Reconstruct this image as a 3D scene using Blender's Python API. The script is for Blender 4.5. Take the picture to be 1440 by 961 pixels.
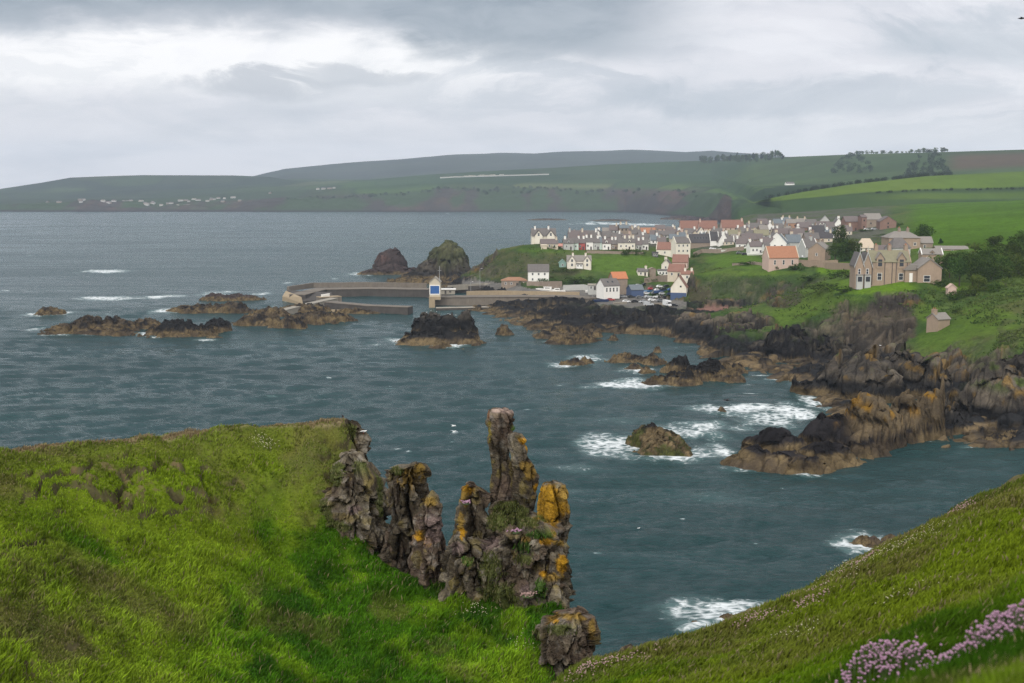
import bpy, math, random
import numpy as np
R = math.radians
for o in list(bpy.data.objects): bpy.data.objects.remove(o)
SC = bpy.context.scene
COL = SC.collection

# ---------------------------------------------------------------- camera
EYE = 60.0
F = 1600.0
TILT = math.atan(208.5 / F)
CA, SA = math.cos(TILT), math.sin(TILT)
cam = bpy.data.cameras.new('camera')
cam.lens = 40.0; cam.sensor_width = 36.0
cam.clip_start = 0.3; cam.clip_end = 60000
cam.dof.use_dof = True; cam.dof.focus_distance = 110; cam.dof.aperture_fstop = 2.4
camo = bpy.data.objects.new('camera', cam); COL.objects.link(camo)
camo.location = (0, 0, EYE); camo.rotation_euler = (math.pi / 2 - TILT, 0, 0)
SC.camera = camo

# ---------------------------------------------------------------- node helper
class G:
    """small wrapper for writing node graphs"""
    def __init__(s, nt): s.nt = nt; nt.nodes.clear()
    def n(s, typ, **kw):
        nd = s.nt.nodes.new(typ)
        for k, v in kw.items(): setattr(nd, k, v)
        return nd
    def set(s, sock, v):
        if isinstance(v, bpy.types.NodeSocket): s.nt.links.new(v, sock)
        elif v is not None:
            if isinstance(v, (tuple, list)) and len(v) == 3 and sock.type == 'RGBA': v = (*v, 1)
            sock.default_value = v
    def m(s, op, a, b=0.0, c=None, clamp=False):
        nd = s.n('ShaderNodeMath', operation=op, use_clamp=clamp)
        s.set(nd.inputs[0], a); s.set(nd.inputs[1], b)
        if c is not None: s.set(nd.inputs[2], c)
        return nd.outputs[0]
    def vm(s, op, a, b=None):
        nd = s.n('ShaderNodeVectorMath', operation=op)
        s.set(nd.inputs[0], a)
        if b is not None: s.set(nd.inputs[1], b)
        return nd.outputs[0]
    def ss(s, x, lo, hi, a=0.0, b=1.0):
        nd = s.n('ShaderNodeMapRange', interpolation_type='SMOOTHSTEP')
        s.set(nd.inputs[0], x); s.set(nd.inputs[1], lo); s.set(nd.inputs[2], hi); s.set(nd.inputs[3], a); s.set(nd.inputs[4], b)
        return nd.outputs[0]
    def mix(s, f, a, b, blend='MIX'):
        nd = s.n('ShaderNodeMix', data_type='RGBA', blend_type=blend)
        s.set(nd.inputs[0], f); s.set(nd.inputs[6], a); s.set(nd.inputs[7], b)
        return nd.outputs[2]
    def noise(s, vec, scale, detail=4, rough=0.55, dist=0.0, typ='FBM'):
        nd = s.n('ShaderNodeTexNoise', noise_dimensions='3D')
        s.set(nd.inputs['Vector'], vec); s.set(nd.inputs['Scale'], scale); s.set(nd.inputs['Detail'], detail)
        s.set(nd.inputs['Roughness'], rough); s.set(nd.inputs['Distortion'], dist)
        return nd.outputs[0]
    def xyz(s, x, y, z):
        nd = s.n('ShaderNodeCombineXYZ'); s.set(nd.inputs[0], x); s.set(nd.inputs[1], y); s.set(nd.inputs[2], z); return nd.outputs[0]
    def sep(s, v):
        nd = s.n('ShaderNodeSeparateXYZ'); s.set(nd.inputs[0], v); return nd.outputs
    def bump(s, h, strength, dist, normal=None):
        nd = s.n('ShaderNodeBump'); s.set(nd.inputs['Strength'], strength); s.set(nd.inputs['Distance'], dist); s.set(nd.inputs['Height'], h)
        if normal is not None: s.set(nd.inputs['Normal'], normal)
        return nd.outputs[0]

# ---------------------------------------------------------------- sky, sun, exposure
SUN_EL, SUN_AZ = 42.0, 202.0           # azimuth measured clockwise from +Y: behind the camera, over the left shoulder
w = bpy.data.worlds.new('World'); SC.world = w; w.use_nodes = True
g = G(w.node_tree)
out = g.n('ShaderNodeOutputWorld')
sky = g.n('ShaderNodeTexSky', sky_type='NISHITA', sun_disc=False)
sky.sun_elevation = R(SUN_EL); sky.sun_rotation = R(SUN_AZ)
bg1 = g.n('ShaderNodeBackground'); g.set(bg1.inputs[0], sky.outputs[0]); bg1.inputs[1].default_value = 0.09
d = g.sep(g.n('ShaderNodeTexCoord').outputs['Generated'])
ay = g.m('MAXIMUM', g.m('ABSOLUTE', d[1]), 0.08)
U = g.m('DIVIDE', d[0], ay)            # bearing and height of a sky direction
V = g.m('DIVIDE', d[2], ay)
pv = g.xyz(g.m('MULTIPLY', U, 4.0), g.m('MULTIPLY', V, 10.0), 3.0)
n1 = g.noise(pv, 1.0, 7, 0.58, 0.5)
n2 = g.noise(g.xyz(g.m('MULTIPLY', U, 7.0), g.m('MULTIPLY', V, 30.0), 8.0), 1.0, 6, 0.55, 0.3)
n3 = g.noise(g.xyz(g.m('MULTIPLY', U, 14.0), g.m('MULTIPLY', V, 34.0), 1.0), 1.0, 6, 0.6, 0.6)
w1 = g.m('SUBTRACT', n1, 0.5); w2 = g.m('SUBTRACT', n2, 0.5); w3 = g.m('SUBTRACT', n3, 0.5)
Uw = g.m('ADD', U, g.m('MULTIPLY', w1, 0.16)); Vw = g.m('ADD', V, g.m('ADD', g.m('MULTIPLY', w1, 0.05), g.m('MULTIPLY', w3, 0.035)))
base = g.mix(g.ss(V, 0.0, 0.12), (0.72, 0.705, 0.735), (0.70, 0.69, 0.72))
# soft layered variation over the whole overcast
base = g.mix(g.ss(n2, 0.38, 0.68), base, (0.59, 0.595, 0.635))
base = g.mix(g.m('MULTIPLY', g.ss(n1, 0.46, 0.68), 0.55), base, (0.44, 0.475, 0.525))
# bright gap under the dark bank, on the left
bright = g.m('MULTIPLY', g.ss(Vw, 0.070, 0.108), g.m('MULTIPLY', g.ss(Vw, 0.155, 0.125), g.ss(Uw, 0.12, -0.10)))
base = g.mix(g.m('MULTIPLY', bright, 0.92), base, (0.93, 0.91, 0.90))
# pale streak over the hills on the right
pale = g.m('MULTIPLY', g.ss(Vw, 0.02, 0.04), g.m('MULTIPLY', g.ss(Vw, 0.075, 0.05), g.ss(Uw, 0.05, 0.25)))
base = g.mix(g.m('MULTIPLY', pale, 0.6), base, (0.79, 0.785, 0.80))
# billows: soft-edged heaps of cloud, mostly to the right and under the bank
n4 = g.noise(g.xyz(g.m('MULTIPLY', U, 5.0), g.m('MULTIPLY', g.m('ADD', V, g.m('MULTIPLY', w3, .02)), 15.0), 5.5), 1.0, 8, 0.62, 0.8)
base = g.mix(g.m('MULTIPLY', g.ss(n4, 0.50, 0.60), g.m('MULTIPLY', 0.60, g.m('MULTIPLY', g.ss(V, 0.03, 0.09), g.ss(U, -0.25, 0.1, 0.35, 1.0)))), base, (0.42, 0.455, 0.505))
base = g.mix(g.m('MULTIPLY', g.ss(n4, 0.47, 0.36), g.m('MULTIPLY', 0.45, g.ss(V, 0.03, 0.08))), base, (0.82, 0.81, 0.83))
# small grey cloud hanging in the gap
def blob(cu, cv, ru, rv):
    a = g.m('POWER', g.m('DIVIDE', g.m('SUBTRACT', Uw, cu), ru), 2.0); b = g.m('POWER', g.m('DIVIDE', g.m('SUBTRACT', Vw, cv), rv), 2.0)
    return g.ss(g.m('ADD', g.m('ADD', a, b), g.m('MULTIPLY', w3, 2.6)), 1.5, 0.2)
base = g.mix(g.m('MULTIPLY', blob(-0.215, 0.092, 0.075, 0.0125), 0.75), base, (0.42, 0.44, 0.48))
base = g.mix(g.m('MULTIPLY', blob(-0.12, 0.102, 0.06, 0.010), 0.7), base, (0.46, 0.48, 0.515))
base = g.mix(g.m('MULTIPLY', blob(0.26, 0.083, 0.17, 0.016), 0.55), base, (0.40, 0.44, 0.49))
base = g.mix(g.m('MULTIPLY', blob(0.40, 0.125, 0.10, 0.022), 0.5), base, (0.39, 0.44, 0.485))
# dark bank along the top of the view
edge = g.m('ADD', 0.146, g.m('MULTIPLY', blob(0.07, 0.135, 0.15, 0.06), -0.028))
bank = g.m('MULTIPLY', g.ss(g.m('SUBTRACT', Vw, edge), -0.016, 0.016), g.ss(Uw, 0.20, 0.06))
base = g.mix(g.m('MULTIPLY', bank, 0.95), base, g.mix(g.ss(n3, 0.3, 0.7), (0.235, 0.275, 0.32), (0.345, 0.38, 0.42)))
# above the picture the overcast thins a little and is brighter towards the zenith
up = g.ss(d[2], 0.22, 0.75)
base = g.mix(up, base, g.mix(n2, (0.70, 0.73, 0.78), (0.95, 0.97, 1.0)))
# unseen overcast behind the viewpoint, on the sun's side, brightened to light camera-facing walls
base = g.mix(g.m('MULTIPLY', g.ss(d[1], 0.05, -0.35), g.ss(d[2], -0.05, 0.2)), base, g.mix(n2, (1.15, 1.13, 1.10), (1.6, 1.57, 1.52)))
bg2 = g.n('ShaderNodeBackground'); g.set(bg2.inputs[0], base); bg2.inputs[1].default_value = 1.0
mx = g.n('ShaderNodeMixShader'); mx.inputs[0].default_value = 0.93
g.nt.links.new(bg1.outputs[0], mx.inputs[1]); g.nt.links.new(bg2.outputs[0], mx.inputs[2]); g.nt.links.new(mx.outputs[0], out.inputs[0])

sl = bpy.data.lights.new('sun', 'SUN'); sl.energy = 1.5; sl.angle = R(12); sl.color = (1.0, 0.96, 0.9)
so = bpy.data.objects.new('sun', sl); COL.objects.link(so); so.location = (0, -50, 200)
az = R(SUN_AZ); el = R(SUN_EL)
from mathutils import Vector, Matrix
sdir = Vector((math.sin(az) * math.cos(el), math.cos(az) * math.cos(el), math.sin(el)))
so.rotation_euler = sdir.to_track_quat('Z', 'Y').to_euler()

SC.view_settings.view_transform = 'Standard'; SC.view_settings.look = 'None'
SC.view_settings.exposure = 0.34; SC.view_settings.gamma = 1.0; SC.view_settings.use_curve_mapping = False
SC.render.engine = 'CYCLES'
SC.cycles.use_denoising = True; SC.cycles.denoising_prefilter = 'NONE'
SC.cycles.max_bounces = 4; SC.cycles.diffuse_bounces = 2; SC.cycles.glossy_bounces = 2; SC.cycles.transmission_bounces = 2
SC.cycles.volume_bounces = 0; SC.cycles.transparent_max_bounces = 6
SC.cycles.use_adaptive_sampling = False

# ---------------------------------------------------------------- maths helpers
def slope(py):
    y = (480.5 - np.asarray(py, float)) / F
    return (-SA + y * CA) / (CA + y * SA)
def bear(px, py):
    y = (480.5 - np.asarray(py, float)) / F
    return ((np.asarray(px, float) - 720.0) / F) / (CA + y * SA)
def W(px, py, z=None, d=None):
    """world point seen at a place of the photograph, at a known height or distance"""
    s = float(slope(py)); u = float(bear(px, py))
    if d is None: d = (z - EYE) / s
    return (u * d, d, EYE + s * d)
def hsh(ix, iy, iz, seed):
    with np.errstate(over='ignore'):
        h = (ix.astype(np.uint32) * np.uint32(374761393) + iy.astype(np.uint32) * np.uint32(668265263)
             + iz.astype(np.uint32) * np.uint32(2147483647 - 5081) + np.uint32((seed * 974711 + 77) & 0xffffffff))
        h = (h ^ (h >> np.uint32(13))) * np.uint32(1274126177)
        h = (h ^ (h >> np.uint32(15))) * np.uint32(2246822519)
        h = h ^ (h >> np.uint32(16))
    return h.astype(np.float64) / 4294967295.0
def vn2(x, y, seed=0):
    xi = np.floor(x); yi = np.floor(y); fx = x - xi; fy = y - yi
    fx = fx * fx * fx * (fx * (fx * 6 - 15) + 10); fy = fy * fy * fy * (fy * (fy * 6 - 15) + 10)
    xi = xi.astype(np.int64); yi = yi.astype(np.int64); z = np.zeros_like(xi)
    a = hsh(xi, yi, z, seed); b = hsh(xi + 1, yi, z, seed); c = hsh(xi, yi + 1, z, seed); e = hsh(xi + 1, yi + 1, z, seed)
    return (a + (b - a) * fx) * (1 - fy) + (c + (e - c) * fx) * fy
def vn3(x, y, z, seed=0):
    xi = np.floor(x); yi = np.floor(y); zi = np.floor(z); fx = x - xi; fy = y - yi; fz = z - zi
    fx, fy, fz = [t * t * (3 - 2 * t) for t in (fx, fy, fz)]
    xi = xi.astype(np.int64); yi = yi.astype(np.int64); zi = zi.astype(np.int64)
    r = 0
    for k in (0, 1):
        a = hsh(xi, yi, zi + k, seed); b = hsh(xi + 1, yi, zi + k, seed); c = hsh(xi, yi + 1, zi + k, seed); e = hsh(xi + 1, yi + 1, zi + k, seed)
        p = (a + (b - a) * fx) * (1 - fy) + (c + (e - c) * fx) * fy
        r = r + p * (fz if k else 1 - fz)
    return r
def fbm2(x, y, oc=5, seed=0, gain=0.5):
    r = 0; a = 1; t = 0
    for i in range(oc):
        r = r + a * (vn2(x * 2 ** i + 17.3 * i, y * 2 ** i - 9.1 * i, seed + i) - 0.5); t += a; a *= gain
    return r * 2 / t * 1.4
def fbm3(x, y, z, oc=4, seed=0, gain=0.5):
    r = 0; a = 1; t = 0
    for i in range(oc):
        r = r + a * (vn3(x * 2 ** i + 17.3 * i, y * 2 ** i - 9.1 * i, z * 2 ** i + 3.7 * i, seed + i) - 0.5); t += a; a *= gain
    return r * 2 / t * 1.4
def rid2(x, y, oc=4, seed=0):
    r = 0; a = 1; t = 0
    for i in range(oc):
        r = r + a * (1 - np.abs(vn2(x * 2 ** i + 5.3 * i, y * 2 ** i + 3.1 * i, seed + i) * 2 - 1)); t += a; a *= 0.5
    return r / t
def worley3(x, y, z, seed=0):
    """distance to the nearest and second nearest cell point, and a random value of the nearest cell"""
    xi = np.floor(x).astype(np.int64); yi = np.floor(y).astype(np.int64); zi = np.floor(z).astype(np.int64)
    f1 = np.full(x.shape, 9.0); f2 = f1.copy(); idv = np.zeros(x.shape)
    for i in (-1, 0, 1):
        for j in (-1, 0, 1):
            for k in (-1, 0, 1):
                cx, cy, cz = xi + i, yi + j, zi + k
                dx = cx + hsh(cx, cy, cz, seed) - x; dy = cy + hsh(cx, cy, cz, seed + 1) - y; dz = cz + hsh(cx, cy, cz, seed + 2) - z
                dd = np.sqrt(dx * dx + dy * dy + dz * dz)
                near = dd < f1
                f2 = np.where(near, f1, np.minimum(f2, dd)); idv = np.where(near, hsh(cx, cy, cz, seed + 3), idv); f1 = np.where(near, dd, f1)
    return f1, f2, idv
def facets(x, y, z, seed=0, tilt=1.0):
    """broken rock: every cell is a tilted plane with its own offset; also the distance to the joint between cells"""
    xi = np.floor(x).astype(np.int64); yi = np.floor(y).astype(np.int64); zi = np.floor(z).astype(np.int64)
    f1 = np.full(x.shape, 9.0); f2 = f1.copy(); idv = np.zeros(x.shape); pl = np.zeros(x.shape)
    for i in (-1, 0, 1):
        for j in (-1, 0, 1):
            for k in (-1, 0, 1):
                cx, cy, cz = xi + i, yi + j, zi + k
                dx = cx + hsh(cx, cy, cz, seed) - x; dy = cy + hsh(cx, cy, cz, seed + 1) - y; dz = cz + hsh(cx, cy, cz, seed + 2) - z
                dd = np.sqrt(dx * dx + dy * dy + dz * dz); near = dd < f1
                f2 = np.where(near, f1, np.minimum(f2, dd)); h = hsh(cx, cy, cz, seed + 3); idv = np.where(near, h, idv); f1 = np.where(near, dd, f1)
                p = (h - .5) + tilt * (dx * (hsh(cx, cy, cz, seed + 4) - .5) + dy * (hsh(cx, cy, cz, seed + 5) - .5) + dz * (hsh(cx, cy, cz, seed + 6) - .5))
                pl = np.where(near, p, pl)
    return f2 - f1, pl, idv
def sst(x, a, b):
    t = np.clip((x - a) / (b - a), 0, 1); return t * t * (3 - 2 * t)
def lerp(a, b, t):
    t = np.asarray(t)[..., None]; return np.asarray(a) * (1 - t) + np.asarray(b) * t
class RBF:
    def __init__(s, pts):
        p = np.array(pts, float); s.p = p[:, :2]; n = len(p)
        D = np.sqrt(((s.p[:, None] - s.p[None]) ** 2).sum(-1))
        A = np.zeros((n + 3, n + 3)); A[:n, :n] = D + 0.0; A[np.arange(n), np.arange(n)] -= 0.35
        A[:n, n] = A[n, :n] = 1; A[:n, n + 1:] = s.p; A[n + 1:, :n] = s.p.T
        s.w = np.linalg.solve(A, np.r_[p[:, 2], 0, 0, 0]); s.n = n
    def __call__(s, x, y):
        sh = x.shape; x = x.ravel(); y = y.ravel(); r = np.empty(x.size)
        for i in range(0, x.size, 20000):
            a = x[i:i + 20000].astype(np.float32); b = y[i:i + 20000].astype(np.float32)
            D = np.sqrt((a[:, None] - s.p[None, :, 0].astype(np.float32)) ** 2 + (b[:, None] - s.p[None, :, 1].astype(np.float32)) ** 2)
            r[i:i + 20000] = D @ s.w[:s.n].astype(np.float32) + s.w[s.n] + s.w[s.n + 1] * a + s.w[s.n + 2] * b
        return r.reshape(sh)

# ---------------------------------------------------------------- object helpers
def tag(o, label=None, cat=None, group=None, kind=None):
    if label: o['label'] = label
    if cat: o['category'] = cat
    if group: o['group'] = group
    if kind: o['kind'] = kind
    elif cat: o['kind'] = 'thing'
    return o
def empty(name, loc, rz=0.0):
    o = bpy.data.objects.new(name, None); COL.objects.link(o); o.location = loc; o.rotation_euler = (0, 0, rz); o.empty_display_size = 0.5
    return o
def link(name, me, parent=None):
    o = bpy.data.objects.new(name, me); COL.objects.link(o)
    if parent is not None: o.parent = parent
    return o
def copy_tree(o, parent=None):
    c = o.copy(); COL.objects.link(c)
    if parent is not None: c.parent = parent
    for ch in list(o.children): copy_tree(ch, c)
    return c
def mesh_np(name, V, Fq, mat, col=None, attrs=None, smooth=True, parent=None):
    """mesh from numpy arrays; Fq is (n,3) or (n,4)"""
    V = np.asarray(V, np.float32); Fq = np.asarray(Fq, np.int32)
    me = bpy.data.meshes.new(name)
    me.vertices.add(len(V)); me.vertices.foreach_set('co', V.ravel())
    k = Fq.shape[1]; me.loops.add(Fq.size); me.loops.foreach_set('vertex_index', Fq.ravel())
    me.polygons.add(len(Fq)); me.polygons.foreach_set('loop_start', np.arange(0, Fq.size, k, dtype=np.int32))
    me.polygons.foreach_set('loop_total', np.full(len(Fq), k, np.int32))
    me.polygons.foreach_set('use_smooth', np.full(len(Fq), bool(smooth)))
    if col is not None:
        a = me.color_attributes.new('col', 'FLOAT_COLOR', 'POINT'); c = np.ones((len(V), 4), np.float32); c[:, :3] = col
        a.data.foreach_set('color', c.ravel())
    for nm, arr in (attrs or {}).items():
        a = me.attributes.new(nm, 'FLOAT', 'POINT'); a.data.foreach_set('value', np.asarray(arr, np.float32).ravel())
    me.materials.append(mat); me.update(); me.validate()
    return link(name, me, parent)
def grid_faces(nr, nc, keep=None):
    i = np.arange(nr - 1)[:, None] * nc + np.arange(nc - 1)[None]
    f = np.stack([i, i + 1, i + nc + 1, i + nc], -1).reshape(-1, 4)
    if keep is not None: f = f[keep.ravel()[f].any(1)]
    return f
def compact(V, f, *arrs):
    used = np.unique(f); m = np.full(len(V), -1, np.int64); m[used] = np.arange(len(used))
    return (V[used], m[f]) + tuple(a[used] for a in arrs)
class MB:
    """collects simple solids into one mesh"""
    def __init__(s): s.v = []; s.f = []
    def add(s, vs, fs):
        b = len(s.v); s.v += [tuple(p) for p in vs]; s.f += [tuple(i + b for i in q) for q in fs]; return s
    def box(s, x0, x1, y0, y1, z0, z1):
        return s.add([(x0, y0, z0), (x1, y0, z0), (x1, y1, z0), (x0, y1, z0), (x0, y0, z1), (x1, y0, z1), (x1, y1, z1), (x0, y1, z1)],
                     [(0, 3, 2, 1), (4, 5, 6, 7), (0, 1, 5, 4), (1, 2, 6, 5), (2, 3, 7, 6), (3, 0, 4, 7)])
    def prism(s, poly, y0, y1):
        """polygon in x,z (counter-clockwise seen from -y) extruded along y"""
        n = len(poly); vs = [(x, y0, z) for x, z in poly] + [(x, y1, z) for x, z in poly]
        return s.add(vs, [tuple(range(n)), tuple(range(2 * n - 1, n - 1, -1))] + [((i + 1) % n, i, i + n, (i + 1) % n + n) for i in range(n)])
    def prismx(s, poly, x0, x1):
        n = len(poly); vs = [(x0, y, z) for y, z in poly] + [(x1, y, z) for y, z in poly]
        return s.add(vs, [tuple(range(n - 1, -1, -1)), tuple(range(n, 2 * n))] + [(i, (i + 1) % n, (i + 1) % n + n, i + n) for i in range(n)])
    def tube(s, a, b, r0, r1=None, n=8):
        r1 = r0 if r1 is None else r1; a = Vector(a); b = Vector(b); z = (b - a).normalized()
        x = z.orthogonal().normalized(); y = z.cross(x); vs = []
        for p, r in ((a, r0), (b, r1)):
            for i in range(n): t = 2 * math.pi * i / n; vs.append(p + x * (r * math.cos(t)) + y * (r * math.sin(t)))
        return s.add(vs, [(i, (i + 1) % n, (i + 1) % n + n, i + n) for i in range(n)] + [tuple(range(n - 1, -1, -1)), tuple(range(n, 2 * n))])
    def ell(s, c, r, nu=10, nv=6):
        vs = [(c[0], c[1], c[2] - r[2])]; fs = []
        for j in range(1, nv):
            t = -math.pi / 2 + math.pi * j / nv
            for i in range(nu): p = 2 * math.pi * i / nu; vs.append((c[0] + r[0] * math.cos(t) * math.cos(p), c[1] + r[1] * math.cos(t) * math.sin(p), c[2] + r[2] * math.sin(t)))
        vs.append((c[0], c[1], c[2] + r[2])); L = len(vs) - 1
        for i in range(nu): fs += [(0, 1 + (i + 1) % nu, 1 + i), (L, L - nu + i, L - nu + (i + 1) % nu)]
        for j in range(nv - 2):
            for i in range(nu): a = 1 + j * nu; fs.append((a + i, a + (i + 1) % nu, a + nu + (i + 1) % nu, a + nu + i))
        return s.add(vs, fs)
    def build(s, name, mat, parent=None, smooth=False):
        me = bpy.data.meshes.new(name); me.from_pydata([tuple(p) for p in s.v], [], s.f); me.materials.append(mat)
        if smooth: me.polygons.foreach_set('use_smooth', [True] * len(me.polygons))
        me.update(); return link(name, me, parent)

# ---------------------------------------------------------------- materials
def pbsdf(g, col, rough=0.9, normal=None, spec=0.3):
    o = g.n('ShaderNodeOutputMaterial'); b = g.n('ShaderNodeBsdfPrincipled')
    g.set(b.inputs['Base Color'], col); g.set(b.inputs['Roughness'], rough); g.set(b.inputs['Specular IOR Level'], spec)
    if normal is not None: g.set(b.inputs['Normal'], normal)
    g.nt.links.new(b.outputs[0], o.inputs[0]); return b
def newmat(name):
    m = bpy.data.materials.new(name); m.use_nodes = True; return m, G(m.node_tree)
def attr_mat(name, s1, s2, amp, bs, bd, rough=1.0, spec=0.02, stretch=(1, 1, 1)):
    """surface cover held in a colour attribute, broken up by two scales of noise, with bump"""
    m, g = newmat(name)
    a = g.n('ShaderNodeAttribute', attribute_name='col').outputs['Color']
    pos = g.vm('MULTIPLY', g.n('ShaderNodeNewGeometry').outputs['Position'], stretch)
    na = g.noise(pos, s1, 5, 0.6); nb = g.noise(pos, s2, 4, 0.6)
    f = g.m('ADD', g.m('MULTIPLY', g.m('SUBTRACT', na, 0.5), amp * 2.4), g.m('MULTIPLY', g.m('SUBTRACT', nb, 0.5), amp * 2.0))
    f = g.m('MAXIMUM', g.m('ADD', 1.0, f), 0.15)
    c = g.vm('MULTIPLY', a, g.xyz(f, f, g.m('POWER', f, 0.8)))
    h = g.m('ADD', na, g.m('MULTIPLY', nb, 0.5))
    pbsdf(g, c, rough, g.bump(h, bs, bd), spec); return m
def plain_mat(name, col, rough=0.8, amp=0.18, scale=1.2, spec=0.3, bands=0.0, metal=0.0):
    m, g = newmat(name)
    tc = g.n('ShaderNodeTexCoord').outputs['Object']
    na = g.noise(tc, scale, 5, 0.65); nb = g.noise(g.vm('MULTIPLY', tc, (1, 1, 0.25)), scale * 3, 3, 0.6)
    f = g.m('ADD', 1.0, g.m('ADD', g.m('MULTIPLY', g.m('SUBTRACT', na, 0.5), amp * 2.2), g.m('MULTIPLY', g.m('SUBTRACT', nb, 0.5), amp * 1.4)))
    if bands:
        z = g.sep(tc)[2]; fr = g.m('FRACT', g.m('MULTIPLY', z, bands)); f = g.m('MULTIPLY', f, g.ss(fr, 0.0, 0.25, 0.78, 1.0))
    b = pbsdf(g, g.vm('MULTIPLY', (*col,), f), rough, g.bump(na, 0.25, 0.03), spec); b.inputs['Metallic'].default_value = metal
    return m

# ================================================================ SEA
FOAM = [(935,644,62,9,1),(872,622,46,13,1),(850,634,30,8,.7),(992,640,45,9,.9),(965,604,52,11,.9),(1010,612,30,8,.5),(885,541,62,6,1),(940,540,30,5,.7),
 (1048,575,66,7,1),(1085,590,40,11,.85),(1120,582,26,14,1),(1142,562,16,12,.9),(1022,640,18,18,1),(1062,657,44,8,1),(1132,664,22,5,.9),(1190,646,28,4,.7),
 (1205,641,14,4,.9),(800,513,32,4,.9),(830,505,26,6,1),(572,480,40,5,1),(640,485,40,3,.8),(895,522,24,5,1),(1015,866,82,19,1),(1050,850,50,10,.9),(985,880,40,10,.8),(1215,762,40,13,1),
 (143,382,32,2.2,1),(140,420,32,2.6,1),(178,420,18,1.6,.8),(230,417,26,2.6,1),(302,413,26,3,1),(372,413,16,2.6,.9),(235,437,22,3.5,1),(262,432,16,2,.8),
 (68,442,36,3,1),(48,463,12,3,.9),(78,470,22,2.6,1),(130,470,16,1.6,.7),(206,470,14,3,.9),(220,474,10,2,.8),(290,478,14,2,.9),(512,385,22,2.2,1),(575,401,22,3,1),(590,396,14,2,.8),
 (860,315,55,1.3,1),(905,316,40,1.2,1),(838,313,20,1,.9),(990,528,14,4,.7),(1070,528,14,1.4,.8),(1095,534,18,1.6,.8),(1130,541,18,1.6,.9),(1050,553,20,1.3,.7),(1040,541,18,3,.6),
 (960,525,16,3,.8),(1040,605,26,6,.5),(820,660,45,7,.30),(860,590,60,9,.25),(800,690,40,6,.22),(1000,700,70,9,.2),(640,608,6,2.2,.9),(636,622,5,1.6,1),(575,636,6,1.6,.8),(560,633,8,1.4,.6),
 (772,480,14,2,.6),(880,460,8,1,.5),(1255,628,16,2,.5),(1310,622,10,1.5,.4),(1365,628,14,2,.5),(405,398,8,1.5,.8),(385,432,14,2,.9),(470,392,6,1.4,.6),(628,301,4,.8,.9),(655,300,5,.6,.7)]
rng = np.random.default_rng(4)
CAPS = []
for i in range(190):
    py = 300 + 640 * rng.random() ** 1.35; px = rng.uniform(-150, 1250)
    sc_ = 0.35 + (py - 290) / 420
    CAPS.append((px, py, rng.uniform(3, 9) * min(1.2, sc_ + .25), rng.uniform(.4, .9) * min(1.3, sc_), rng.uniform(.25, .8)))
def make_sea():
    rows = np.r_[np.arange(291.5, 1000, 1.15), np.linspace(1010, 3000, 30)]
    cols = np.r_[np.linspace(-1500, -130, 60), np.arange(-120, 1560, 2.6), np.linspace(1570, 2900, 60)]
    dd = -EYE / slope(rows); uu = (cols - 720) / F
    D, Uc = np.meshgrid(dd, uu, indexing='ij'); X = Uc * D; Y = D
    Z = np.zeros_like(X)
    rg = np.random.default_rng(11)
    dD = np.abs(np.gradient(dd))[:, None]; dX = D * 2.6 / F
    for i in range(46):
        lam = 1.6 * (18 / 1.6) ** rg.random(); th = math.radians(rg.normal(-78, 24)); a = 0.0062 * lam * rg.uniform(.5, 1.4)
        k = 2 * math.pi / lam; kx, ky = k * math.cos(th), k * math.sin(th)
        keep = sst(lam / (np.maximum(dD * abs(math.sin(th)), dX * abs(math.cos(th))) * 2.4), 0.7, 1.6)
        ph = kx * X + ky * Y + rg.uniform(0, 6.28) + 1.6 * fbm2(X / 60, Y / 60, 2, 90 + i)
        s = np.sin(ph); Z += a * keep * (s + 0.25 * (s * s - .5) * 1.5)
    foam = np.zeros_like(X)
    wob = fbm2(X / 14, Y / 14, 4, 5); wob2 = fbm2(X / 5, Y / 5, 3, 15)
    for (px, py, rx, ry, st) in FOAM + CAPS:
        cx, cy, _ = W(px, py, z=0); rw = rx * cy / F; rd = ry * cy * cy / (EYE * F)
        big = rx > 12
        e = ((X - cx) / rw) ** 2 + ((Y - cy) / rd) ** 2
        if not big and e.min() > 3: continue
        q = np.sqrt(e) + (wob * .55 + wob2 * .35 if big else wob2 * .3)
        foam = np.maximum(foam, st * (1 - sst(q, .15 if big else .3, 1.55 if big else 1.2)))
    return X, Y, Z, foam, len(rows), len(cols)
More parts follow.
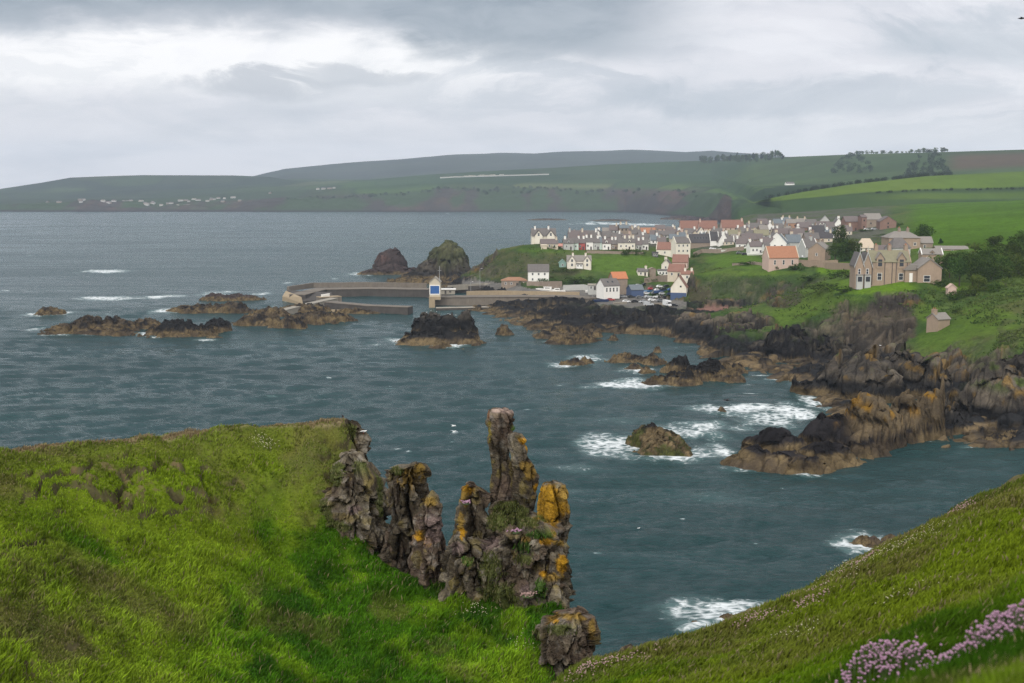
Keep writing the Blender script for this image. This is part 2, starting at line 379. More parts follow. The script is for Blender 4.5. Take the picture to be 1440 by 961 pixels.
def sea_material():
    m, g = newmat('sea_water')
    pos = g.n('ShaderNodeNewGeometry').outputs['Position']
    fo = g.n('ShaderNodeAttribute', attribute_name='foam').outputs['Fac']
    sw = g.vm('MULTIPLY', pos, (0.55, 1.0, 1.0))
    a = g.noise(sw, 0.22, 5, 0.62, 0.4); b = g.noise(sw, 0.85, 5, 0.62, 0.5); c = g.noise(pos, 3.2, 3, 0.6)
    h = g.m('ADD', g.m('MULTIPLY', a, 1.1), g.m('ADD', g.m('MULTIPLY', b, .75), g.m('MULTIPLY', c, .22)))
    patch = g.noise(g.vm('MULTIPLY', pos, (0.35, 1.0, 1.0)), 0.011, 4, 0.6, 1.0); streak = g.noise(g.vm('MULTIPLY', pos, (0.25, 1.6, 1.0)), 0.05, 4, 0.6, 1.5)
    pm = g.ss(g.m('ADD', patch, g.m('MULTIPLY', g.m('SUBTRACT', streak, .5), .5)), 0.38, 0.62)
    nrm = g.bump(g.m('MULTIPLY', h, g.m('ADD', 0.8, g.m('MULTIPLY', pm, 0.4))), 1.0, 1.5)
    # broken foam lace
    fn = g.noise(g.vm('MULTIPLY', pos, (0.6, 1.0, 1.0)), 0.55, 7, 0.68, 1.2)
    vor = g.n('ShaderNodeTexVoronoi', feature='DISTANCE_TO_EDGE'); g.set(vor.inputs['Vector'], g.vm('ADD', pos, g.vm('MULTIPLY', g.xyz(fn, fn, fn), (2.5, 2.5, 0)))); vor.inputs['Scale'].default_value = 0.42
    lace = g.m('SUBTRACT', g.m('ADD', g.m('MULTIPLY', fn, 0.75), 0.25), g.m('MULTIPLY', vor.outputs['Distance'], 0.55))
    k = g.ss(g.m('ADD', fo, g.m('MULTIPLY', g.m('SUBTRACT', lace, 0.60), 3.0)), 0.30, 1.15)
    k = g.m('MULTIPLY', k, g.ss(fo, 0.01, 0.30))
    # milky green where air is beaten into the water
    deep = g.mix(g.noise(pos, 0.012, 3, 0.5), (0.006, 0.030, 0.034), (0.010, 0.050, 0.050))
    body = g.mix(g.m('MULTIPLY', g.ss(fo, 0.0, 0.6), 0.8), deep, (0.085, 0.15, 0.15))
    o = g.n('ShaderNodeOutputMaterial')
    wat = g.n('ShaderNodeBsdfPrincipled'); g.set(wat.inputs['Base Color'], body); g.set(wat.inputs['Roughness'], g.m('ADD', 0.13, g.m('MULTIPLY', pm, 0.12)))
    wat.inputs['IOR'].default_value = 1.33; wat.inputs['Specular IOR Level'].default_value = 0.36; g.set(wat.inputs['Normal'], nrm)
    fm = g.n('ShaderNodeBsdfPrincipled'); fm.inputs['Base Color'].default_value = (0.66, 0.69, 0.70, 1); fm.inputs['Roughness'].default_value = 0.9
    g.set(fm.inputs['Normal'], g.bump(fn, 0.6, 0.8))
    mx = g.n('ShaderNodeMixShader'); g.set(mx.inputs[0], k); g.nt.links.new(wat.outputs[0], mx.inputs[1]); g.nt.links.new(fm.outputs[0], mx.inputs[2])
    g.nt.links.new(mx.outputs[0], o.inputs[0]); return m
SX, SY, SZ, SFOAM, nr_, nc_ = make_sea()
o = mesh_np('sea', np.stack([SX, SY, SZ], -1).reshape(-1, 3), grid_faces(nr_, nc_), sea_material(), attrs={'foam': SFOAM})
tag(o, 'dark choppy blue green sea with white surf around its rocks', None, None, 'structure')
del SX, SY, SZ, SFOAM

# ================================================================ FAR LAND (across the bay)
FL = {  # layers, near to far: px, py, distance
 'sea0': [(-900,297,3840),(880,298,3690),(930,302,3200),(980,308,2667),(1010,312,2400),(1040,318,1500),(1400,318,1500),(2400,318,1500)],
 'clift': [(-900,288,3950),(0,287,3960),(330,285,3980),(400,279,3980),(520,276,3960),(600,270,3950),(640,266,3950),(740,266,3900),(880,268,3780),(960,270,3320),(1010,275,2800),(1060,288,1900),(1100,296,1560),(1440,296,1520),(2400,296,1520)],
 'shelf': [(-900,283,4500),(0,281,4500),(200,279,4450),(330,272,4400),(420,268,4350),(520,262,4300),(640,256,4250),(760,254,4200),(880,252,4050),(1000,255,3600),(1060,285,1950),(1075,281,1700),(1130,270,1680),(1200,259,1680),(1300,248,1680),(1440,241,1700),(2400,210,1700)],
 'dip': [(-900,276,5000),(0,272,5000),(200,268,5000),(400,262,4800),(640,250,4600),(880,243,4400),(1000,246,3900),(1060,262,2500),(1200,258,2100),(1440,243,2100),(2400,212,2100)],
 'ridge': [(-900,290,5400),(-300,276,5500),(0,266,5500),(60,257,5500),(100,250,5500),(150,248,5500),(200,246.5,5500),(330,247,5500),(380,249,5400),(410,254,5300),(450,256,5200),(520,253,5000),(600,246,4900),(650,243,4800),(700,240,4800),(780,236,4700),(850,231.5,4600),(900,229.5,4500),(980,226.5,4300),(1060,224,4000),(1100,222,3800),(1200,218,3400),(1330,214.5,3000),(1440,211,2800),(2400,180,2700)],
 'back': [(-900,320,6000),(0,300,6000),(330,270,6000),(410,252,5800),(520,254,5700),(640,248,5500),(880,238,5300),(1000,232,5200),(1100,228,4800),(1440,216,3800),(2400,190,3800)],
 'far': [(-900,300,7300),(0,275,7300),(320,256,7300),(360,247.5,7300),(400,238,7300),(430,235,7300),(470,231,7300),(510,228,7300),(560,225,7300),(620,219.5,7300),(650,217.5,7300),(700,216,7300),(750,216.5,7300),(790,214,7600),(850,213.5,7900),(890,212,8000),(930,214,8000),(965,215.5,8000),(1000,213,8000),(1030,216,8000),(1100,222,8000),(1440,228,8000),(2400,230,8000)],
 'end': [(-900,330,9000),(720,262,9400),(2400,262,9400)]}
def land_far():
    cols = np.r_[np.linspace(-900, -60, 90), np.arange(-50, 1500, 2.2), np.linspace(1510, 2400, 90)]
    uu = (cols - 720) / F / (CA + math.tan(TILT) * SA)
    names = list(FL); kd = []; kz = []
    for nme in names:
        t = np.array(FL[nme], float); py = np.interp(cols, t[:, 0], t[:, 1]); dd = np.interp(cols, t[:, 0], t[:, 2])
        if nme in ('far',):
            py = py + 0.5 * fbm2(cols / 40, cols * 0, 3, 3)
        z = EYE + slope(py) * dd
        if nme == 'sea0': z = np.where(cols < 1030, 0.3, z)
        kd.append(dd); kz.append(z)
    kd = np.array(kd); kz = np.array(kz)
    # shore skirt under the sea
    kd = np.vstack([kd[:1] - 60, kd]); kz = np.vstack([kz[:1] - 8, kz])
    per = [3, 22, 22, 14, 26, 10, 26, 6]; T = np.concatenate([i + np.arange(n) / n for i, n in enumerate(per)] + [[len(per)]])
    D = np.empty((len(T), len(cols))); Z = D.copy()
    for r, t in enumerate(T):
        i = min(int(t), len(kd) - 2); f = t - i
        s = f if i in (0,) else (f * f * (3 - 2 * f) if i >= 3 else 1 - (1 - f) ** 1.5)
        D[r] = kd[i] * (1 - f) + kd[i + 1] * f; Z[r] = kz[i] * (1 - s) + kz[i + 1] * s
    X = D * uu[None]; Y = D
    inner = sst(np.repeat(T[:, None], len(cols), 1), 1.0, 1.5)
    cl = sst(np.repeat(T[:, None], len(cols), 1), 1.02, 1.5) * (1 - sst(np.repeat(T[:, None], len(cols), 1), 1.7, 2.2))
    left = (cols < 1030)[None]
    Z = Z + np.where(left, cl * 14 * fbm2(X / 120, Y / 70, 4, 31), 0) + inner * (1 - sst(np.repeat(T[:, None], len(cols), 1), 2.7, 3)) * 2.5 * fbm2(X / 240, Y / 240, 3, 8)
    # cover: fields, woods, cliffs
    Tm = np.repeat(T[:, None], len(cols), 1); Cm = np.repeat(cols[None], len(T), 0)
    fx = X / 260 + 0.25 * fbm2(X / 500, Y / 500, 2, 61); fy = Y / 420 + 0.2 * fbm2(X / 400, Y / 400, 2, 62)
    f1, f2, idv = worley3(fx, fy, fx * 0 + .5, 7)
    pal = np.array([(.060,.105,.030),(.045,.085,.030),(.075,.125,.032),(.055,.080,.035),(.10,.125,.050),(.040,.075,.028),(.065,.115,.030)])
    C = pal[np.minimum((idv * 7).astype(int), 6)]
    hedge = 1 - sst(f2 - f1, .02, .07)
    C = lerp(C, (.022, .040, .020), hedge * .7)
    wood = sst(fbm2(X / 420, Y / 300, 3, 71), .34, .52) * (Tm > 3.0)
    C = lerp(C, (.020, .036, .022), wood * .85)
    # sea cliffs: reddish brown rock streaked with rough green
    cliff = (1 - sst(Tm, 1.95, 2.25)) * left
    st = fbm2(X / 45, Z / 60 + Y / 400, 4, 41); patch = fbm2(X / 330, Y / 700, 3, 43)
    cc = lerp((.050, .045, .040), (.085, .058, .050), sst(st, -.3, .4))
    cc = lerp(cc, (.040, .065, .030), sst(patch + .5 * st, -.05, .35))
    C = lerp(C, cc, cliff)
    C = lerp(C, (.035, .030, .030), (1 - sst(Z, 2.5, 8)) * left)      # dark rock at the water
    # dark green fields on the middle rise
    mid = sst(Tm, 2.2, 2.6) * (1 - sst(Tm, 5.0, 5.1)) * sst(Cm, 420, 560) * (1 - sst(Cm, 1030, 1080))
    C = lerp(C, np.array((.030, .062, .024)) * (1 + .25 * fbm2(X / 300, Y / 200, 3, 44))[..., None], mid * .85)
    # bright fields on the near rise to the right
    py_ = 480.5 - F * ((Z - EYE) / D + math.tan(TILT)) / (1 + 0 * Z) * 1.0
    right = sst(Cm, 1035, 1075)
    near_r = right * (1 - sst(Tm, 2.98, 3.06))
    tone = .5 + .5 * fbm2(X / 130, Y / 90, 4, 45)
    bright = lerp((.080, .136, .020), (.112, .168, .026), tone); rough = lerp((.034, .066, .022), (.052, .084, .026), tone)
    band = sst(Tm, 2.36, 2.44); low2 = sst(Tm, 2.18, 2.21) * (1 - sst(Tm, 2.31, 2.35)) * sst(Cm, 1180, 1330)
    C = lerp(C, lerp(lerp(rough, bright, band), bright, low2 * .7), near_r)
    C = lerp(C, (.022, .040, .018), near_r * (np.abs(Tm - 2.40) < .02) * .75)
    C = lerp(C, (.022, .045, .022), right * sst(Tm, 3.0, 3.1) * (1 - sst(Tm, 3.35, 3.7)))
    rb = right * sst(Tm, 3.7, 4.0) * (1 - sst(Tm, 5.0, 5.1))
    C = lerp(C, np.array((.050, .085, .032)) * (1 + .3 * fbm2(X / 200, Y / 160, 3, 46))[..., None], rb * .8)
    red = rb * sst(Cm, 1320, 1350) * sst(Tm, 4.25, 4.4) * (1 - sst(Tm, 4.62, 4.8))
    C = lerp(C, (.10, .066, .048), red * .8)
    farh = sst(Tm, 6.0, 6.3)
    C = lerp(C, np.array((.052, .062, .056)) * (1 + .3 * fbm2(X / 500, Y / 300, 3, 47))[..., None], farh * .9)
    C = lerp(C, np.array((.034, .046, .036)) * (1 + .35 * fbm2(X / 180, Y / 160, 3, 48))[..., None], (1 - sst(Cm, 380, 520)) * .62 * sst(Tm, 1.9, 2.2))
    C = C * np.array([.82, .80, .80])
    V = np.stack([X, Y, Z], -1).reshape(-1, 3)
    m = attr_mat('far_land', 0.012, 0.05, 0.22, 0.4, 6.0)
    o = mesh_np('hills', V, grid_faces(len(T), len(cols)), m, C.reshape(-1, 3))
    tag(o, 'rolling green farmland with dark sea cliffs across the bay', None, None, 'structure')
    return cols, T, D, Z
FCOL, FT, FD, FZ = land_far()
def far_at(px, t):
    """point on the far land at a bearing and a layer position"""
    c = int(np.argmin(np.abs(FCOL - px))); dd = np.interp(t, FT, FD[:, c]); zz = np.interp(t, FT, FZ[:, c])
    return (dd * (px - 720) / F / (CA + math.tan(TILT) * SA), dd, zz)

# ================================================================ NEAR SHORE: village plateau, cliffs, foreshore
SHORE = [(1900,650),(1600,636),(1500,631),(1440,628),(1380,627),(1330,620),(1290,612),(1250,602),(1215,596),(1180,584),(1160,574),(1152,560),(1165,546),(1138,540),(1100,531),(1062,521),(1030,513),(988,499),(985,482),(940,473),(870,469),(835,471),(815,480),(775,481),(768,470),(742,459),(715,449),(690,441)]
CP_Z = [  # px, py, height
 (760,470,1.5),(800,460,2.2),(850,450,2.5),(900,455,3.0),(940,460,3.5),(800,440,3.5),(860,437,4.0),(900,438,4.2),(720,440,1.2),(700,425,3.8),(760,425,4),(820,425,4),(880,425,4),(930,430,4),(870,415,4.2),(920,415,4.4),(760,412,4.2),(720,407,4.2),(690,405,3.5),(665,408,1),(780,408,4.4),(840,407,5),
 (985,440,2.2),(1030,441,2.0),(1080,441,2.6),(1000,434,3.4),(1050,434,3.4),(965,450,6),(1000,462,7),(1040,458,7.5),(1060,470,6),(960,470,3),(1010,485,3.5),(1045,490,3),(1090,520,1.8),(1120,525,2.2),(1160,538,2.2),
 (965,432,4.6),(1000,431,4.5),(1085,434,4.6),
 (900,395,9),(930,395,8),(870,388,11),(900,378,15),(850,382,13),(815,378,15),(790,380,14),(757,398,8.5),(745,398,8),(935,389,9),(955,390,9.5),(930,361,19.5),(955,358,20),(1000,372,19),(1030,358,25),
 (1400,575,3),(1440,570,4),(1350,585,2.5),(1300,590,2),(1250,580,2.5),(1200,560,2.5),(1180,540,3.2),(1150,520,3)]
CP_D = [  # px, py, distance
 (765,347,728),(785,350,735),(830,352,738),(865,353,735),(900,354,730),(745,352,728),(745,345,760),(725,350,735),(700,352,745),(680,362,750),(700,375,715),(675,385,745),(664,392,770),(730,385,700),(760,372,690),(720,395,690),
 (830,345,770),(900,335,860),(860,338,840),(800,340,790),(950,332,900),(1000,322,1010),(1040,320,1040),(1100,315,1090),(1160,312,1080),(1200,311,1040),(1230,310,1000),(1260,310,960),(950,344,760),(1000,345,760),(1060,345,740),(1120,345,700),(1080,330,880),(1150,330,850),(1180,340,720),
 (1060,357,665),(1120,362,635),(1150,367,610),(1200,350,610),(1235,335,720),(1260,353,525),(1300,350,520),(1340,352,520),(1290,312,780),(1340,306,800),(1440,301,810),(1600,292,800),(1380,335,620),(1440,325,600),(1600,310,580),(1320,370,480),(1180,372,570),(1230,372,520),
 (975,385,592),(1000,384,592),(1040,379,590),(1098,380,583),(1135,383,566),(1160,388,545),(1180,392,520),(1150,398,500),(965,400,590),(955,415,588),
 (1165,402,470),(1180,408,445),(1205,414,430),(1240,415,424),(1280,412,420),(1310,411,424),(1300,398,432),(1230,402,442),(1340,405,430),(1140,412,480),
 (1130,425,470),(1112,440,462),(1092,462,446),(1072,482,430),(1150,440,455),(1120,470,430),
 (1180,500,404),(1130,500,410),(1100,502,418),(1230,490,396),(1265,460,405),(1290,430,416),(1200,440,424),(1250,440,418),(1210,470,408),
 (1320,462,385),(1300,480,375),(1340,440,398),(1360,430,405),(1380,405,430),(1440,385,430),(1600,370,425),(1350,475,362),(1400,470,350),(1440,470,335),(1600,470,330),(1400,440,376),(1440,420,385),(1600,420,380),
 (1270,500,372),(1320,505,355),(1380,500,335),(1440,500,322),(1600,510,315),(1440,540,312),(1380,545,322),(1300,545,335),(1240,530,356),(1200,520,378),(1600,560,300),(1440,348,520),(1600,345,500),(1400,360,480)]
def mid_points():
    P = [W(a, b, z=c) for a, b, c in CP_Z] + [W(a, b, d=c) for a, b, c in CP_D]
    sh = [W(a, b, z=0.4) for a, b in SHORE]
    for (a, b) in zip(sh[:-1], sh[1:]):
        n = max(1, int(math.dist(a[:2], b[:2]) / 9)); P += [tuple(a[k] + (b[k] - a[k]) * i / n for k in range(3)) for i in range(n)]
        for i in range(0, n, 2):      # sea bed in front of the shore
            f = i / n; x, y = a[0] + (b[0] - a[0]) * f, a[1] + (b[1] - a[1]) * f; nx, ny = (b[1] - a[1]), -(b[0] - a[0]); L = math.hypot(nx, ny)
            s = 1 if (nx * -x + ny * -y) > 0 else -1
            P.append((x + s * nx / L * 14, y + s * ny / L * 14, -4.5))
    # open water
    P += [W(a, b, z=-5) for a, b in [(1350,690),(1200,720),(1000,650),(950,590),(900,540),(800,520),(720,490),(640,470),(600,450),(560,420),(640,440),(1050,570),(1100,600),(920,490),(860,488),(660,400),(640,375),(655,360),(560,480),(1700,760),(1900,720),(560,380)]]
    # the side of the headland that faces the bay, out of sight behind the houses
    edge = [(662,775),(690,790),(725,800),(745,805),(770,850),(800,905),(850,985),(900,1080),(950,1220),(985,1400),(1000,1600)]
    for px, dd in edge:
        u = (px - 720) / F
        P.append((u * dd, dd, 17 if px > 700 else 8)); P.append((u * (dd + 26) - 8, dd + 26, -4)); P.append((u * (dd + 80) - 25, dd + 80, -6)); P.append((u * (dd + 220) - 60, dd + 220, -6))
    for px, dd, z in [(1050,1400,34),(1050,1700,30),(1150,1350,38),(1250,1250,42),(1350,1050,46),(1440,1000,50),(1600,1000,56),(1150,1700,36),(1300,1700,40),(1500,1600,50),(1900,500,48),(1900,700,56),(1900,1000,60),(1900,1600,60),(1900,380,35),(1900,330,18)]:
        P.append(((px - 720) / F * dd, dd, z))
    return P
MID = RBF(mid_points())
MU = np.linspace((620 - 720) / F, (1850 - 720) / F, 940)
MD = 1.0 / np.linspace(1 / 236, 1 / 1650, 860)
MDg, MUg = np.meshgrid(MD, MU, indexing='ij')
MX, MY = MDg * MUg, MDg
M0 = MID(MX, MY)
def area(px, py, rx, ry, soft=.35, rot=0.0, z=None, d=None):
    """soft mask of a patch of ground, given where the photograph shows its middle"""
    p = hit(px, py) if (z is None and d is None) else W(px, py, z=z, d=d)
    return p
def mid_build():
    global MZ
    X, Y, Z = MX, MY, M0.copy()
    gy, gx = np.gradient(Z); dy = np.gradient(MDg, axis=0); dx = MDg * (MU[1] - MU[0])
    sl = np.hypot(gy / dy, gx / dx)
    py = np.interp((Z - EYE) / MDg, slope(np.arange(1400, 100, -1.0)), np.arange(1400, 100, -1.0)); px = 720 + F * MUg * (CA + (480.5 - py) / F * SA)
    n1 = fbm2(X / 16, Y / 16, 5, 101); n2 = fbm2(X / 5, Y / 5, 4, 102)
    steep = sst(sl + .25 * n1, .50, .95); low = 1 - sst(Z + 2.2 * n1, 4.6, 8.5)
    flat_ = ((px > 650) & (px < 965) & (Z > 3.2) & (Z < 6) & (py < 437) & (py > 395))
    sand = sst(px, 962, 985) * (1 - sst(px, 1082, 1096)) * sst(py + 2 * n2, 430.5, 433) * (1 - sst(py + 4 * n1, 439, 443)) * (MDg > 520)
    quay = flat_ * (1 - sst(py + 5 * n1, 431, 436)) * (1 - sst(py, 416, 418.5) * (1 - sst(px, 832, 846)))
    def spot0(cx, cy, rx, ry): return 1 - sst(np.sqrt(((px - cx) / rx) ** 2 + ((py - cy) / ry) ** 2) + .4 * n1, .75, 1.1)
    blackr = np.maximum.reduce([spot0(1020, 458, 90, 17), spot0(940, 455, 70, 14), spot0(1090, 480, 40, 22), spot0(1200, 500, 110, 22), spot0(1300, 520, 90, 34), spot0(1400, 560, 70, 50)])
    low = np.maximum(low, blackr)
    rock = np.clip(np.maximum(low, steep) * (1 - sand) * (1 - quay), 0, 1)
    rock = np.maximum(rock, .9 * sst(np.maximum.reduce([spot0(1240, 455, 56, 38), spot0(1100, 417, 26, 17), spot0(1190, 478, 46, 24)]) + .35 * n1 + .2 * n2, .30, .6))
    spur = np.maximum.reduce([spot0(1140, 420, 44, 20), spot0(1112, 446, 22, 22), spot0(1180, 418, 66, 9), spot0(1150, 440, 24, 20), spot0(1310, 470, 30, 36), spot0(1385, 450, 50, 26), spot0(1335, 440, 30, 30)])
    rock = rock * (1 - .92 * spur)
    rock = rock * (1 - sst(MDg, 1150, 1300) * (px > 990))
    # blocky ledges on the rock, tussocks on the grass
    ca, sa = math.cos(.5), math.sin(.5); Xr, Yr = X * ca + Y * sa, -X * sa + Y * ca
    f1, f2, idv = worley3(Xr / 13 + .35 * n1, Yr / 6 + .35 * n2, Z / 9, 110)
    g1, g2, idg = worley3(Xr / 4.4 + .3 * n2, Yr / 2.6, Z / 4, 120)
    jb, pb, ib = facets(Xr / 17 + .25 * n1, Yr / 10 + .2 * n2, Z / 8, 610, 1.6); js, ps, is_ = facets(Xr / 5.5 + .2 * n2, Yr / 3.6, Z / 3.2, 620, 1.6)
    amp = rock * np.clip(.4 + Z / 9, .35, 1.0) * (1 - sst(MDg, 600, 900) * .5)
    disp = amp * (pb * 4.2 - 1.6 * (1 - sst(jb, 0, .14)) + ps * 2.0 - .7 * (1 - sst(js, 0, .14)) + .8 * n1 + .35 * n2)
    disp += (1 - rock) * (1 - sand) * (1 - quay) * (.55 * n1 + .22 * n2) * sst(Z, 5, 9)
    Z = Z + disp
    n3 = fbm3(X / 9, Y / 9, Z / 5, 4, 107); n4 = fbm3(X / 3, Y / 3, Z / 2, 3, 108)
    # ---- ground cover
    big = fbm2(X / 60, Y / 60, 4, 103); tone = .5 + .5 * n1
    C = lerp((.034, .066, .016), (.066, .100, .024), sst(big + .5 * n2, -.45, .5))                       # rough grass
    C = lerp(C, (.090, .084, .036), .55 * sst(fbm2(X / 25, Y / 25, 4, 104), .15, .6))                     # straw patches
    def spot(cx, cy, rx, ry, n=.5): return 1 - sst(np.sqrt(((px - cx) / rx) ** 2 + ((py - cy) / ry) ** 2) + n * n1 * .6, .75, 1.1)
    lawn = (.090, .160, .014)
    C = lerp(C, np.array((.054, .108, .009)) * (1 + .22 * big + .12 * n2)[..., None], sst(px, 1262, 1300) * (1 - sst(py, 352, 358)) * sst(MDg, 470, 540))   # pasture behind the grove
    C = lerp(C, (.075, .120, .038), spot(1215, 326, 60, 9) * (MDg > 600))
    C = lerp(C, lawn, np.maximum(spot(1225, 404, 70, 12, .1), spot(1180, 380, 32, 11)) * (1 - rock * .6))
    C = lerp(C, (.10, .165, .024), spot(1345, 403, 30, 6))
    C = lerp(C, (.070, .122, .018), np.maximum(spot(890, 372, 75, 14), spot(1040, 368, 45, 11)))
    C = lerp(C, (.13, .165, .03), spot(948, 394, 16, 4))
    C = lerp(C, lerp((.036, .046, .018), (.068, .064, .034), sst(n3 + n4, -.3, .4)), np.maximum(spot(715, 376, 66, 24), spot(775, 378, 50, 22)) * .8)
    C = lerp(C, (.060, .105, .016), spot(765, 352, 36, 5) * .8)
    C = lerp(C, lerp((.060, .108, .014), (.085, .135, .018), tone), .75 * np.maximum.reduce([spot(1135, 428, 45, 22), spot(1180, 425, 60, 10), spot(1390, 452, 45, 26), spot(1330, 475, 40, 16), spot(1300, 440, 20, 14), spot(1110, 445, 30, 14)]))
    scar = np.maximum.reduce([spot(1255, 452, 40, 38), spot(1100, 415, 30, 22) * .9, spot(1215, 470, 30, 26), spot(1418, 470, 18, 30, 1.2) * .5, spot(1000, 415, 22, 18) * .5])
    C = lerp(C, lerp((.075, .058, .042), (.040, .036, .028), tone), scar * sst(scar + n1 * .8, .15, .6))
    C = lerp(C, lerp((.024, .048, .012), (.040, .070, .018), tone), np.maximum(spot(1045, 408, 84, 22) * .9, spot(1240, 425, 60, 6) * .7))
    C = lerp(C, (.072, .118, .018), np.maximum(spot(1060, 384, 80, 4, .2), spot(1185, 399, 36, 6, .2)) * .85)
    C = lerp(C, lerp((.040, .032, .022), (.062, .052, .030), tone), np.maximum(spot(985, 415, 20, 18), spot(1010, 426, 24, 6)) * .8)
    vill = sst(px, 740, 780) * (1 - sst(px, 1235, 1262)) * (1 - sst(py, 347, 352)) * sst(MDg, 640, 700)
    C = lerp(C, lerp((.085, .080, .070), (.060, .075, .035), sst(n1, -.1, .4)), vill * .85)
    # rock: tan weed and barnacles at the tide line, black above, then brown and lichen
    zz = Z + 1.2 * n3 + .6 * n4
    rk = lerp((.120, .088, .050), (.060, .047, .034), sst(n3 + .5 * n4, -.35, .3))
    rk = lerp(rk, (.018, .018, .019), sst(zz, 1.5, 2.3)); up = lerp((.048, .042, .036), (.105, .086, .066), sst(n3 + .6 * n4, -.3, .4))
    rk = lerp(rk, up, sst(zz, 5.2, 8.5)); rk = lerp(rk, (.17, .10, .022), .5 * sst(fbm3(X / 6, Y / 6, Z / 4, 4, 106), .3, .6) * sst(zz, 5, 7))
    rk = lerp(rk, (.050, .072, .022), sst(n4 + n3, .25, .6) * sst(zz, 8, 12) * .6)
    rk = rk * (1 - .55 * (1 - sst(js, 0, .12)) * 1.0)[..., None]
    rk = rk * (.75 + .5 * is_)[..., None]
    face = np.maximum(spot(1240, 455, 60, 40, .3), spot(1190, 478, 50, 26, .3)); rk = lerp(rk, lerp((.030, .026, .022), (.075, .060, .046), sst(n3 + .5 * n4, -.3, .4)) * (.75 + .5 * is_)[..., None], face * .8)
    C = lerp(C, rk, rock)
    C = lerp(C, np.array((.155, .088, .072)) * (1 + .2 * n2)[..., None], sand)
    C = lerp(C, np.array((.130, .122, .112)) * (1 + .25 * n1)[..., None], quay)
    C = lerp(C, (.20, .165, .125), quay * np.maximum(spot(925, 430, 22, 4), spot(760, 412, 40, 2)))
    MZ = Z
    keep = (Z > -3.0)
    V = np.stack([X, Y, Z], -1).reshape(-1, 3)
    V, f, Cc = compact(V, grid_faces(len(MD), len(MU), keep), C.reshape(-1, 3))
    m = attr_mat('shore_land', 0.25, 1.0, 0.40, 0.8, 1.0)
    o = mesh_np('coastal_terrain', V, f, m, Cc)
    tag(o, 'green cliffs, rock foreshore and village plateau along the bay', None, None, 'structure')
    return rock, px, py, sand, quay
MROCK, MPX, MPY, _, _ = mid_build()
def hit(px, py, base=False):
    """where the line of sight to a place of the photograph meets the shore terrain"""
    s = float(slope(py)); u = float(bear(px, py)); c = np.clip((u - MU[0]) / (MU[1] - MU[0]), 0, len(MU) - 1.001); i = int(c); f = c - i
    col = MZ[:, i] * (1 - f) + MZ[:, i + 1] * f; g = col - (EYE + MD * s)
    k = np.nonzero(g >= 0)[0]
    k = int(k[0]) if len(k) else int(np.argmax(g))
    dd = float(MD[k])
    if k > 0 and g[k - 1] < 0 <= g[k]: t = g[k - 1] / (g[k - 1] - g[k]); dd = float(MD[k - 1] + (MD[k] - MD[k - 1]) * t)
    return (u * dd, dd, EYE + s * dd)
def ground(x, y):
    u = x / y; c = np.clip((u - MU[0]) / (MU[1] - MU[0]), 0, len(MU) - 1.001); i = int(c)
    return float(np.interp(y, MD, MZ[:, i]))

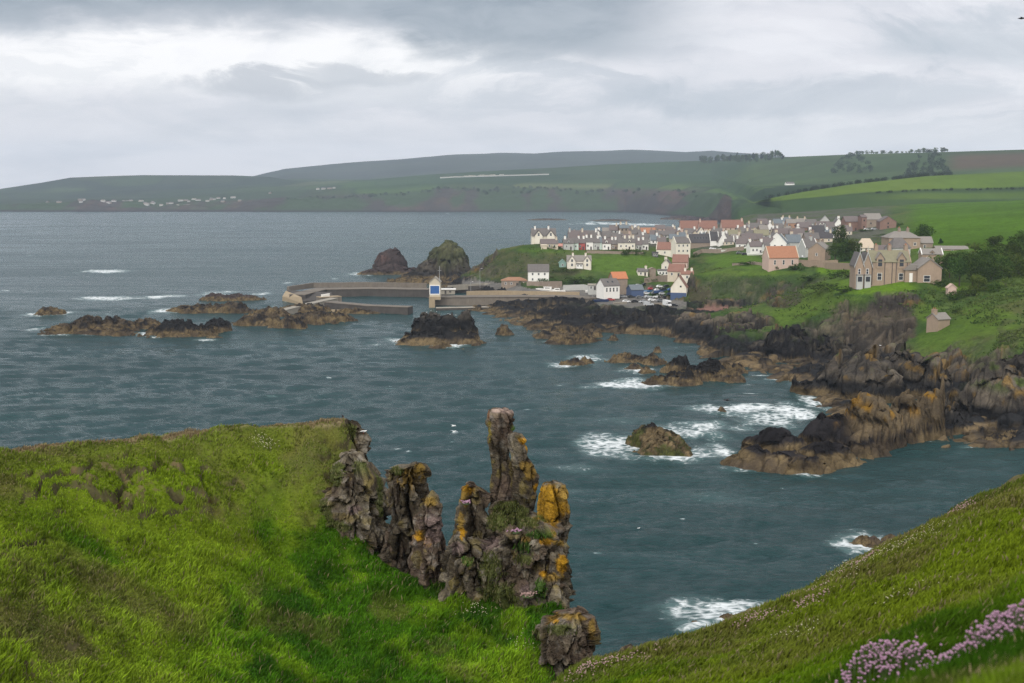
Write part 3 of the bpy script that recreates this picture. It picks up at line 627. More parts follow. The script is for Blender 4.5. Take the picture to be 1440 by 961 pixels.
# ================================================================ SEA ROCKS AND STACKS
ROCKM = attr_mat('shore_rock', 0.6, 2.2, 0.48, 0.9, 0.8)
def sea_rock(label, lumps, seed, name='sea_rock', cat='rock', group=None, style='tidal', dens=1.15, fac=.6):
    """lumps: (centre px, waterline py, width px, top py, depth m, steepness)"""
    E_ = []
    for (px, py, wp, tp, dep, pw) in lumps:
        x, y, _ = W(px, py, z=0); y2 = y + dep / 2; x2 = x * y2 / y
        H = EYE + float(slope(tp)) * (y2 + dep * .1); E_.append((x2, y2, wp * y / F / 2 * 1.06, dep / 2 * 1.1, H, max(1.25, pw * .62)))
    x0 = min(e[0] - e[2] * 1.25 for e in E_); x1 = max(e[0] + e[2] * 1.25 for e in E_); y0 = min(e[1] - e[3] * 1.3 for e in E_); y1 = max(e[1] + e[3] * 1.3 for e in E_)
    sx = y0 / F * dens * 1.25; sy = max(sx * .55, (y1 - y0) / 130); sx = max(sx, (x1 - x0) / 260)
    xs = np.arange(x0, x1 + sx, sx); ys = np.arange(y0, y1 + sy, sy); X, Y = np.meshgrid(xs, ys)
    big = max(e[4] for e in E_); S = max(1.6, min(7.0, big * .55))
    n1 = fbm2(X / S / 1.6, Y / S / 1.6, 4, seed); n2 = fbm2(X / S * 1.6, Y / S * 1.6, 4, seed + 9)
    ca, sa = math.cos(.45), math.sin(.45); Xr, Yr = X * ca + Y * sa, -X * sa + Y * ca
    f1, f2, idv = worley3(Xr / S + .3 * n1, Yr / S * 1.7 + .3 * n2, X * 0 + .5, seed); g1, g2, idg = worley3(Xr / S * 2.6 + .3 * n2, Yr / S * 3.6, X * 0 + .5, seed + 4)
    jb, pb, ib = facets(Xr / S / 1.5 + .15 * n1, Yr / S / 1.1 + .15 * n2, X * 0 + .5, seed + 70, 1.8); js, ps, is_ = facets(Xr / S * 1.7 + .15 * n2, Yr / S * 2.1, X * 0 + .5, seed + 80, 1.8)
    Z = np.full(X.shape, -6.0)
    for (cx, cy, rx, ry, H, pw) in E_:
        q = np.sqrt(((X - cx) / rx) ** 2 + ((Y - cy) / ry) ** 2) * (1 - .30 * n1 - .12 * n2)
        h = (H + 1.2) * np.clip(1 - np.clip(q, 0, 1.5) ** pw, -1, 1) - 1.2
        h = h + np.clip(H, 0, 10) * fac * (.42 * pb + .18 * ps) * np.clip(1.25 - q, 0, 1)
        Z = np.maximum(Z, h)
    a = np.clip(Z + .8, 0, 3) / 3 * min(1.0, big / 5 + .25)
    Z = Z + a * (-.8 * (1 - sst(jb, 0, .12)) + .5 * ps - .4 * (1 - sst(js, 0, .14)) + .35 * n2 + .25 * n1)
    tone = .5 + .5 * n1; zz = Z + .7 * n1 + .5 * n2
    sh3 = sst(Z, .3, 2.5) * min(1.0, big / 6)
    j3, p3, i3 = facets(X / S * 1.2, Y / S * 1.2, Z / S * 2.0, seed + 90, 1.6); X = X + sh3 * S * .22 * p3; Y = Y + sh3 * S * .34 * p3
    n1 = fbm3(X / S / 1.4, Y / S / 1.4, Z / S * .9, 4, seed + 50); n2 = fbm3(X / S * 1.8, Y / S * 1.8, Z / S * 2.4, 4, seed + 60); tone = .5 + .5 * n1; zz = Z + .7 * n1 + .5 * n2
    C = lerp((.125, .092, .050), (.066, .050, .034), sst(n1 + .5 * n2, -.3, .35))
    if style == 'tidal':
        C = lerp(C, (.019, .018, .018), sst(zz, 1.9, 2.7)); C = lerp(C, lerp((.045, .040, .036), (.085, .073, .058), tone), sst(zz, 6, 9))
    elif style == 'tan':
        C = lerp(C, (.060, .048, .036), .8 * sst(zz, 2.2, 3.6)); C = lerp(C, (.022, .020, .020), sst(n2 + n1, .1, .5) * sst(zz, 1.2, 2))
    elif style == 'weedy':
        C = lerp(C, (.055, .060, .018), sst(n1 + .4 * n2, -.1, .35)); C = lerp(C, (.020, .018, .018), sst(zz, 4.0, 4.8))
    elif style == 'promontory':
        black = sst(zz, 2.3, 3.0) * (1 - sst(X - .25 * (Y - 270), 79, 84)); C = lerp(C, (.019, .017, .018), np.maximum(black, sst(zz, 2.3, 3) * (1 - sst(zz, 3.2, 4.2))))
        C = lerp(C, lerp((.085, .066, .044), (.125, .092, .052), tone), sst(zz, 3.6, 4.8) * (1 - black)); C = lerp(C, (.21, .115, .020), sst(n2 + .6 * n1, .22, .5) * sst(zz, 6, 8.5))
    elif style == 'grass':
        C = lerp(C, (.030, .028, .028), sst(zz, 1.5, 3)); C = lerp(C, (.070, .060, .048), sst(zz, 4, 7))
        C = lerp(C, lerp((.052, .062, .028), (.082, .080, .042), tone), sst(zz + 7 * n1, 7, 15))
    elif style == 'black':
        C = lerp(C, (.020, .019, .020), sst(zz, .8, 1.6)); C = lerp(C, (.060, .052, .042), sst(n1 + .5 * n2, .05, .45) * sst(zz, 3, 5)); C = lerp(C, (.055, .070, .022), sst(n2, .1, .5) * sst(zz, 6, 9) * .7)
    elif style == 'brown':
        C = lerp(C, (.022, .021, .021), sst(zz, 1.4, 2.2)); C = lerp(C, lerp((.048, .042, .036), (.105, .088, .068), sst(n1 + .6 * n2, -.3, .4)), sst(zz, 4.2, 6)); C = lerp(C, (.055, .070, .022), sst(n2 + .6 * n1, .25, .6) * sst(zz, 8, 11)); C = lerp(C, (.17, .105, .03), sst(n1 - n2, .3, .6) * sst(zz, 5, 7) * .7)
    elif style == 'dark':
        C = lerp(C, (.055, .042, .040), sst(zz, 1.2, 2.2)); C = lerp(C, (.095, .062, .056), sst(n1, .1, .5) * sst(zz, 5, 8))
    C = C * ((1 - .5 * (1 - sst(js, 0, .12))) * (.72 + .56 * i3))[..., None]
    keep = Z > -1.4
    V, f, Cc = compact(np.stack([X, Y, np.maximum(Z, -2.5)], -1).reshape(-1, 3), grid_faces(len(ys), len(xs), keep), C.reshape(-1, 3))
    ox, oy = (x0 + x1) / 2, (y0 + y1) / 2; V = V - np.array([ox, oy, 0])
    o = mesh_np(name, V, f, ROCKM, Cc); o.location = (ox, oy, 0)
    return tag(o, label, cat, group)
RK = 'rocks breaking the surface of the bay'
sea_rock('black humped rock island on a tan weed covered shelf in front of the harbour entrance', [(615,488,128,460,24,2.5),(582,484,60,466,14,2),(606,474,46,436,17,5),(632,473,66,441,17,4),(653,475,42,438,13,5),(664,480,28,462,10,2.5),(640,486,80,470,12,3)], 200, group=RK)
sea_rock('black topped weedy green rock ringed by white surf in the middle of the cove', [(932,646,96,612,16,2.6),(914,634,60,592,14,3.0),(930,640,70,602,14,2.8),(952,642,56,614,12,2.4)], 210, group=RK, style='weedy', fac=.30)
sea_rock('long dark rock promontory with a tan tidal skirt and orange knobs', [(1062,662,92,632,12,3),(1110,668,120,636,13,3),(1160,657,110,622,13,3),(1208,645,86,612,12,3),(1095,645,110,603,13,3),(1160,636,120,583,14,3.5),(1218,632,84,560,13,4.5),(1268,622,54,558,12,5),(1306,620,50,549,12,5),(1318,612,18,546,8,4)], 220, group=RK, style='promontory', dens=1.0, fac=.75)
sea_rock('short low tan reef with surf on its seaward side, left of the longer reef', [(808,515,54,504,8,2.5),(822,513,30,501,7,2.5)], 230, group=RK, style='tan')
sea_rock('long low tan reef stretching across the inlet below the foreshore', [(885,512,66,496,11,2.5),(868,511,34,499,9,2.5),(915,514,48,499,10,2.5),(893,520,30,511,7,2.5)], 240, group=RK, style='tan')
sea_rock('small weedy rock awash between the long tan reef and the black ledge', [(908,526,32,514,7,2.5)], 250, group=RK, style='tan')
sea_rock('broad black and tan ledge with the widest surf breaking to its left', [(948,543,74,523,10,3.2),(985,536,92,511,13,3),(955,526,46,500,9,3),(1000,530,60,506,9,3)], 260, group=RK, dens=1.0)
sea_rock('flat tan ledge beside the black ledge, nearest the foot of the cliffs', [(1020,538,72,522,10,3.2),(1012,528,56,508,9,3),(1035,526,40,512,9,3)], 270, group=RK, style='tan')
sea_rock('small dark rock standing alone in the quiet inlet behind the reefs', [(924,497,14,487,5,3)], 280, group=RK)
sea_rock('small tan rock off the end of the foreshore shelf', [(863,480,16,470,6,3)], 285, group=RK, style='tan')
sea_rock('dark rounded rock off the corner of the harbour foreshore', [(708,472,30,457,8,3.2)], 290, group=RK, style='tan')
sea_rock('tan stepped shelf of rock at the seaward end of the foreshore', [(806,484,76,467,14,3),(790,474,60,459,12,3),(830,476,40,458,11,3)], 295, group=RK, style='tan')
sea_rock('dark tip of rock awash in a wide sheet of foam', [(1014,580,18,572,4,3)], 300, group=RK)
sea_rock('brown slab of rock at the waterline under the right hand cliff', [(1402,629,66,611,9,3),(1425,626,50,606,9,3)], 305, group=RK, style='tan')
sea_rock('dark wet rocks awash in the heaviest foam below the near slope', [(1020,880,42,862,4,3.5),(1040,872,30,864,3,3.5)], 310, group=RK, style='tidal', dens=.9)
sea_rock('small dark wet rock awash in foam, left of the larger pair', [(978,884,24,871,2.5,3.5)], 312, group=RK, dens=.9)
sea_rock('low brown rock half hidden behind the near grass slope', [(1222,771,58,754,5,3.2),(1208,768,24,756,3,3),(1250,765,40,752,4,3)], 315, group=RK, style='dark', dens=.9)
CF = 'rock outcrops along the foot of the cliffs'
for k, (lb, lumps, st) in enumerate([
 ('broad grey brown ledges of rock rising behind the promontory under the mansion cliff', [(1225,566,170,500,26,3.4),(1180,560,110,520,20,3),(1275,562,110,494,22,3.6),(1310,566,70,504,18,4)], 'brown'),
 ('tall brown cliff buttress at the right edge above the water', [(1405,604,90,512,24,4),(1440,600,80,500,24,4),(1372,598,60,530,20,4),(1345,604,44,545,14,4)], 'brown'),
 ('black wet rock face at the foot of the green spur with the orange lichen', [(1110,508,120,468,24,3.4),(1170,512,110,474,20,3.4),(1070,505,60,480,16,3)], 'black'),
 ('jagged black reef in front of the red sand beach', [(1000,474,130,449,26,3),(1055,482,80,453,20,3),(945,470,90,450,22,3),(1030,468,80,447,18,3.4)], 'black'),
 ('dark rocks along the foreshore in front of the car park', [(860,462,120,443,26,3),(800,458,110,444,24,3),(910,462,70,440,22,3),(840,452,80,437,18,3)], 'black'),
 ('knobbly rock between the ledges and the right hand buttress', [(1335,612,46,566,14,4),(1318,606,40,572,12,4)], 'brown')]):
    sea_rock(lb, lumps, 500 + 7 * k, 'rock_outcrop', 'rock outcrop', CF, st, 1.2, .85)
SK = 'skerries off the harbour'
sea_rock('small rounded skerry standing alone at the left end of the reef', [(70,444,46,432,18,3)], 320, group=SK, style='tan')
sea_rock('longest knobbly brown skerry, nearest the left edge of the bay', [(88,470,66,456,16,3),(122,470,52,446,16,4),(165,468,66,448,18,4),(205,464,52,449,16,3),(140,472,120,460,14,3)], 325, group=SK, style='tan')
sea_rock('dark flat topped skerry in front of the longest one', [(255,474,108,453,18,3.5),(305,469,42,449,16,4),(245,466,60,449,14,4)], 330, group=SK)
sea_rock('thin tan skerry behind the dark flat topped one, joined to the breakwater rocks', [(298,441,132,428,16,3),(330,441,50,425,12,4),(255,439,44,430,12,3)], 335, group=SK, style='tan')
sea_rock('farthest flat skerry with waves breaking over its outer edge', [(330,424,96,414,20,3),(300,423,44,413,14,3)], 340, group=SK, style='dark')
sea_rock('tiny wave washed rock in front of the skerries', [(301,476,36,472,6,3)], 345, group=SK, style='dark')
sea_rock('broad tan rock platform running out under the harbour breakwater', [(362,459,84,444,16,3.2),(410,463,56,444,14,3),(440,456,90,438,16,3.2),(472,452,66,440,14,3.4),(380,446,70,433,16,3)], 350, group=SK, style='tan')
sea_rock('brown rocks at the foot of the inner breakwater arm', [(430,440,90,428,14,3),(500,442,90,434,8,3)], 355, group=SK, style='tan')
sea_rock('dark reddish stack of rock standing off the headland', [(530,387,60,378,24,3),(550,386,68,372,28,3.2),(551,382,38,351,22,4.5),(560,382,30,358,18,4),(580,387,44,376,18,3)], 360, 'sea_stack', 'sea stack', style='dark', fac=.6)
sea_rock('tall humped sea stack with pale grass over its crown', [(604,394,52,366,34,2.6),(630,394,58,338,36,3.6),(615,393,50,348,32,3),(645,394,34,348,28,4),(590,392,40,377,30,3)], 365, 'sea_stack', 'sea stack', style='grass', fac=.4)
sea_rock('low brown shelf of rock between the stack and the harbour wall', [(570,398,70,390,18,3),(610,400,60,392,16,3),(640,399,50,388,16,3)], 370, group=RK, style='tan')
for k, (px, py, wd, tp, lb) in enumerate([(770,310,60,307.5,'dark'),(860,311,60,308.5,'dark'),(960,309,60,304,'dark'),(985,313,60,306,'dark'),(1000,304,30,300.5,'dark')]):
    sea_rock(['flat dark tidal rock farthest out in the bay behind the village','thin line of dark rock behind the surf beyond the village','wide dark tidal rocks behind the orange roofed rows','dark rocks where the far beach meets the village','small dark rocks on the far beach above the village'][k], [(px,py,wd,tp,60,3)], 380 + k, group='tidal rocks behind the village', style='dark')

# ================================================================ HARBOUR
STONE = plain_mat('harbour_stone', (.150, .128, .105), .95, .35, .35)
DARKSTONE = plain_mat('wet_stone', (.060, .053, .048), .9, .40, .3)
PALESTONE = plain_mat('pale_concrete', (.26, .235, .195), .9, .30, .4)
TANSTONE = plain_mat('tan_concrete', (.30, .235, .155), .9, .25, .5)
WHITE = plain_mat('white_paint', (.74, .72, .68), .7, .08, .8)
CREAM = plain_mat('cream_render', (.50, .44, .34), .8, .10, .8)
BLUEP = plain_mat('blue_paint', (.030, .10, .28), .5, .10, .8)
STEEL = plain_mat('galvanised_steel', (.35, .36, .37), .5, .1, 2.0)
def wall_run(name, label, cat, pts, w, z0, z1, mat, group=None, cap=None, capm=None, step=3.0):
    """a masonry wall following a line of ground points: slightly irregular courses, with a cap as a part"""
    P_ = [Vector((p[0], p[1])) for p in pts]; top = []
    zt = z1 if isinstance(z1, (list, tuple)) else [z1] * len(P_); zb = z0 if isinstance(z0, (list, tuple)) else [z0] * len(P_)
    pp = []
    for i in range(len(P_) - 1):
        n = max(1, int((P_[i + 1] - P_[i]).length / step))
        for k in range(n + (i == len(P_) - 2)): t = k / n; pp.append((P_[i].lerp(P_[i + 1], t), zb[i] + (zb[i + 1] - zb[i]) * t, zt[i] + (zt[i + 1] - zt[i]) * t))
    rr = random.Random(len(label or 'wall')); V = []; CV = []
    for i, (p, a, b) in enumerate(pp):
        q = pp[max(0, i - 1)][0]; r = pp[min(len(pp) - 1, i + 1)][0]; t = (r - q).normalized(); nrm = Vector((t.y, -t.x)); j = rr.uniform(-.06, .06) * min(1, w)
        for s, z in ((-.55, a), (-.5, b + j), (.5, b + j), (.55, a)): V.append((p.x + nrm.x * w * s, p.y + nrm.y * w * s, z))
        c = cap or 0
        for s, z in ((-.54, b + j + .004), (-.54, b + j + c), (.54, b + j + c), (.54, b + j + .004)): CV.append((p.x + nrm.x * w * s, p.y + nrm.y * w * s, z))
    F_ = [(i * 4 + k, i * 4 + k + 1, (i + 1) * 4 + k + 1, (i + 1) * 4 + k) for i in range(len(pp) - 1) for k in range(3)] + [(3, 2, 1, 0), tuple(len(V) - 4 + k for k in range(4))]
    FC = [(i * 4 + k, i * 4 + (k + 1) % 4, (i + 1) * 4 + (k + 1) % 4, (i + 1) * 4 + k) for i in range(len(pp) - 1) for k in range(4)] + [(3, 2, 1, 0), tuple(len(V) - 4 + k for k in range(4))]
    o = MB().add(V, F_).build(name, mat)
    if cap: MB().add(CV, FC).build('coping', capm or PALESTONE, o)
    return tag(o, label, cat, group)
def wp(px, py, z): return W(px, py, z=z)
# outer breakwater: deck, parapet, sloping end
bw = wall_run('breakwater', 'long outer stone breakwater running across the back of the harbour', 'breakwater', [wp(418,415,4.2), wp(450,407,4.2), wp(520,406,4.2), wp(604,407,4.2)], 9.0, -2, 4.2, DARKSTONE, cap=.35, capm=STONE)
pts = [wp(405,407,4.6), wp(440,402.5,4.6), wp(520,401.5,4.6), wp(600,402.5,4.6)]
pr = wall_run('parapet', None, None, pts, 1.6, 3.5, [6.2, 6.6, 6.6, 6.2], STONE); pr.parent = bw
b = MB(); A_, B_, C_, D_ = wp(397,417,2.5), wp(426,427,1.2), wp(424,418,4.2), wp(402,409,5.2)
b.add([A_, B_, (B_[0], B_[1], -2), (A_[0], A_[1], -2), D_, C_, (C_[0], C_[1], -2), (D_[0], D_[1], -2)], [(0, 3, 2, 1), (0, 1, 5, 4), (1, 2, 6, 5), (4, 5, 6, 7), (0, 4, 7, 3)])
tag(b.build('slipway', TANSTONE), 'sloping tan concrete ramp at the tip of the outer breakwater', 'ramp')
b = MB(); A_, B_, C_, D_ = wp(426,424,1.2), wp(470,421,1.4), wp(466,411,4.4), wp(404,408.5,5.0)
b.add([A_, B_, (B_[0], B_[1], -2), (A_[0], A_[1], -2), D_, C_, (C_[0], C_[1], -2), (D_[0], D_[1], -2)], [(0, 3, 2, 1), (0, 1, 5, 4), (1, 2, 6, 5), (4, 5, 6, 7), (0, 4, 7, 3)])
tag(b.build('sloping_revetment', DARKSTONE), 'dark sloping stone apron between the breakwater tip and the inner arm', 'revetment')
wall_run('causeway', 'pale concrete causeway leading out over the rocks to the inner breakwater arm', 'causeway', [wp(392,437.5,2.2), wp(425,430,2.6), wp(452,424,3.0), wp(470,420,3.2)], 4.6, -1, [2.2, 2.8, 3.2, 3.4], PALESTONE, cap=.2, capm=PALESTONE, step=2)
ia = wall_run('inner_pier', 'long inner harbour arm with a dark weedy wall and a pale foot', 'pier', [wp(462,425,3.4), wp(520,430,3.4), wp(577,432,3.4)], 6.0, -2, 3.4, DARKSTONE, cap=.3, capm=STONE)
ft = wall_run('footing', None, None, [wp(452,435.5,.9), wp(520,436.5,.9), wp(577.5,438,.9)], 2.4, -2, .9, TANSTONE); ft.parent = ia
wall_run('dark_jetty', 'short dark jetty rounded at its end beside the causeway', 'jetty', [wp(478,417,3.6), wp(447,418.5,3.6)], 5, -2, 3.6, STONE, cap=.3, capm=TANSTONE)
# quay on the village side
qy = wall_run('quay', 'long brown stone quay under the boathouse facing the black rock island', 'quay', [wp(607,418,4.3), wp(660,417.5,4.3), wp(720,417,4.3), wp(800,417,4.3), wp(838,420,4.3)], 10.0, -2, 4.3, STONE, cap=.35, capm=STONE)
ld = wall_run('lower_landing', None, None, [wp(613,433,1.1), wp(660,432,1.3), wp(715,431,1.6)], 5.0, -2, [1.0, 1.1, 1.3], DARKSTONE, cap=.25, capm=PALESTONE); ld.parent = qy
wall_run('quay_parapet', 'low tan wall along the back of the quay', 'wall', [wp(656,411,5.2), wp(700,410,5.2), wp(760,411,5.2), wp(815,412,5.2)], 1.0, 3, 5.7, TANSTONE, step=4)
wall_run('harbour_road_wall', 'pale thin wall running along the far side of the harbour basin to the brown shed', 'wall', [wp(630,402,5), wp(680,399,5), wp(712,399,5)], 1.0, 2, 5.2, PALESTONE)
wall_run('basin_wall', 'dark wall at the head of the harbour basin behind the boathouse', 'wall', [wp(604,412,3), wp(640,404,3.5), wp(700,402,3.8)], 3.0, -2, 4.0, DARKSTONE)
# boathouse
bh = empty('boathouse', W(611.5, 421, z=4.2)); s_ = bh.location.y / F
tag(bh, 'tall narrow cream boathouse with a big blue door at the end of the quay', 'boathouse')
wd = 15.0 * s_
MB().prism([(-wd/2, -.5), (wd/2, -.5), (wd/2, 8.9), (0, 11.4), (-wd/2, 8.9)], 0, 9).build('wall', CREAM, bh)
rf = MB()
for sg in (-1, 1): rf.add([(sg*(wd/2+.35), -.4, 8.75), (0, -.4, 11.55), (0, 9.3, 11.55), (sg*(wd/2+.35), 9.3, 8.75), (sg*(wd/2+.35), -.4, 9.0), (0, -.4, 11.82), (0, 9.3, 11.82), (sg*(wd/2+.35), 9.3, 9.0)], [(0,1,2,3),(4,7,6,5),(0,4,5,1),(1,5,6,2),(2,6,7,3),(3,7,4,0)])
rf.build('roof', PALESTONE, bh)
MB().box(-wd*.42, wd*.42, -.06, .02, 2.9, 7.1).build('door', BLUEP, bh)
fr = MB().box(-wd*.5, -wd*.425, -.16, -.01, 2.6, 7.5).box(wd*.425, wd*.5, -.16, -.01, 2.6, 7.5).box(-wd*.424, wd*.424, -.16, -.01, 7.12, 7.6).box(-wd*.424, wd*.424, -.16, -.01, 2.4, 2.86); fr.build('door_frame', WHITE, bh)
MB().tube((wd*.42, 3, 9), (wd*.42, 3, 17.5), .16, .08).tube((wd*.25, 3, 15), (wd*.6, 3, 15), .06).build('mast', STEEL, bh)
MB().prism([(-wd/2-.2, -6), (wd*.02, -6), (wd*.02, -.2), (wd/2+.2, -.2), (wd/2+.2, 1.4), (-wd/2-.2, 1.4)], -1.2, -.03).build('plinth', TANSTONE, bh)
cb = empty('store_hut', W(629, 413.5, z=4.4)); tag(cb, 'low flat roofed pale store hut beside the boathouse', 'hut')
MB().box(-4.2, 4.2, 0, 4, -.3, 2.3).build('wall', PALESTONE, cb); MB().box(-4.7, 4.7, -.5, 4.4, 2.31, 2.75).build('roof', WHITE, cb); MB().box(-1.5, -.5, -.06, .02, 0, 1.9).build('door', DARKSTONE, cb)
MB().box(1, 2.2, -.05, .02, .8, 1.7).build('window', DARKSTONE, cb)
# masts and lamps on the quay
def lamp_post(x, y, z, h=7.0):
    t = empty('lamp_post', (x, y, z)); MB().tube((0, 0, -.3), (0, 0, h), .09, .06).build('pole', STEEL, t); MB().tube((0, 0, h), (.9, 0, h + .25), .05).build('arm', STEEL, t); MB().box(.8, 1.5, -.12, .12, h + .18, h + .32).build('lamp_head', WHITE, t); return t
tag(lamp_post(*W(675, 404, z=4.2), 11), 'tall thin lamp post on the quay beside the pale wall', 'lamp post', 'lamp posts by the harbour')
tag(lamp_post(*W(662, 412, z=4.4), 6), 'short lamp post on the quay in front of the pale wall', 'lamp post', 'lamp posts by the harbour')
# small boats in the basin
def boat(px, py, z, L, rz, hullm, label, cabin=True):
    t = empty('fishing_boat', W(px, py, z=z), rz); n = 9; vs = []; B = L * .16
    for i in range(n):
        f = i / (n - 1); x = (f - .5) * L; wv = B * (1 - max(0, (f - .45) / .55) ** 2.2) * (.75 + .25 * min(1, f * 4)); sh = .9 + .55 * f * f
        vs += [(x, -wv, sh), (x, -wv * .62, -.35), (x, wv * .62, -.35), (x, wv, sh), (x, wv * .9, sh - .18), (x, -wv * .9, sh - .18)]
    fs = [(i * 6 + k, i * 6 + (k + 1) % 6, (i + 1) * 6 + (k + 1) % 6, (i + 1) * 6 + k) for i in range(n - 1) for k in range(6)] + [(5, 4, 3, 2, 1, 0), tuple(len(vs) - 6 + k for k in range(6))]
    MB().add(vs, fs).build('hull', hullm, t)
    if cabin:
        c = MB().box(-L*.2, L*.12, -B*.55, B*.55, .75, 2.2).box(-L*.22, L*.15, -B*.6, B*.6, 2.21, 2.35).build('cabin', WHITE, t)
        MB().box(-L*.15, L*.08, -B*.56, B*.56, 1.5, 2.0).build('window', DARKSTONE, c)
        MB().tube((-L*.1, 0, 2.3), (-L*.1, 0, 4.4), .05).build('mast', STEEL, t)
    return tag(t, label, 'boat', 'boats about the harbour')
boat(581, 413.5, 0.2, 7, .2, WHITE, 'white boat moored under the breakwater wall left of the boathouse')
boat(458, 416.5, 4.2, 5, .6, WHITE, 'small white boat drawn up on the jetty at the breakwater tip', False)
boat(769, 409.5, 4.6, 13, 2.9, WHITE, 'long white boat lying ashore on the quay below the three windowed white house')
boat(784, 411.5, 4.6, 9, .1, WHITE, 'pale white boat ashore on the quay, right of the longer white one')
boat(500, 411.5, .2, 8, .1, BLUEP, 'dark blue boat moored low against the outer breakwater')
boat(537, 412.5, .2, 8, 3.0, DARKSTONE, 'black hulled boat moored against the outer breakwater')
boat(832, 410.5, 5.0, 7, .3, WHITE, 'small white boat ashore in front of the grey flat extension', False)

# ================================================================ VILLAGE
def wallm(n, c, a=.12): return plain_mat(n, c, .85, a, .6)
def roofm(n, c, a=.22): return plain_mat(n, c, .8, a, .9, bands=2.2)
CREAM = wallm('cream_wall', (.66, .61, .52)); PINK = wallm('pink_render', (.50, .37, .31)); GREYW = wallm('grey_render', (.40, .40, .38)); BUFF = wallm('buff_render', (.52, .45, .35)); REDW = wallm('red_render', (.36, .085, .075)); GREENW = wallm('pale_green_render', (.50, .58, .52))
TEAL = wallm('green_boards', (.20, .31, .27)); SAND_ = wallm('sandstone', (.30, .225, .165), .22); BROWNS = wallm('red_sandstone', (.20, .125, .10), .25); RUBBLE = wallm('brown_rubble', (.24, .19, .15), .3); BLUEW = wallm('blue_boards', (.06, .09, .17))
SLATE = roofm('grey_slate', (.128, .116, .110), .35); DSLATE = roofm('dark_slate', (.060, .056, .060)); BSLATE = roofm('blue_slate', (.13, .15, .165)); PALER = roofm('pale_slate', (.21, .19, .17)); ORANGE = roofm('orange_pantile', (.33, .155, .09)); REDT = roofm('red_pantile', (.215, .112, .085)); BRT = roofm('bright_orange_pantile', (.42, .16, .075)); PURPLE = roofm('purple_slate', (.135, .112, .108)); MOSS = roofm('mossy_slate', (.20, .185, .12))
GLASS = plain_mat('window_glass', (.028, .032, .038), .12, .1, 1.0, .5); FRAME = plain_mat('window_frame', (.70, .69, .66), .6, .05, 1.0); DOORM = plain_mat('dark_door', (.06, .05, .05), .5, .1, 1.0); POT = plain_mat('clay_pot', (.30, .14, .08), .8, .1, 3.0)
def add_window(t, x, y, z, w, h, face, frames=True):
    """face: 'f' on the front wall (-y), 'l' on the end wall (-x), 'r' on the end wall (+x)"""
    if face == 'f': gl = MB().box(x - w/2, x + w/2, y - .025, y + .03, z, z + h)
    else:
        k = -1 if face == 'l' else 1; gl = MB().box(min(x + k*.025, x - k*.03), max(x + k*.025, x - k*.03), y - w/2, y + w/2, z, z + h)
    g_ = gl.build('window', GLASS, t)
    if frames:
        f_ = .13; b = MB(); bars = [(-w/2 - f_, -w/2, 0, h), (w/2, w/2 + f_, 0, h), (-w/2 - f_, w/2 + f_, h + .002, h + f_), (-w/2 - f_ - .05, w/2 + f_ + .05, -f_, -.002), (-w/2, w/2, h*.5 - .035, h*.5 + .035)]
        for a0, a1, c0, c1 in bars:
            if face == 'f': b.box(x + a0, x + a1, y - .07, y - .028, z + c0, z + c1)
            else:
                k = -1 if face == 'l' else 1; b.box(min(x + k*.028, x + k*.07), max(x + k*.028, x + k*.07), y + a0, y + a1, z + c0, z + c1)
        b.build('frame', FRAME, g_)
def chimney(rf, x, y, zr, wall, sx=.55, sy=.85, h=1.5, pots=2):
    c = MB().box(x - sx, x + sx, y - sy, y + sy, zr - 1.4, zr + h).box(x - sx - .08, x + sx + .08, y - sy - .08, y + sy + .08, zr + h + .002, zr + h + .18).build('chimney', wall, rf)
    for i in range(pots): yy = y + (i - (pots - 1) / 2) * sy * .9; MB().tube((x, yy, zr + h + .17), (x, yy, zr + h + .75), .17, .14, 6).build('chimney_pot', POT, c)
def gable_body(t, L, D, eh, rh, wall, roof, name='wall', ov=.3, skew=None, base=-2.5):
    MB().prismx([(-D/2, base), (D/2, base), (D/2, eh), (0, eh + rh), (-D/2, eh)], -L/2, L/2).build(name, wall, t)
    k = rh / (D / 2); th = .22; rf = MB(); e = 0 if skew else ov
    for sg in (-1, 1):
        y0, z0 = sg * (D/2 + ov), eh - k * ov + .03; y1, z1 = 0, eh + rh + .03
        rf.add([(-L/2 - e, y0, z0), (L/2 + e, y0, z0), (L/2 + e, y1, z1), (-L/2 - e, y1, z1), (-L/2 - e, y0, z0 + th), (L/2 + e, y0, z0 + th), (L/2 + e, y1, z1 + th), (-L/2 - e, y1, z1 + th)],
               [(0, 1, 2, 3), (4, 7, 6, 5), (0, 4, 5, 1), (1, 5, 6, 2), (3, 2, 6, 7), (0, 3, 7, 4)])
    r = rf.build('roof', roof, t)
    if skew:
        for s in (-1, 1):
            b = MB(); x0, x1 = sorted((s * (L/2 - .12), s * (L/2 + .22)))
            b.prismx([(-D/2 - ov, eh - k * ov - .1), (0, eh + rh - .1), (D/2 + ov, eh - k * ov - .1), (D/2 + ov, eh - k * ov + .45), (0, eh + rh + .5), (-D/2 - ov, eh - k * ov + .45)], x0, x1)
            b.build('skew', skew, t)
    return r
def hip_body(t, L, D, eh, rh, wall, roof, ridge=.45, base=-2.5):
    MB().box(-L/2, L/2, -D/2, D/2, base, eh).build('wall', wall, t); o = .4; rl = max(.0, L/2 * ridge)
    return MB().add([(-L/2-o, -D/2-o, eh+.01), (L/2+o, -D/2-o, eh+.01), (L/2+o, D/2+o, eh+.01), (-L/2-o, D/2+o, eh+.01), (-rl, 0, eh+rh), (rl, 0, eh+rh)], [(0, 3, 2, 1), (0, 1, 5, 4), (1, 2, 5), (2, 3, 4, 5), (3, 0, 4)]).build('roof', roof, t)
VG = 'houses of the fishing village'
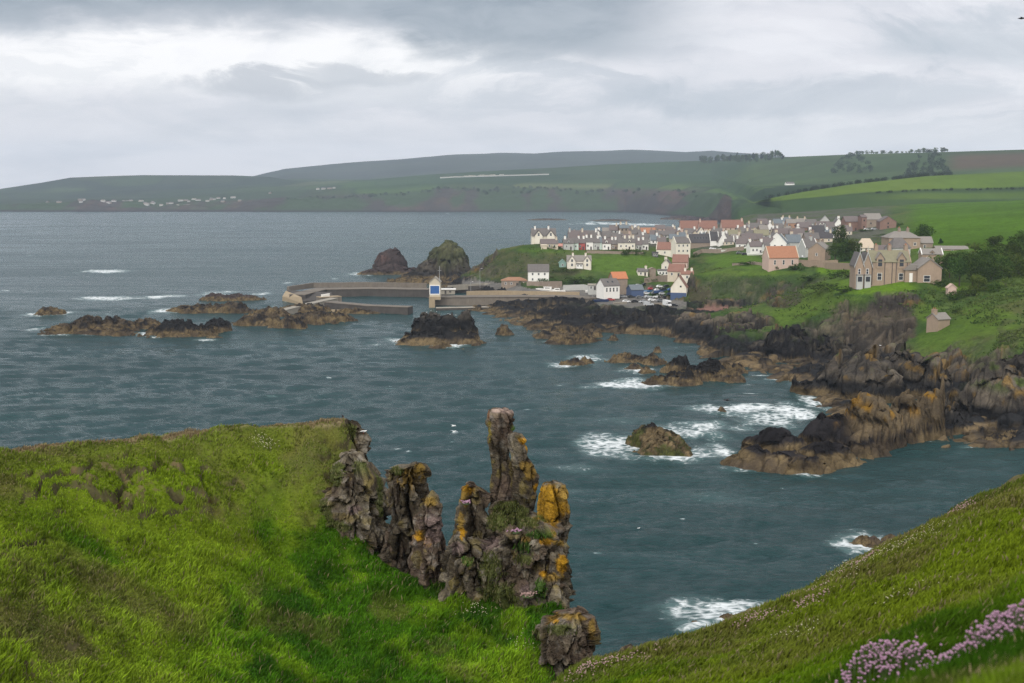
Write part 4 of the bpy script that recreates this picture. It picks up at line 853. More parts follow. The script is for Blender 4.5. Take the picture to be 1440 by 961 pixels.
def house(label, px, py, w, eh, rh, wall, roof, rot=0, dep=6.5, gable=False, chim=(), win=(2, 1), gwin=0, door=True, dorm=0, hip=False, skew=None, name='house', cat='house', group=VG, chm=None, frames=None, rlight=0, dist=None, porch=None, ww=.9, wh=1.2):
    p = hit(px, py) if dist is None else W(px, py, d=dist); s = p[1] / F
    Wd, EH, RH = w * s, eh * s, rh * s
    frames = (p[1] < 760) if frames is None else frames
    L, D_ = (dep, Wd) if gable else (Wd, dep)
    az_ = math.atan2(p[0], p[1]); rz = R(rot) - az_ * .0 + (math.pi / 2 if gable else 0)
    back = (L if gable else D_) / 2
    t = empty(name, (p[0] + back * p[0] / p[1], p[1] + back, p[2]), rz); tag(t, label, cat, group)
    rf = hip_body(t, L, D_, EH, RH, wall, roof) if hip else gable_body(t, L, D_, EH, RH, wall, roof, skew=skew)
    for c in chim: chimney(rf, c * (L/2 - .55), 0, EH + RH, chm or wall, h=1.3)
    nc, nr = win; ht = min(wh, EH / max(1, nr) * .55)
    front = 'l' if gable else 'f'; span = D_ if gable else L
    cols = [(i + .5) / nc - .5 for i in range(nc)] if nc else []
    di = nc // 2 if (door and nc >= 2) else -1
    for r in range(nr):
        z = EH * ((r + .5) / nr) - ht * .45
        for i, c in enumerate(cols):
            if r == 0 and i == di and door:
                x = c * span * .88
                b = MB().box(x - .5, x + .5, -D_/2 - .03, -D_/2 + .03, -.1, min(2.05, EH * .8)) if not gable else MB().box(-L/2 - .03, -L/2 + .03, x - .5, x + .5, -.1, min(2.05, EH * .8))
                b.build('door', DOORM, t); continue
            if gable: add_window(t, -L/2, c * span * .88, z, ww, ht, 'l', frames)
            else: add_window(t, c * span * .88, -D_/2, z, ww, ht, 'f', frames)
    for i in range(gwin):
        side = 'r' if rot > 0 else 'l'; add_window(t, (L/2 if rot > 0 else -L/2), 0, EH * (.35 if i == 0 else .95), ww, ht, side, frames)
    for i in range(dorm):
        c = ((i + .5) / dorm - .5) * L * .8; dm = MB().prism([(c - .75, EH - .2), (c + .75, EH - .2), (c + .75, EH + RH * .42), (c, EH + RH * .72), (c - .75, EH + RH * .42)], -D_/2 + .25, -.4).build('dormer', wall, t)
        MB().box(c - .4, c + .4, -D_/2 + .2, -D_/2 + .27, EH + .15, EH + RH * .38).build('window', GLASS, dm)
        b = MB()
        for sg in (-1, 1): b.add([(c + sg*.95, -D_/2 + .05, EH + RH*.36), (c, -D_/2 + .05, EH + RH*.76), (c, -.3, EH + RH*.76), (c + sg*.95, -.3, EH + RH*.36), (c + sg*.95, -D_/2 + .05, EH + RH*.42), (c, -D_/2 + .05, EH + RH*.83), (c, -.3, EH + RH*.83), (c + sg*.95, -.3, EH + RH*.42)], [(0,1,2,3),(4,7,6,5),(0,4,5,1),(1,5,6,2),(3,2,6,7),(0,3,7,4)])
        b.build('roof', roof, dm)
    for i in range(rlight):
        c = ((i + .5) / rlight - .5) * L * .6; k = RH / (D_/2); y0 = -D_/2 * .62; y1 = -D_/2 * .38; z0 = EH + (D_/2 + y0) * k + .3; z1 = EH + (D_/2 + y1) * k + .3
        MB().add([(c-.5, y0, z0), (c+.5, y0, z0), (c+.5, y1, z1), (c-.5, y1, z1), (c-.5, y0, z0-.12), (c+.5, y0, z0-.12), (c+.5, y1, z1-.12), (c-.5, y1, z1-.12)], [(0,1,2,3),(4,7,6,5),(0,4,5,1),(1,5,6,2),(2,6,7,3),(3,7,4,0)]).build('skylight', GLASS, rf)
    if porch:
        x, pw, ph = porch; MB().prism([(x-pw/2, -1), (x+pw/2, -1), (x+pw/2, ph), (x, ph+pw*.4), (x-pw/2, ph)], -D_/2 - 1.5, -D_/2 - .004).build('porch', wall, t)
    return t
H = house
# --- along the harbour
H('tall white house with two rows of three windows, alone above the quay', 757, 397, 29, 15, 9.5, WHITE, SLATE, win=(3, 2), door=False, rot=2)
H('long low brown shed with a rusty orange hipped roof beside the tall white house', 723, 403, 36, 8, 4.5, RUBBLE, plain_mat('rusty_sheet', (.27, .145, .085), .8, .3, .5), win=(4, 1), hip=True, dep=9, name='shed', cat='shed', group=None)
t = H('cream double gabled house with a low porch on the grassy bank', 814, 377, 34, 9.5, 7.5, CREAM, PALER, win=(0, 0), door=False, chim=(-.55, .6), dep=8)
s_ = t.location.y / F
for c in (-.30, .32):
    x = c * 34 * s_; wg = 5.0 * s_; gb = MB().prism([(x-wg, -2), (x+wg, -2), (x+wg, 9.5*s_), (x, 16.3*s_), (x-wg, 9.5*s_)], -4.9, -4.004).build('front_gable', CREAM, t)
    b = MB()
    for sg in (-1, 1): b.add([(x + sg*(wg+.35), -5.15, 9.0*s_), (x, -5.15, 16.5*s_), (x, -1, 16.5*s_), (x + sg*(wg+.35), -1, 9.0*s_), (x + sg*(wg+.35), -5.15, 9.5*s_), (x, -5.15, 17.1*s_), (x, -1, 17.1*s_), (x + sg*(wg+.35), -1, 9.5*s_)], [(0,1,2,3),(4,7,6,5),(0,4,5,1),(1,5,6,2),(3,2,6,7),(0,3,7,4)])
    b.build('roof', PALER, gb)
    for z in (2.6*s_, 8.6*s_): add_window(t, x, -4.9, z, 1.1, 1.5, 'f')
MB().box(-4.4*s_, 4.6*s_, -6.0, -4.91, -1.5, 5.3*s_).build('porch', WHITE, t); MB().box(-4.8*s_, 5*s_, -6.3, -4.92, 5.31*s_, 6.6*s_).build('porch_roof', SLATE, t)
for x in (-2.2, 2.0): MB().box(x*s_-.4, x*s_+.4, -6.04, -5.97, 2.4*s_, 4*s_).build('window', GLASS, t)
H('small green shed with its gable to the sea, left of the cream double gabled house', 791, 376, 10, 6, 4.5, TEAL, TEAL, gable=True, win=(1, 1), door=False, dep=5, name='shed', cat='shed', group=None)
H('white house with tall narrow windows and a bright gable, at the car park edge', 855, 414, 25, 12, 9, WHITE, SLATE, rot=24, dep=8.5, win=(4, 1), door=False, gwin=1, rlight=2, ww=.8, wh=2.0, dist=600)
H('grey flat roofed extension on the left of the white car park house', 836, 408, 18, 6.5, 1.4, GREYW, PALESTONE, win=(3, 1), dep=5, name='outbuilding', cat='outbuilding', group=None, dist=612)
H('brown walled house with a bright orange roof rising behind the white car park house', 869, 408, 21, 16, 8.5, RUBBLE, BRT, rot=14, dep=8, win=(0, 0), door=False, dist=622)
H('low blue grey shed roof behind the car park boats', 893, 411, 18, 3, 6, BLUEW, BSLATE, rot=10, dep=10, win=(0, 0), door=False, name='shed', cat='shed', group=None, dist=604)
H('little cream cottage with a grey roof alone on the grass slope', 903, 388, 14, 6, 4, CREAM, SLATE, rot=6, dep=4.5, win=(2, 1), chim=(.9,))
H('small brown stone shed beside the little cream cottage', 917, 390, 9, 11, 2, RUBBLE, RUBBLE, gable=True, dep=5, win=(0, 0), door=False, name='shed', cat='shed', group=None)
H('white flat topped cottage tucked below the cream gabled house', 932, 388, 15, 7, 1.6, WHITE, SLATE, win=(3, 1), dep=5, door=False)
H('cream gabled house with chimney at the gable head above the flat topped cottage', 937, 381, 12, 9, 7, CREAM, PURPLE, gable=True, rot=-12, dep=12, win=(1, 1), door=False, chim=(-1,))
H('house with a steep red tiled roof at the top of the stepped group', 957, 372, 21, 3, 10, PINK, REDT, rot=-14, dep=8, win=(0, 0), door=False, dist=640)
H('pale cream gabled house with a red tiled roof in the middle of the stepped group', 952, 390, 22, 8, 9.5, BUFF, REDT, rot=-22, dep=8, win=(2, 1), gwin=1, dist=600)
H('low cream house with tall chimney and red roof at the foot of the stepped group', 966, 394, 17, 8, 4.5, CREAM, REDT, rot=-8, dep=6, win=(1, 1), chim=(.9, -.4), door=False, dist=594)
t = H('cream gabled boat store with a blue lower storey at the foot of the bluff', 955, 427.5, 22, 23, 16, CREAM, REDT, gable=True, rot=-14, dep=9, win=(0, 0), door=False, name='boat_store', cat='boat store', group=None, dist=578)
s_ = t.location.y / F; MB().box(-4.56, -4.504, -11*s_, 11*s_, -1, 15.5*s_).build('lower_cladding', BLUEW, t); add_window(t, -4.5, -3*s_, 23*s_, .9, .9, 'l', False)
H('cream gabled cottage with a red roof on the edge of the green bank', 936, 360, 24, 9, 9.5, CREAM, REDT, rot=-16, dep=7.5, win=(1, 1), gwin=0, door=False, skew=CREAM)
H('tall cream house with its chimneyed gable to the right of the red roofed cottage', 957, 357, 22, 15, 8, CREAM, SLATE, rot=16, dep=7.5, win=(3, 2), chim=(1,), skew=CREAM, door=False, dist=700)
H('tiny dark glazed porch hut in front of the red roofed cottage', 921, 361.5, 8, 5.5, 1, DSLATE, DSLATE, win=(2, 1), dep=3, door=False, name='hut', cat='hut', group=None)
# --- bluff
H('long pink washed house with a big orange pantiled roof on top of the bluff', 1097, 376.5, 44, 14, 15, PINK, ORANGE, rot=9, dep=9, win=(3, 1), chim=(), skew=BUFF, door=False, ww=.9, wh=2.2, dist=585)
H('white cottage with two white chimneys behind the bluff field', 1064, 357, 25, 10, 7, WHITE, PURPLE, rot=8, dep=7, win=(4, 1), chim=(-.95, .55))
H('low white cottage joined to the right of the twin chimneyed one', 1080, 356, 14, 8, 6, WHITE, SLATE, rot=6, dep=6, win=(2, 1))
H('white house with a broad gable and dark central bay behind the orange roof', 1096, 357, 22, 14, 12, WHITE, BSLATE, gable=True, rot=-20, dep=12, win=(2, 2), door=False, skew=WHITE, dist=640)
H('blue slate roofed hall running back from the broad white gable', 1114, 353, 20, 12, 10, GREYW, BSLATE, rot=4, dep=8, win=(0, 0), door=False, dist=650)
H('brown stone villa with a plain gable and tall barred window by the lawn hedge', 1152, 366, 24, 15, 9, SAND_, PALER, gable=True, rot=-30, dep=11, win=(1, 1), door=False, skew=PALER, dist=588)
H('grey white house with steep gable and tall chimney left of the brown villa', 1136, 361, 20, 13, 11, GREYW, SLATE, rot=18, dep=7, win=(2, 1), chim=(.4,), skew=WHITE, dist=625)
# --- seaward terraces
t = H('large cream villa with two bargeboarded front gables at the seaward end of the village', 764, 343, 34, 11, 10, CREAM, SLATE, win=(0, 0), door=False, chim=(-.75, .45), chm=WHITE, dep=9, rot=3)
s_ = t.location.y / F
for c in (-.22, .28):
    x = c * 34 * s_; wg = 5.6 * s_; gb = MB().prism([(x-wg, 0), (x+wg, 0), (x+wg, 11*s_), (x, 18*s_), (x-wg, 11*s_)], -5.6, -4.504).build('front_gable', CREAM, t)
    b = MB()
    for sg in (-1, 1): b.add([(x + sg*(wg+.5), -5.9, 10.2*s_), (x, -5.9, 18*s_), (x, -1, 18*s_), (x + sg*(wg+.5), -1, 10.2*s_), (x + sg*(wg+.5), -5.9, 10.9*s_), (x, -5.9, 18.8*s_), (x, -1, 18.8*s_), (x + sg*(wg+.5), -1, 10.9*s_)], [(0,1,2,3),(4,7,6,5),(0,4,5,1),(1,5,6,2),(3,2,6,7),(0,3,7,4)])
    b.build('roof', DSLATE, gb)
    add_window(t, x, -5.6, 11*s_, 1.2, 1.8, 'f')
H('lower wing with purple roof and small dormer in front of the seaward villa', 772, 349, 24, 6, 6, BUFF, PURPLE, rot=4, dep=6, win=(3, 1), chim=(.95,), door=False)
H('small pale shed on the bank below the seaward villa', 765, 350.5, 8, 5, 1, BUFF, BUFF, dep=3, win=(0, 0), door=False, name='shed', cat='shed', group=None)
H('low salmon roofed outhouse between the villa and the terrace', 792, 349, 14, 2.5, 3, PINK, plain_mat('salmon_roof', (.45, .22, .18), .8, .15, 1), dep=4, win=(0, 0), door=False, name='outhouse', cat='outhouse', group=None)
TG = 'front terrace of cottages facing the sea'
for (px, wd, eh, wm, rm, ww_, ch, lb) in [(799, 14, 9, GREYW, SLATE, 2, (-.8,), 'grey white end cottage with a pale chimney at the left end of the terrace'), (809, 7.5, 9.5, GREENW, SLATE, 1, (), 'narrow pale cottage between the grey end cottage and the red one'),
    (817, 10, 9.5, REDW, PURPLE, 2, (-.9, .9), 'red painted terrace cottage, the only one in the front row'), (828, 10, 11, WHITE, SLATE, 2, (-.9, .8), 'white terrace cottage immediately right of the red painted one'),
    (838, 9, 10, GREYW, SLATE, 2, (.7,), 'pale grey terrace cottage two along from the red painted one'), (843.5, 3.5, 10.5, GREENW, BSLATE, 0, (), 'narrowest terrace cottage, a pale green strip between its neighbours'),
    (852, 12, 9, WHITE, PURPLE, 2, (-.3,), 'bright white terrace cottage right of the pale green strip'), (863, 9, 8, RUBBLE, SLATE, 2, (-.8, .7), 'brown stone cottage with pale chimneys in the middle of the front terrace'),
    (872, 8, 10, CREAM, SLATE, 1, (), 'narrow cream cottage with one window in the front terrace'), (884, 16, 10, CREAM, SLATE, 3, (-.85, .1, .9), 'wide cream cottage with three chimneys near the right of the terrace'),
    (897, 9, 7, GREYW, PURPLE, 2, (.2,), 'low grey cottage behind the bushes at the right of the terrace'), (906, 9, 8, WHITE, SLATE, 2, (-.6,), 'small white cottage at the right end of the front terrace')]:
    H(lb, px, 351.5, wd, eh, 6.5, wm, rm, rot=3, dep=7, win=(ww_, 1), chim=ch, group=TG, chm=WHITE if wm in (GREYW, RUBBLE, REDW) else None, dorm=1 if wd > 11 else 0)
# --- rows behind
BK = 'cottages in the rows behind the terrace'
for (px, py, wd, eh, rh, wm, rm, gb, ch, win, lb) in [
 (806, 344, 14, 8, 11, GREYW, PURPLE, 0, (-.9,), 2, 'steep purple roofed house with a white chimney, leftmost of the second row'), (820, 344, 14, 8, 11, BUFF, PURPLE, 0, (-.2,), 2, 'steep purple roofed house with a central chimney in the second row'), (833, 344, 13, 8, 11, GREYW, SLATE, 0, (.9,), 2, 'steep grey roofed house with tall white end chimney in the second row'),
 (845, 341, 8, 5, 7, WHITE, SLATE, 1, (), 1, 'small white gable standing out among grey roofs behind the terrace'), (853, 340, 13, 6, 8, RUBBLE, SLATE, 0, (), 2, 'brown walled cottage right of the small white gable'), (853, 332, 12, 5, 6, GREYW, PALER, 0, (), 1, 'pale roofed house with two peaks on the seaward skyline'),
 (868, 340, 14, 5, 7, WHITE, SLATE, 0, (.5,), 2, 'white cottage with a thin bright wall in the middle rows'), (880, 341, 10, 5, 6, WHITE, PURPLE, 0, (), 2, 'white cottage under a purple roof in the middle rows'), (872, 333, 14, 5, 6, GREYW, SLATE, 0, (-.8,), 2, 'grey cottage directly behind the white middle row cottage'),
 (884, 333, 12, 5, 7, BUFF, PURPLE, 0, (.8,), 2, 'buff cottage with an end chimney left of the long orange roof'), (884, 328, 12, 4, 5, PINK, PURPLE, 0, (), 2, 'pink walled house on the seaward skyline left of the white chimney'), (893, 328, 5, 4, 4, WHITE, SLATE, 1, (0,), 0, 'white gable end with one chimney touching the long orange roof'),
 (908, 332, 26, 4, 7, RUBBLE, ORANGE, 0, (), 3, 'long low house with an orange roof on the seaward side'), (908, 342, 15, 5, 7, WHITE, SLATE, 0, (-.7,), 2, 'white walled cottage in front of the long orange roof'), (897, 342, 10, 5, 6, GREYW, SLATE, 0, (), 2, 'grey cottage between white ones in front of the long orange roof'),
 (920, 343, 12, 5, 7, WHITE, BSLATE, 0, (.7,), 2, 'white cottage with a blue slate roof above the red roofed cottage'), (930, 346, 12, 5, 7, GREYW, PURPLE, 0, (-.6,), 2, 'grey cottage with purple roof just above the red roofed cottage'), (935, 335, 26, 4, 6, GREYW, SLATE, 0, (), 3, 'long grey roofed range right of the orange roof'),
 (948, 341, 14, 5, 6, BUFF, BSLATE, 0, (.8,), 2, 'buff cottage under a blue slate roof behind the tall cream house'), (928, 326, 14, 4, 5, PINK, PURPLE, 0, (), 2, 'purple roofed cottage on the skyline right of the long orange roof'), (943, 328, 12, 4, 5, GREYW, SLATE, 0, (.6,), 2, 'grey skyline cottage left of the first red roofed house'),
 (970, 333, 16, 5, 6, WHITE, SLATE, 0, (.9,), 3, 'white fronted cottage below the first red roofed house'), (969, 325, 26, 4, 10, PINK, REDT, 0, (), 3, 'leftmost of the three big red roofed houses on the skyline'), (995, 325, 25, 4, 10, PINK, REDT, 0, (-.95,), 3, 'middle one of the three big red roofed houses on the skyline'), (1029, 325, 31, 5, 10, PINK, REDT, 0, (.95,), 4, 'rightmost and widest of the three big red roofed houses on the skyline'),
 (985, 333, 12, 5, 8, CREAM, SLATE, 1, (), 1, 'cream gable between two red roofed houses'), (984, 348, 34, 7, 11, RUBBLE, DSLATE, 0, (), 0, 'house with a large nearly black roof and tiny skylights'), (1003, 346, 12, 8, 11, WHITE, DSLATE, 0, (), 0, 'narrow dark roof edged by white skews right of the black roof'), (1013, 346, 14, 6, 11, WHITE, SLATE, 1, (-.9,), 1, 'sharp white gable with a chimney beside the narrow dark roof'),
 (1008, 334, 14, 5, 7, GREYW, SLATE, 0, (-.7,), 2, 'grey cottage below the gap between the red roofs'), (1024, 345, 14, 5, 7, BUFF, SLATE, 0, (), 2, 'buff cottage right of the sharp white gable'), (1030, 336, 22, 5, 7, RUBBLE, MOSS, 0, (.9,), 3, 'brown cottage with a mossy roof below the widest red roof'),
 (1043, 350, 16, 7, 8, WHITE, PURPLE, 0, (-.95,), 2, 'white cottage with purple roof facing the boats on the green'), (1042, 334, 14, 7, 7, WHITE, SLATE, 0, (-.8, .8), 2, 'white cottage with a chimney at each end, near the red roofs'), (1052, 342, 20, 5, 8, RUBBLE, PURPLE, 0, (), 2, 'brown walled cottage with a purple roof above the twin chimneyed cottage'),
 (1061, 326, 24, 5, 7, BUFF, SLATE, 0, (-.75, .8), 3, 'buff house with two tall pale chimneys on the upper skyline'), (1082, 327, 15, 5, 9, WHITE, SLATE, 1, (-.9,), 1, 'bright white gable with a chimney on the upper skyline'), (1070, 336, 20, 5, 7, GREYW, MOSS, 0, (), 3, 'grey house with a mossy roof below the bright white gable'),
 (1078, 347, 16, 6, 7, GREYW, PURPLE, 0, (.6,), 2, 'grey cottage with a purple roof left of the broad white gable'), (1098, 326, 18, 5, 6, GREYW, SLATE, 0, (.4,), 2, 'grey skyline house between the bright white gable and the tan one'), (1113, 321, 16, 7, 5, plain_mat('orange_render', (.34, .20, .13), .85, .1, .7), PALER, 0, (), 2, 'orange tan walled house on the upper skyline'),
 (1098, 334, 22, 5, 7, RUBBLE, PURPLE, 0, (), 3, 'brown house with a wide purple roof behind the broad white gable'), (1120, 335, 20, 5, 8, RUBBLE, PURPLE, 0, (-.8,), 3, 'brown house with an end chimney above the blue slate hall'), (1130, 325, 20, 5, 7, BROWNS, PURPLE, 0, (), 2, 'red brown house under a purple roof on the upper skyline'),
 (1140, 342, 20, 6, 8, RUBBLE, SLATE, 0, (.3,), 2, 'brown house with a grey roof behind the brown villa'), (1148, 333, 20, 6, 9, BROWNS, DSLATE, 0, (), 2, 'red brown house with a dark roof below the white dormered row'), (1157, 324, 18, 6, 6, WHITE, PURPLE, 0, (), 3, 'white row with dormers under a purple roof on the upper skyline'), (1160, 341, 18, 6, 8, BUFF, DSLATE, 0, (.9,), 2, 'buff house with a dark roof left of the dark round tree'),
 (1177, 321, 11, 6, 8, WHITE, SLATE, 1, (-.9,), 0, 'white gabled house with a tall chimney left of the red brown barns'), (1172, 331, 14, 5, 7, BUFF, SLATE, 0, (), 2, 'buff cottage half hidden behind the dark round tree'), (1140, 318, 14, 4, 5, GREYW, SLATE, 0, (), 2, 'small grey house on the topmost row right of the orange tan one')]:
    H(lb, px, py, wd, eh, rh, wm, rm, rot=random.Random(px * 7 + py).uniform(-9, 9) if not gb else random.Random(px).uniform(-16, 16), dep=7 if not gb else 10, gable=bool(gb), win=(win, 1), chim=ch, group=BK, door=False, chm=WHITE if wm in (RUBBLE, BROWNS, GREYW) and px % 2 else None,
      skew=WHITE if 'skews' in lb or 'sharp white' in lb else None, dorm=3 if 'dormers' in lb else 0, rlight=5 if 'skylights' in lb else 0)
UG = 'small grey roofed cottages packed between the village rows'
rr_ = random.Random(12); pos = [(812,338),(826,338),(840,335),(861,329),(875,326),(895,335),(920,335),(928,340),(955,335),(960,340),(978,338),(1000,339),(1018,339),(1035,342),(1050,331),(1056,336),(1066,341),(1088,339),(1072,328),(1090,332),(1108,330),(1112,340),(1126,340),(1122,330),(1138,336),(1150,328),(1168,335),(1165,326),(1182,336),(1130,352),(1150,352),(1105,318),(1128,317),(1160,316),(1070,319),(1095,319),(1192,331),(990,338),(944,333),(902,337)]
for k, (px, py) in enumerate(pos):
    H('small grey roofed cottage packed between the village rows', px + rr_.uniform(-2, 2), py, rr_.uniform(9, 15), rr_.uniform(4, 6), rr_.uniform(5, 7.5), rr_.choice([RUBBLE, GREYW, BUFF, WHITE, RUBBLE]), rr_.choice([SLATE, PURPLE, SLATE, BSLATE, PURPLE, PALER]), rot=rr_.uniform(-14, 14), dep=6.5, gable=rr_.random() < .25, win=(2, 1), chim=rr_.choice([(), (.8,), (-.8,), (-.8, .8)]), door=False, group=UG, chm=rr_.choice([None, WHITE, BUFF]))
# --- farm behind the village
H('red brown barn with a long roof at the left of the farm', 1200, 325, 30, 13, 7, BROWNS, PURPLE, rot=4, dep=9, win=(3, 1), name='barn', cat='barn', group='farm buildings', frames=False)
H('narrow red brown tower like bay with white windows in the farm group', 1212, 324, 7, 18, 3, BROWNS, PURPLE, rot=2, dep=8, win=(1, 2), door=False, name='barn', cat='barn', group='farm buildings')
H('large grey roofed barn, tallest of the farm buildings', 1225, 320, 22, 11, 8, RUBBLE, PALER, rot=3, dep=12, win=(2, 1), name='barn', cat='barn', group='farm buildings', frames=False)
H('red sandstone barn with its gable to the sea at the right of the farm', 1246, 322, 22, 10, 7, BROWNS, PURPLE, gable=True, rot=-8, dep=14, win=(1, 2), door=False, name='barn', cat='barn', group='farm buildings', frames=False)
H('cream bungalow with a big pale hipped roof beside the trees', 1217, 353, 25, 4, 13, CREAM, plain_mat('pale_tile', (.46, .38, .29), .85, .15, .8, bands=2), hip=True, dep=10, win=(3, 1), rot=-12)
# --- houses behind the mansion
H('big square stone house with a pale hipped roof behind the mansion', 1266, 352, 43, 17, 9, SAND_, PALER, hip=True, dep=14, win=(4, 1), rot=-4, chim=(-.15, .45), chm=RUBBLE, dist=530)
H('low lean to wing stepping down to the right of the big square house', 1297, 352, 22, 10, 8, RUBBLE, PALER, rot=-6, dep=8, win=(1, 1), door=False, dist=532)
H('grey lodge with a steep hipped roof before the big square house', 1262, 358, 26, 9, 14, GREYW, SLATE, hip=True, rot=6, dep=8, win=(2, 1), door=False, dist=505)
H('low pink roofed range left of the steep grey lodge', 1243, 358, 22, 6, 6, BUFF, PURPLE, rot=4, dep=6, win=(2, 1), door=False, dist=512)
H('stone lodge with a white gable half hidden by trees beside the mansion', 1308, 371, 28, 13, 7, SAND_, PALER, rot=-10, dep=8, win=(2, 1), dorm=1, skew=WHITE, dist=478)
H('long low stone range with a pale roof behind the grove', 1336, 357, 44, 6, 4, SAND_, PALER, rot=-4, dep=6, win=(3, 1), door=False, dist=515)
# --- the mansion
def mansion():
    p = hit(1252, 399.5); s = p[1] / F
    t = empty('mansion', (p[0], p[1] + 5, p[2]), R(-4)); tag(t, 'big brown stone mansion with bargeboarded twin gables standing on the clifftop lawn', 'mansion')
    L, D_, eh, rh = 57 * s, 9.0, 31 * s, 15 * s
    rf = gable_body(t, L, D_, eh, rh, SAND_, MOSS, skew=SAND_)
    for x in (-.55, .1, .9): chimney(rf, x * L/2, .6, eh + rh, SAND_, .6, 1.0, 2.0, 3)
    MB().prismx([(-5.2, eh + rh*.3), (5.2, eh + rh*.3), (5.2, eh + 1), (0, eh + rh*.9), (-5.2, eh + 1)], 0, .01) if False else None
    for c in (-.24, .28):
        x = c * L; add_window(t, x, -D_/2, eh * .18, 1.5, 2.5, 'f')
        dm = MB().prism([(x-1.4, eh-2.6), (x+1.4, eh-2.6), (x+1.4, eh+1.3), (x, eh+3.3), (x-1.4, eh+1.3)], -D_/2 - .22, -.6).build('dormer', SAND_, t); g_ = MB().box(x-.75, x+.75, -D_/2 - .26, -D_/2 - .2, eh-1.7, eh+.9).build('window', GLASS, dm)
        b = MB()
        for sg in (-1, 1): b.add([(x+sg*1.8, -D_/2-.5, eh+.85), (x, -D_/2-.5, eh+3.4), (x, 0, eh+3.4), (x+sg*1.8, 0, eh+.85), (x+sg*1.8, -D_/2-.5, eh+1.15), (x, -D_/2-.5, eh+3.75), (x, 0, eh+3.75), (x+sg*1.8, 0, eh+1.15)], [(0,1,2,3),(4,7,6,5),(0,4,5,1),(1,5,6,2),(3,2,6,7),(0,3,7,4)])
        b.build('bargeboard', PALER, dm)
    for c in (-.42, -.12, .06, .16, .42): MB().box(c*L-.12, c*L+.12, -D_/2-.10, -D_/2-.004, -.5, eh).build('downpipe', DOORM, t)
    # left wing: two narrow front gables with white bargeboards
    for k, x in enumerate((-L/2 - 4.0, -L/2 - 0.9)):
        wg = 1.5; e2, r2 = eh * .82, eh * .55; y0 = -D_/2 - 1.6 + k * .4
        gw = MB().prism([(x-wg, -2), (x+wg, -2), (x+wg, e2), (x, e2+r2), (x-wg, e2)], y0, 3.5 - k).build('gabled_wing', SAND_, t)
        b = MB(); b2 = MB()
        for sg in (-1, 1):
            b.add([(x+sg*(wg+.35), y0+.05, e2-.3), (x, y0+.05, e2+r2+.1), (x, 3.4, e2+r2+.1), (x+sg*(wg+.35), 3.4, e2-.3), (x+sg*(wg+.35), y0+.05, e2), (x, y0+.05, e2+r2+.5), (x, 3.4, e2+r2+.5), (x+sg*(wg+.35), 3.4, e2)], [(0,1,2,3),(4,7,6,5),(0,4,5,1),(1,5,6,2),(3,2,6,7),(0,3,7,4)])
            b2.add([(x+sg*(wg+.5), y0-.35, e2-.9), (x, y0-.35, e2+r2+.15), (x, y0-.1, e2+r2+.15), (x+sg*(wg+.5), y0-.1, e2-.9), (x+sg*(wg+.5), y0-.35, e2-.2), (x, y0-.35, e2+r2+.85), (x, y0-.1, e2+r2+.85), (x+sg*(wg+.5), y0-.1, e2-.2)], [(0,1,2,3),(4,7,6,5),(0,4,5,1),(1,5,6,2),(3,2,6,7),(0,3,7,4)])
        b.build('roof', SLATE, gw); b2.tube((x, y0-.2, e2+r2), (x, y0-.2, e2+r2+3.2), .16, .05); b2.build('bargeboard', GREYW, gw)
        add_window(t, x, y0, e2*.55, .8, 1.9, 'f')
        bay = MB().prism([(x-1.15, -2), (x+1.15, -2), (x+1.15, 3.4), (x-1.15, 3.4)], y0-1.5, y0-.004).build('bay_window', GREYW, t); MB().box(x-.8, x+.8, y0-1.56, y0-1.47, 1.0, 2.9).build('pane', GLASS, bay); MB().box(x-1.25, x+1.25, y0-1.65, y0-.01, 3.402, 3.75).build('roof', PALER, bay)
    # annex, right
    ax = L/2 + 6.2; w2 = 4.4; an = MB().prism([(ax-w2, -4), (ax+w2, -4), (ax+w2, 6.2), (ax, 9.6), (ax-w2, 6.2)], -D_/2 - 4, 3).build('annex', SAND_, t); b = MB()
    for sg in (-1, 1): b.add([(ax+sg*(w2+.3), -D_/2-4.3, 6.0), (ax, -D_/2-4.3, 9.65), (ax, 3.2, 9.65), (ax+sg*(w2+.3), 3.2, 6.0), (ax+sg*(w2+.3), -D_/2-4.3, 6.35), (ax, -D_/2-4.3, 10.05), (ax, 3.2, 10.05), (ax+sg*(w2+.3), 3.2, 6.35)], [(0,1,2,3),(4,7,6,5),(0,4,5,1),(1,5,6,2),(3,2,6,7),(0,3,7,4)])
    b.build('roof', PALER, an)
    bx = ax - w2 - 1.2; MB().box(bx-3, ax-w2-.004, -D_/2-2.0, 2.5, -4, 5.4).build('annex_link', SAND_, t); MB().prism([(bx-3.4, 5.41), (ax-w2-.01, 5.41), (ax-w2-.01, 7.6), (bx-1.0, 7.6)], -D_/2-2.4, 2.7).build('annex_link_roof', PALER, t)
    add_window(t, ax - 1.0, -D_/2 - 4, 1.2, 2.2, 2.3, 'f'); MB().box(bx-1.4, bx-.2, -D_/2-2.06, -D_/2-1.97, -1, 4.3).build('door', WHITE, t)
mansion()
H('small stone hut with a tiled roof alone on the steep slope below the grove', 1319, 461, 23, 12, 7.5, SAND_, PALER, rot=26, dep=5, win=(0, 0), door=False, gwin=1, chim=(-.9,), name='hut', cat='hut', group=None, dist=384)
H('little ruined pink gable standing in the bushes right of the mansion', 1337, 417, 12, 12, 5, PINK, PINK, gable=True, dep=2, win=(0, 0), door=False, name='ruin', cat='ruin', group=None, dist=420)
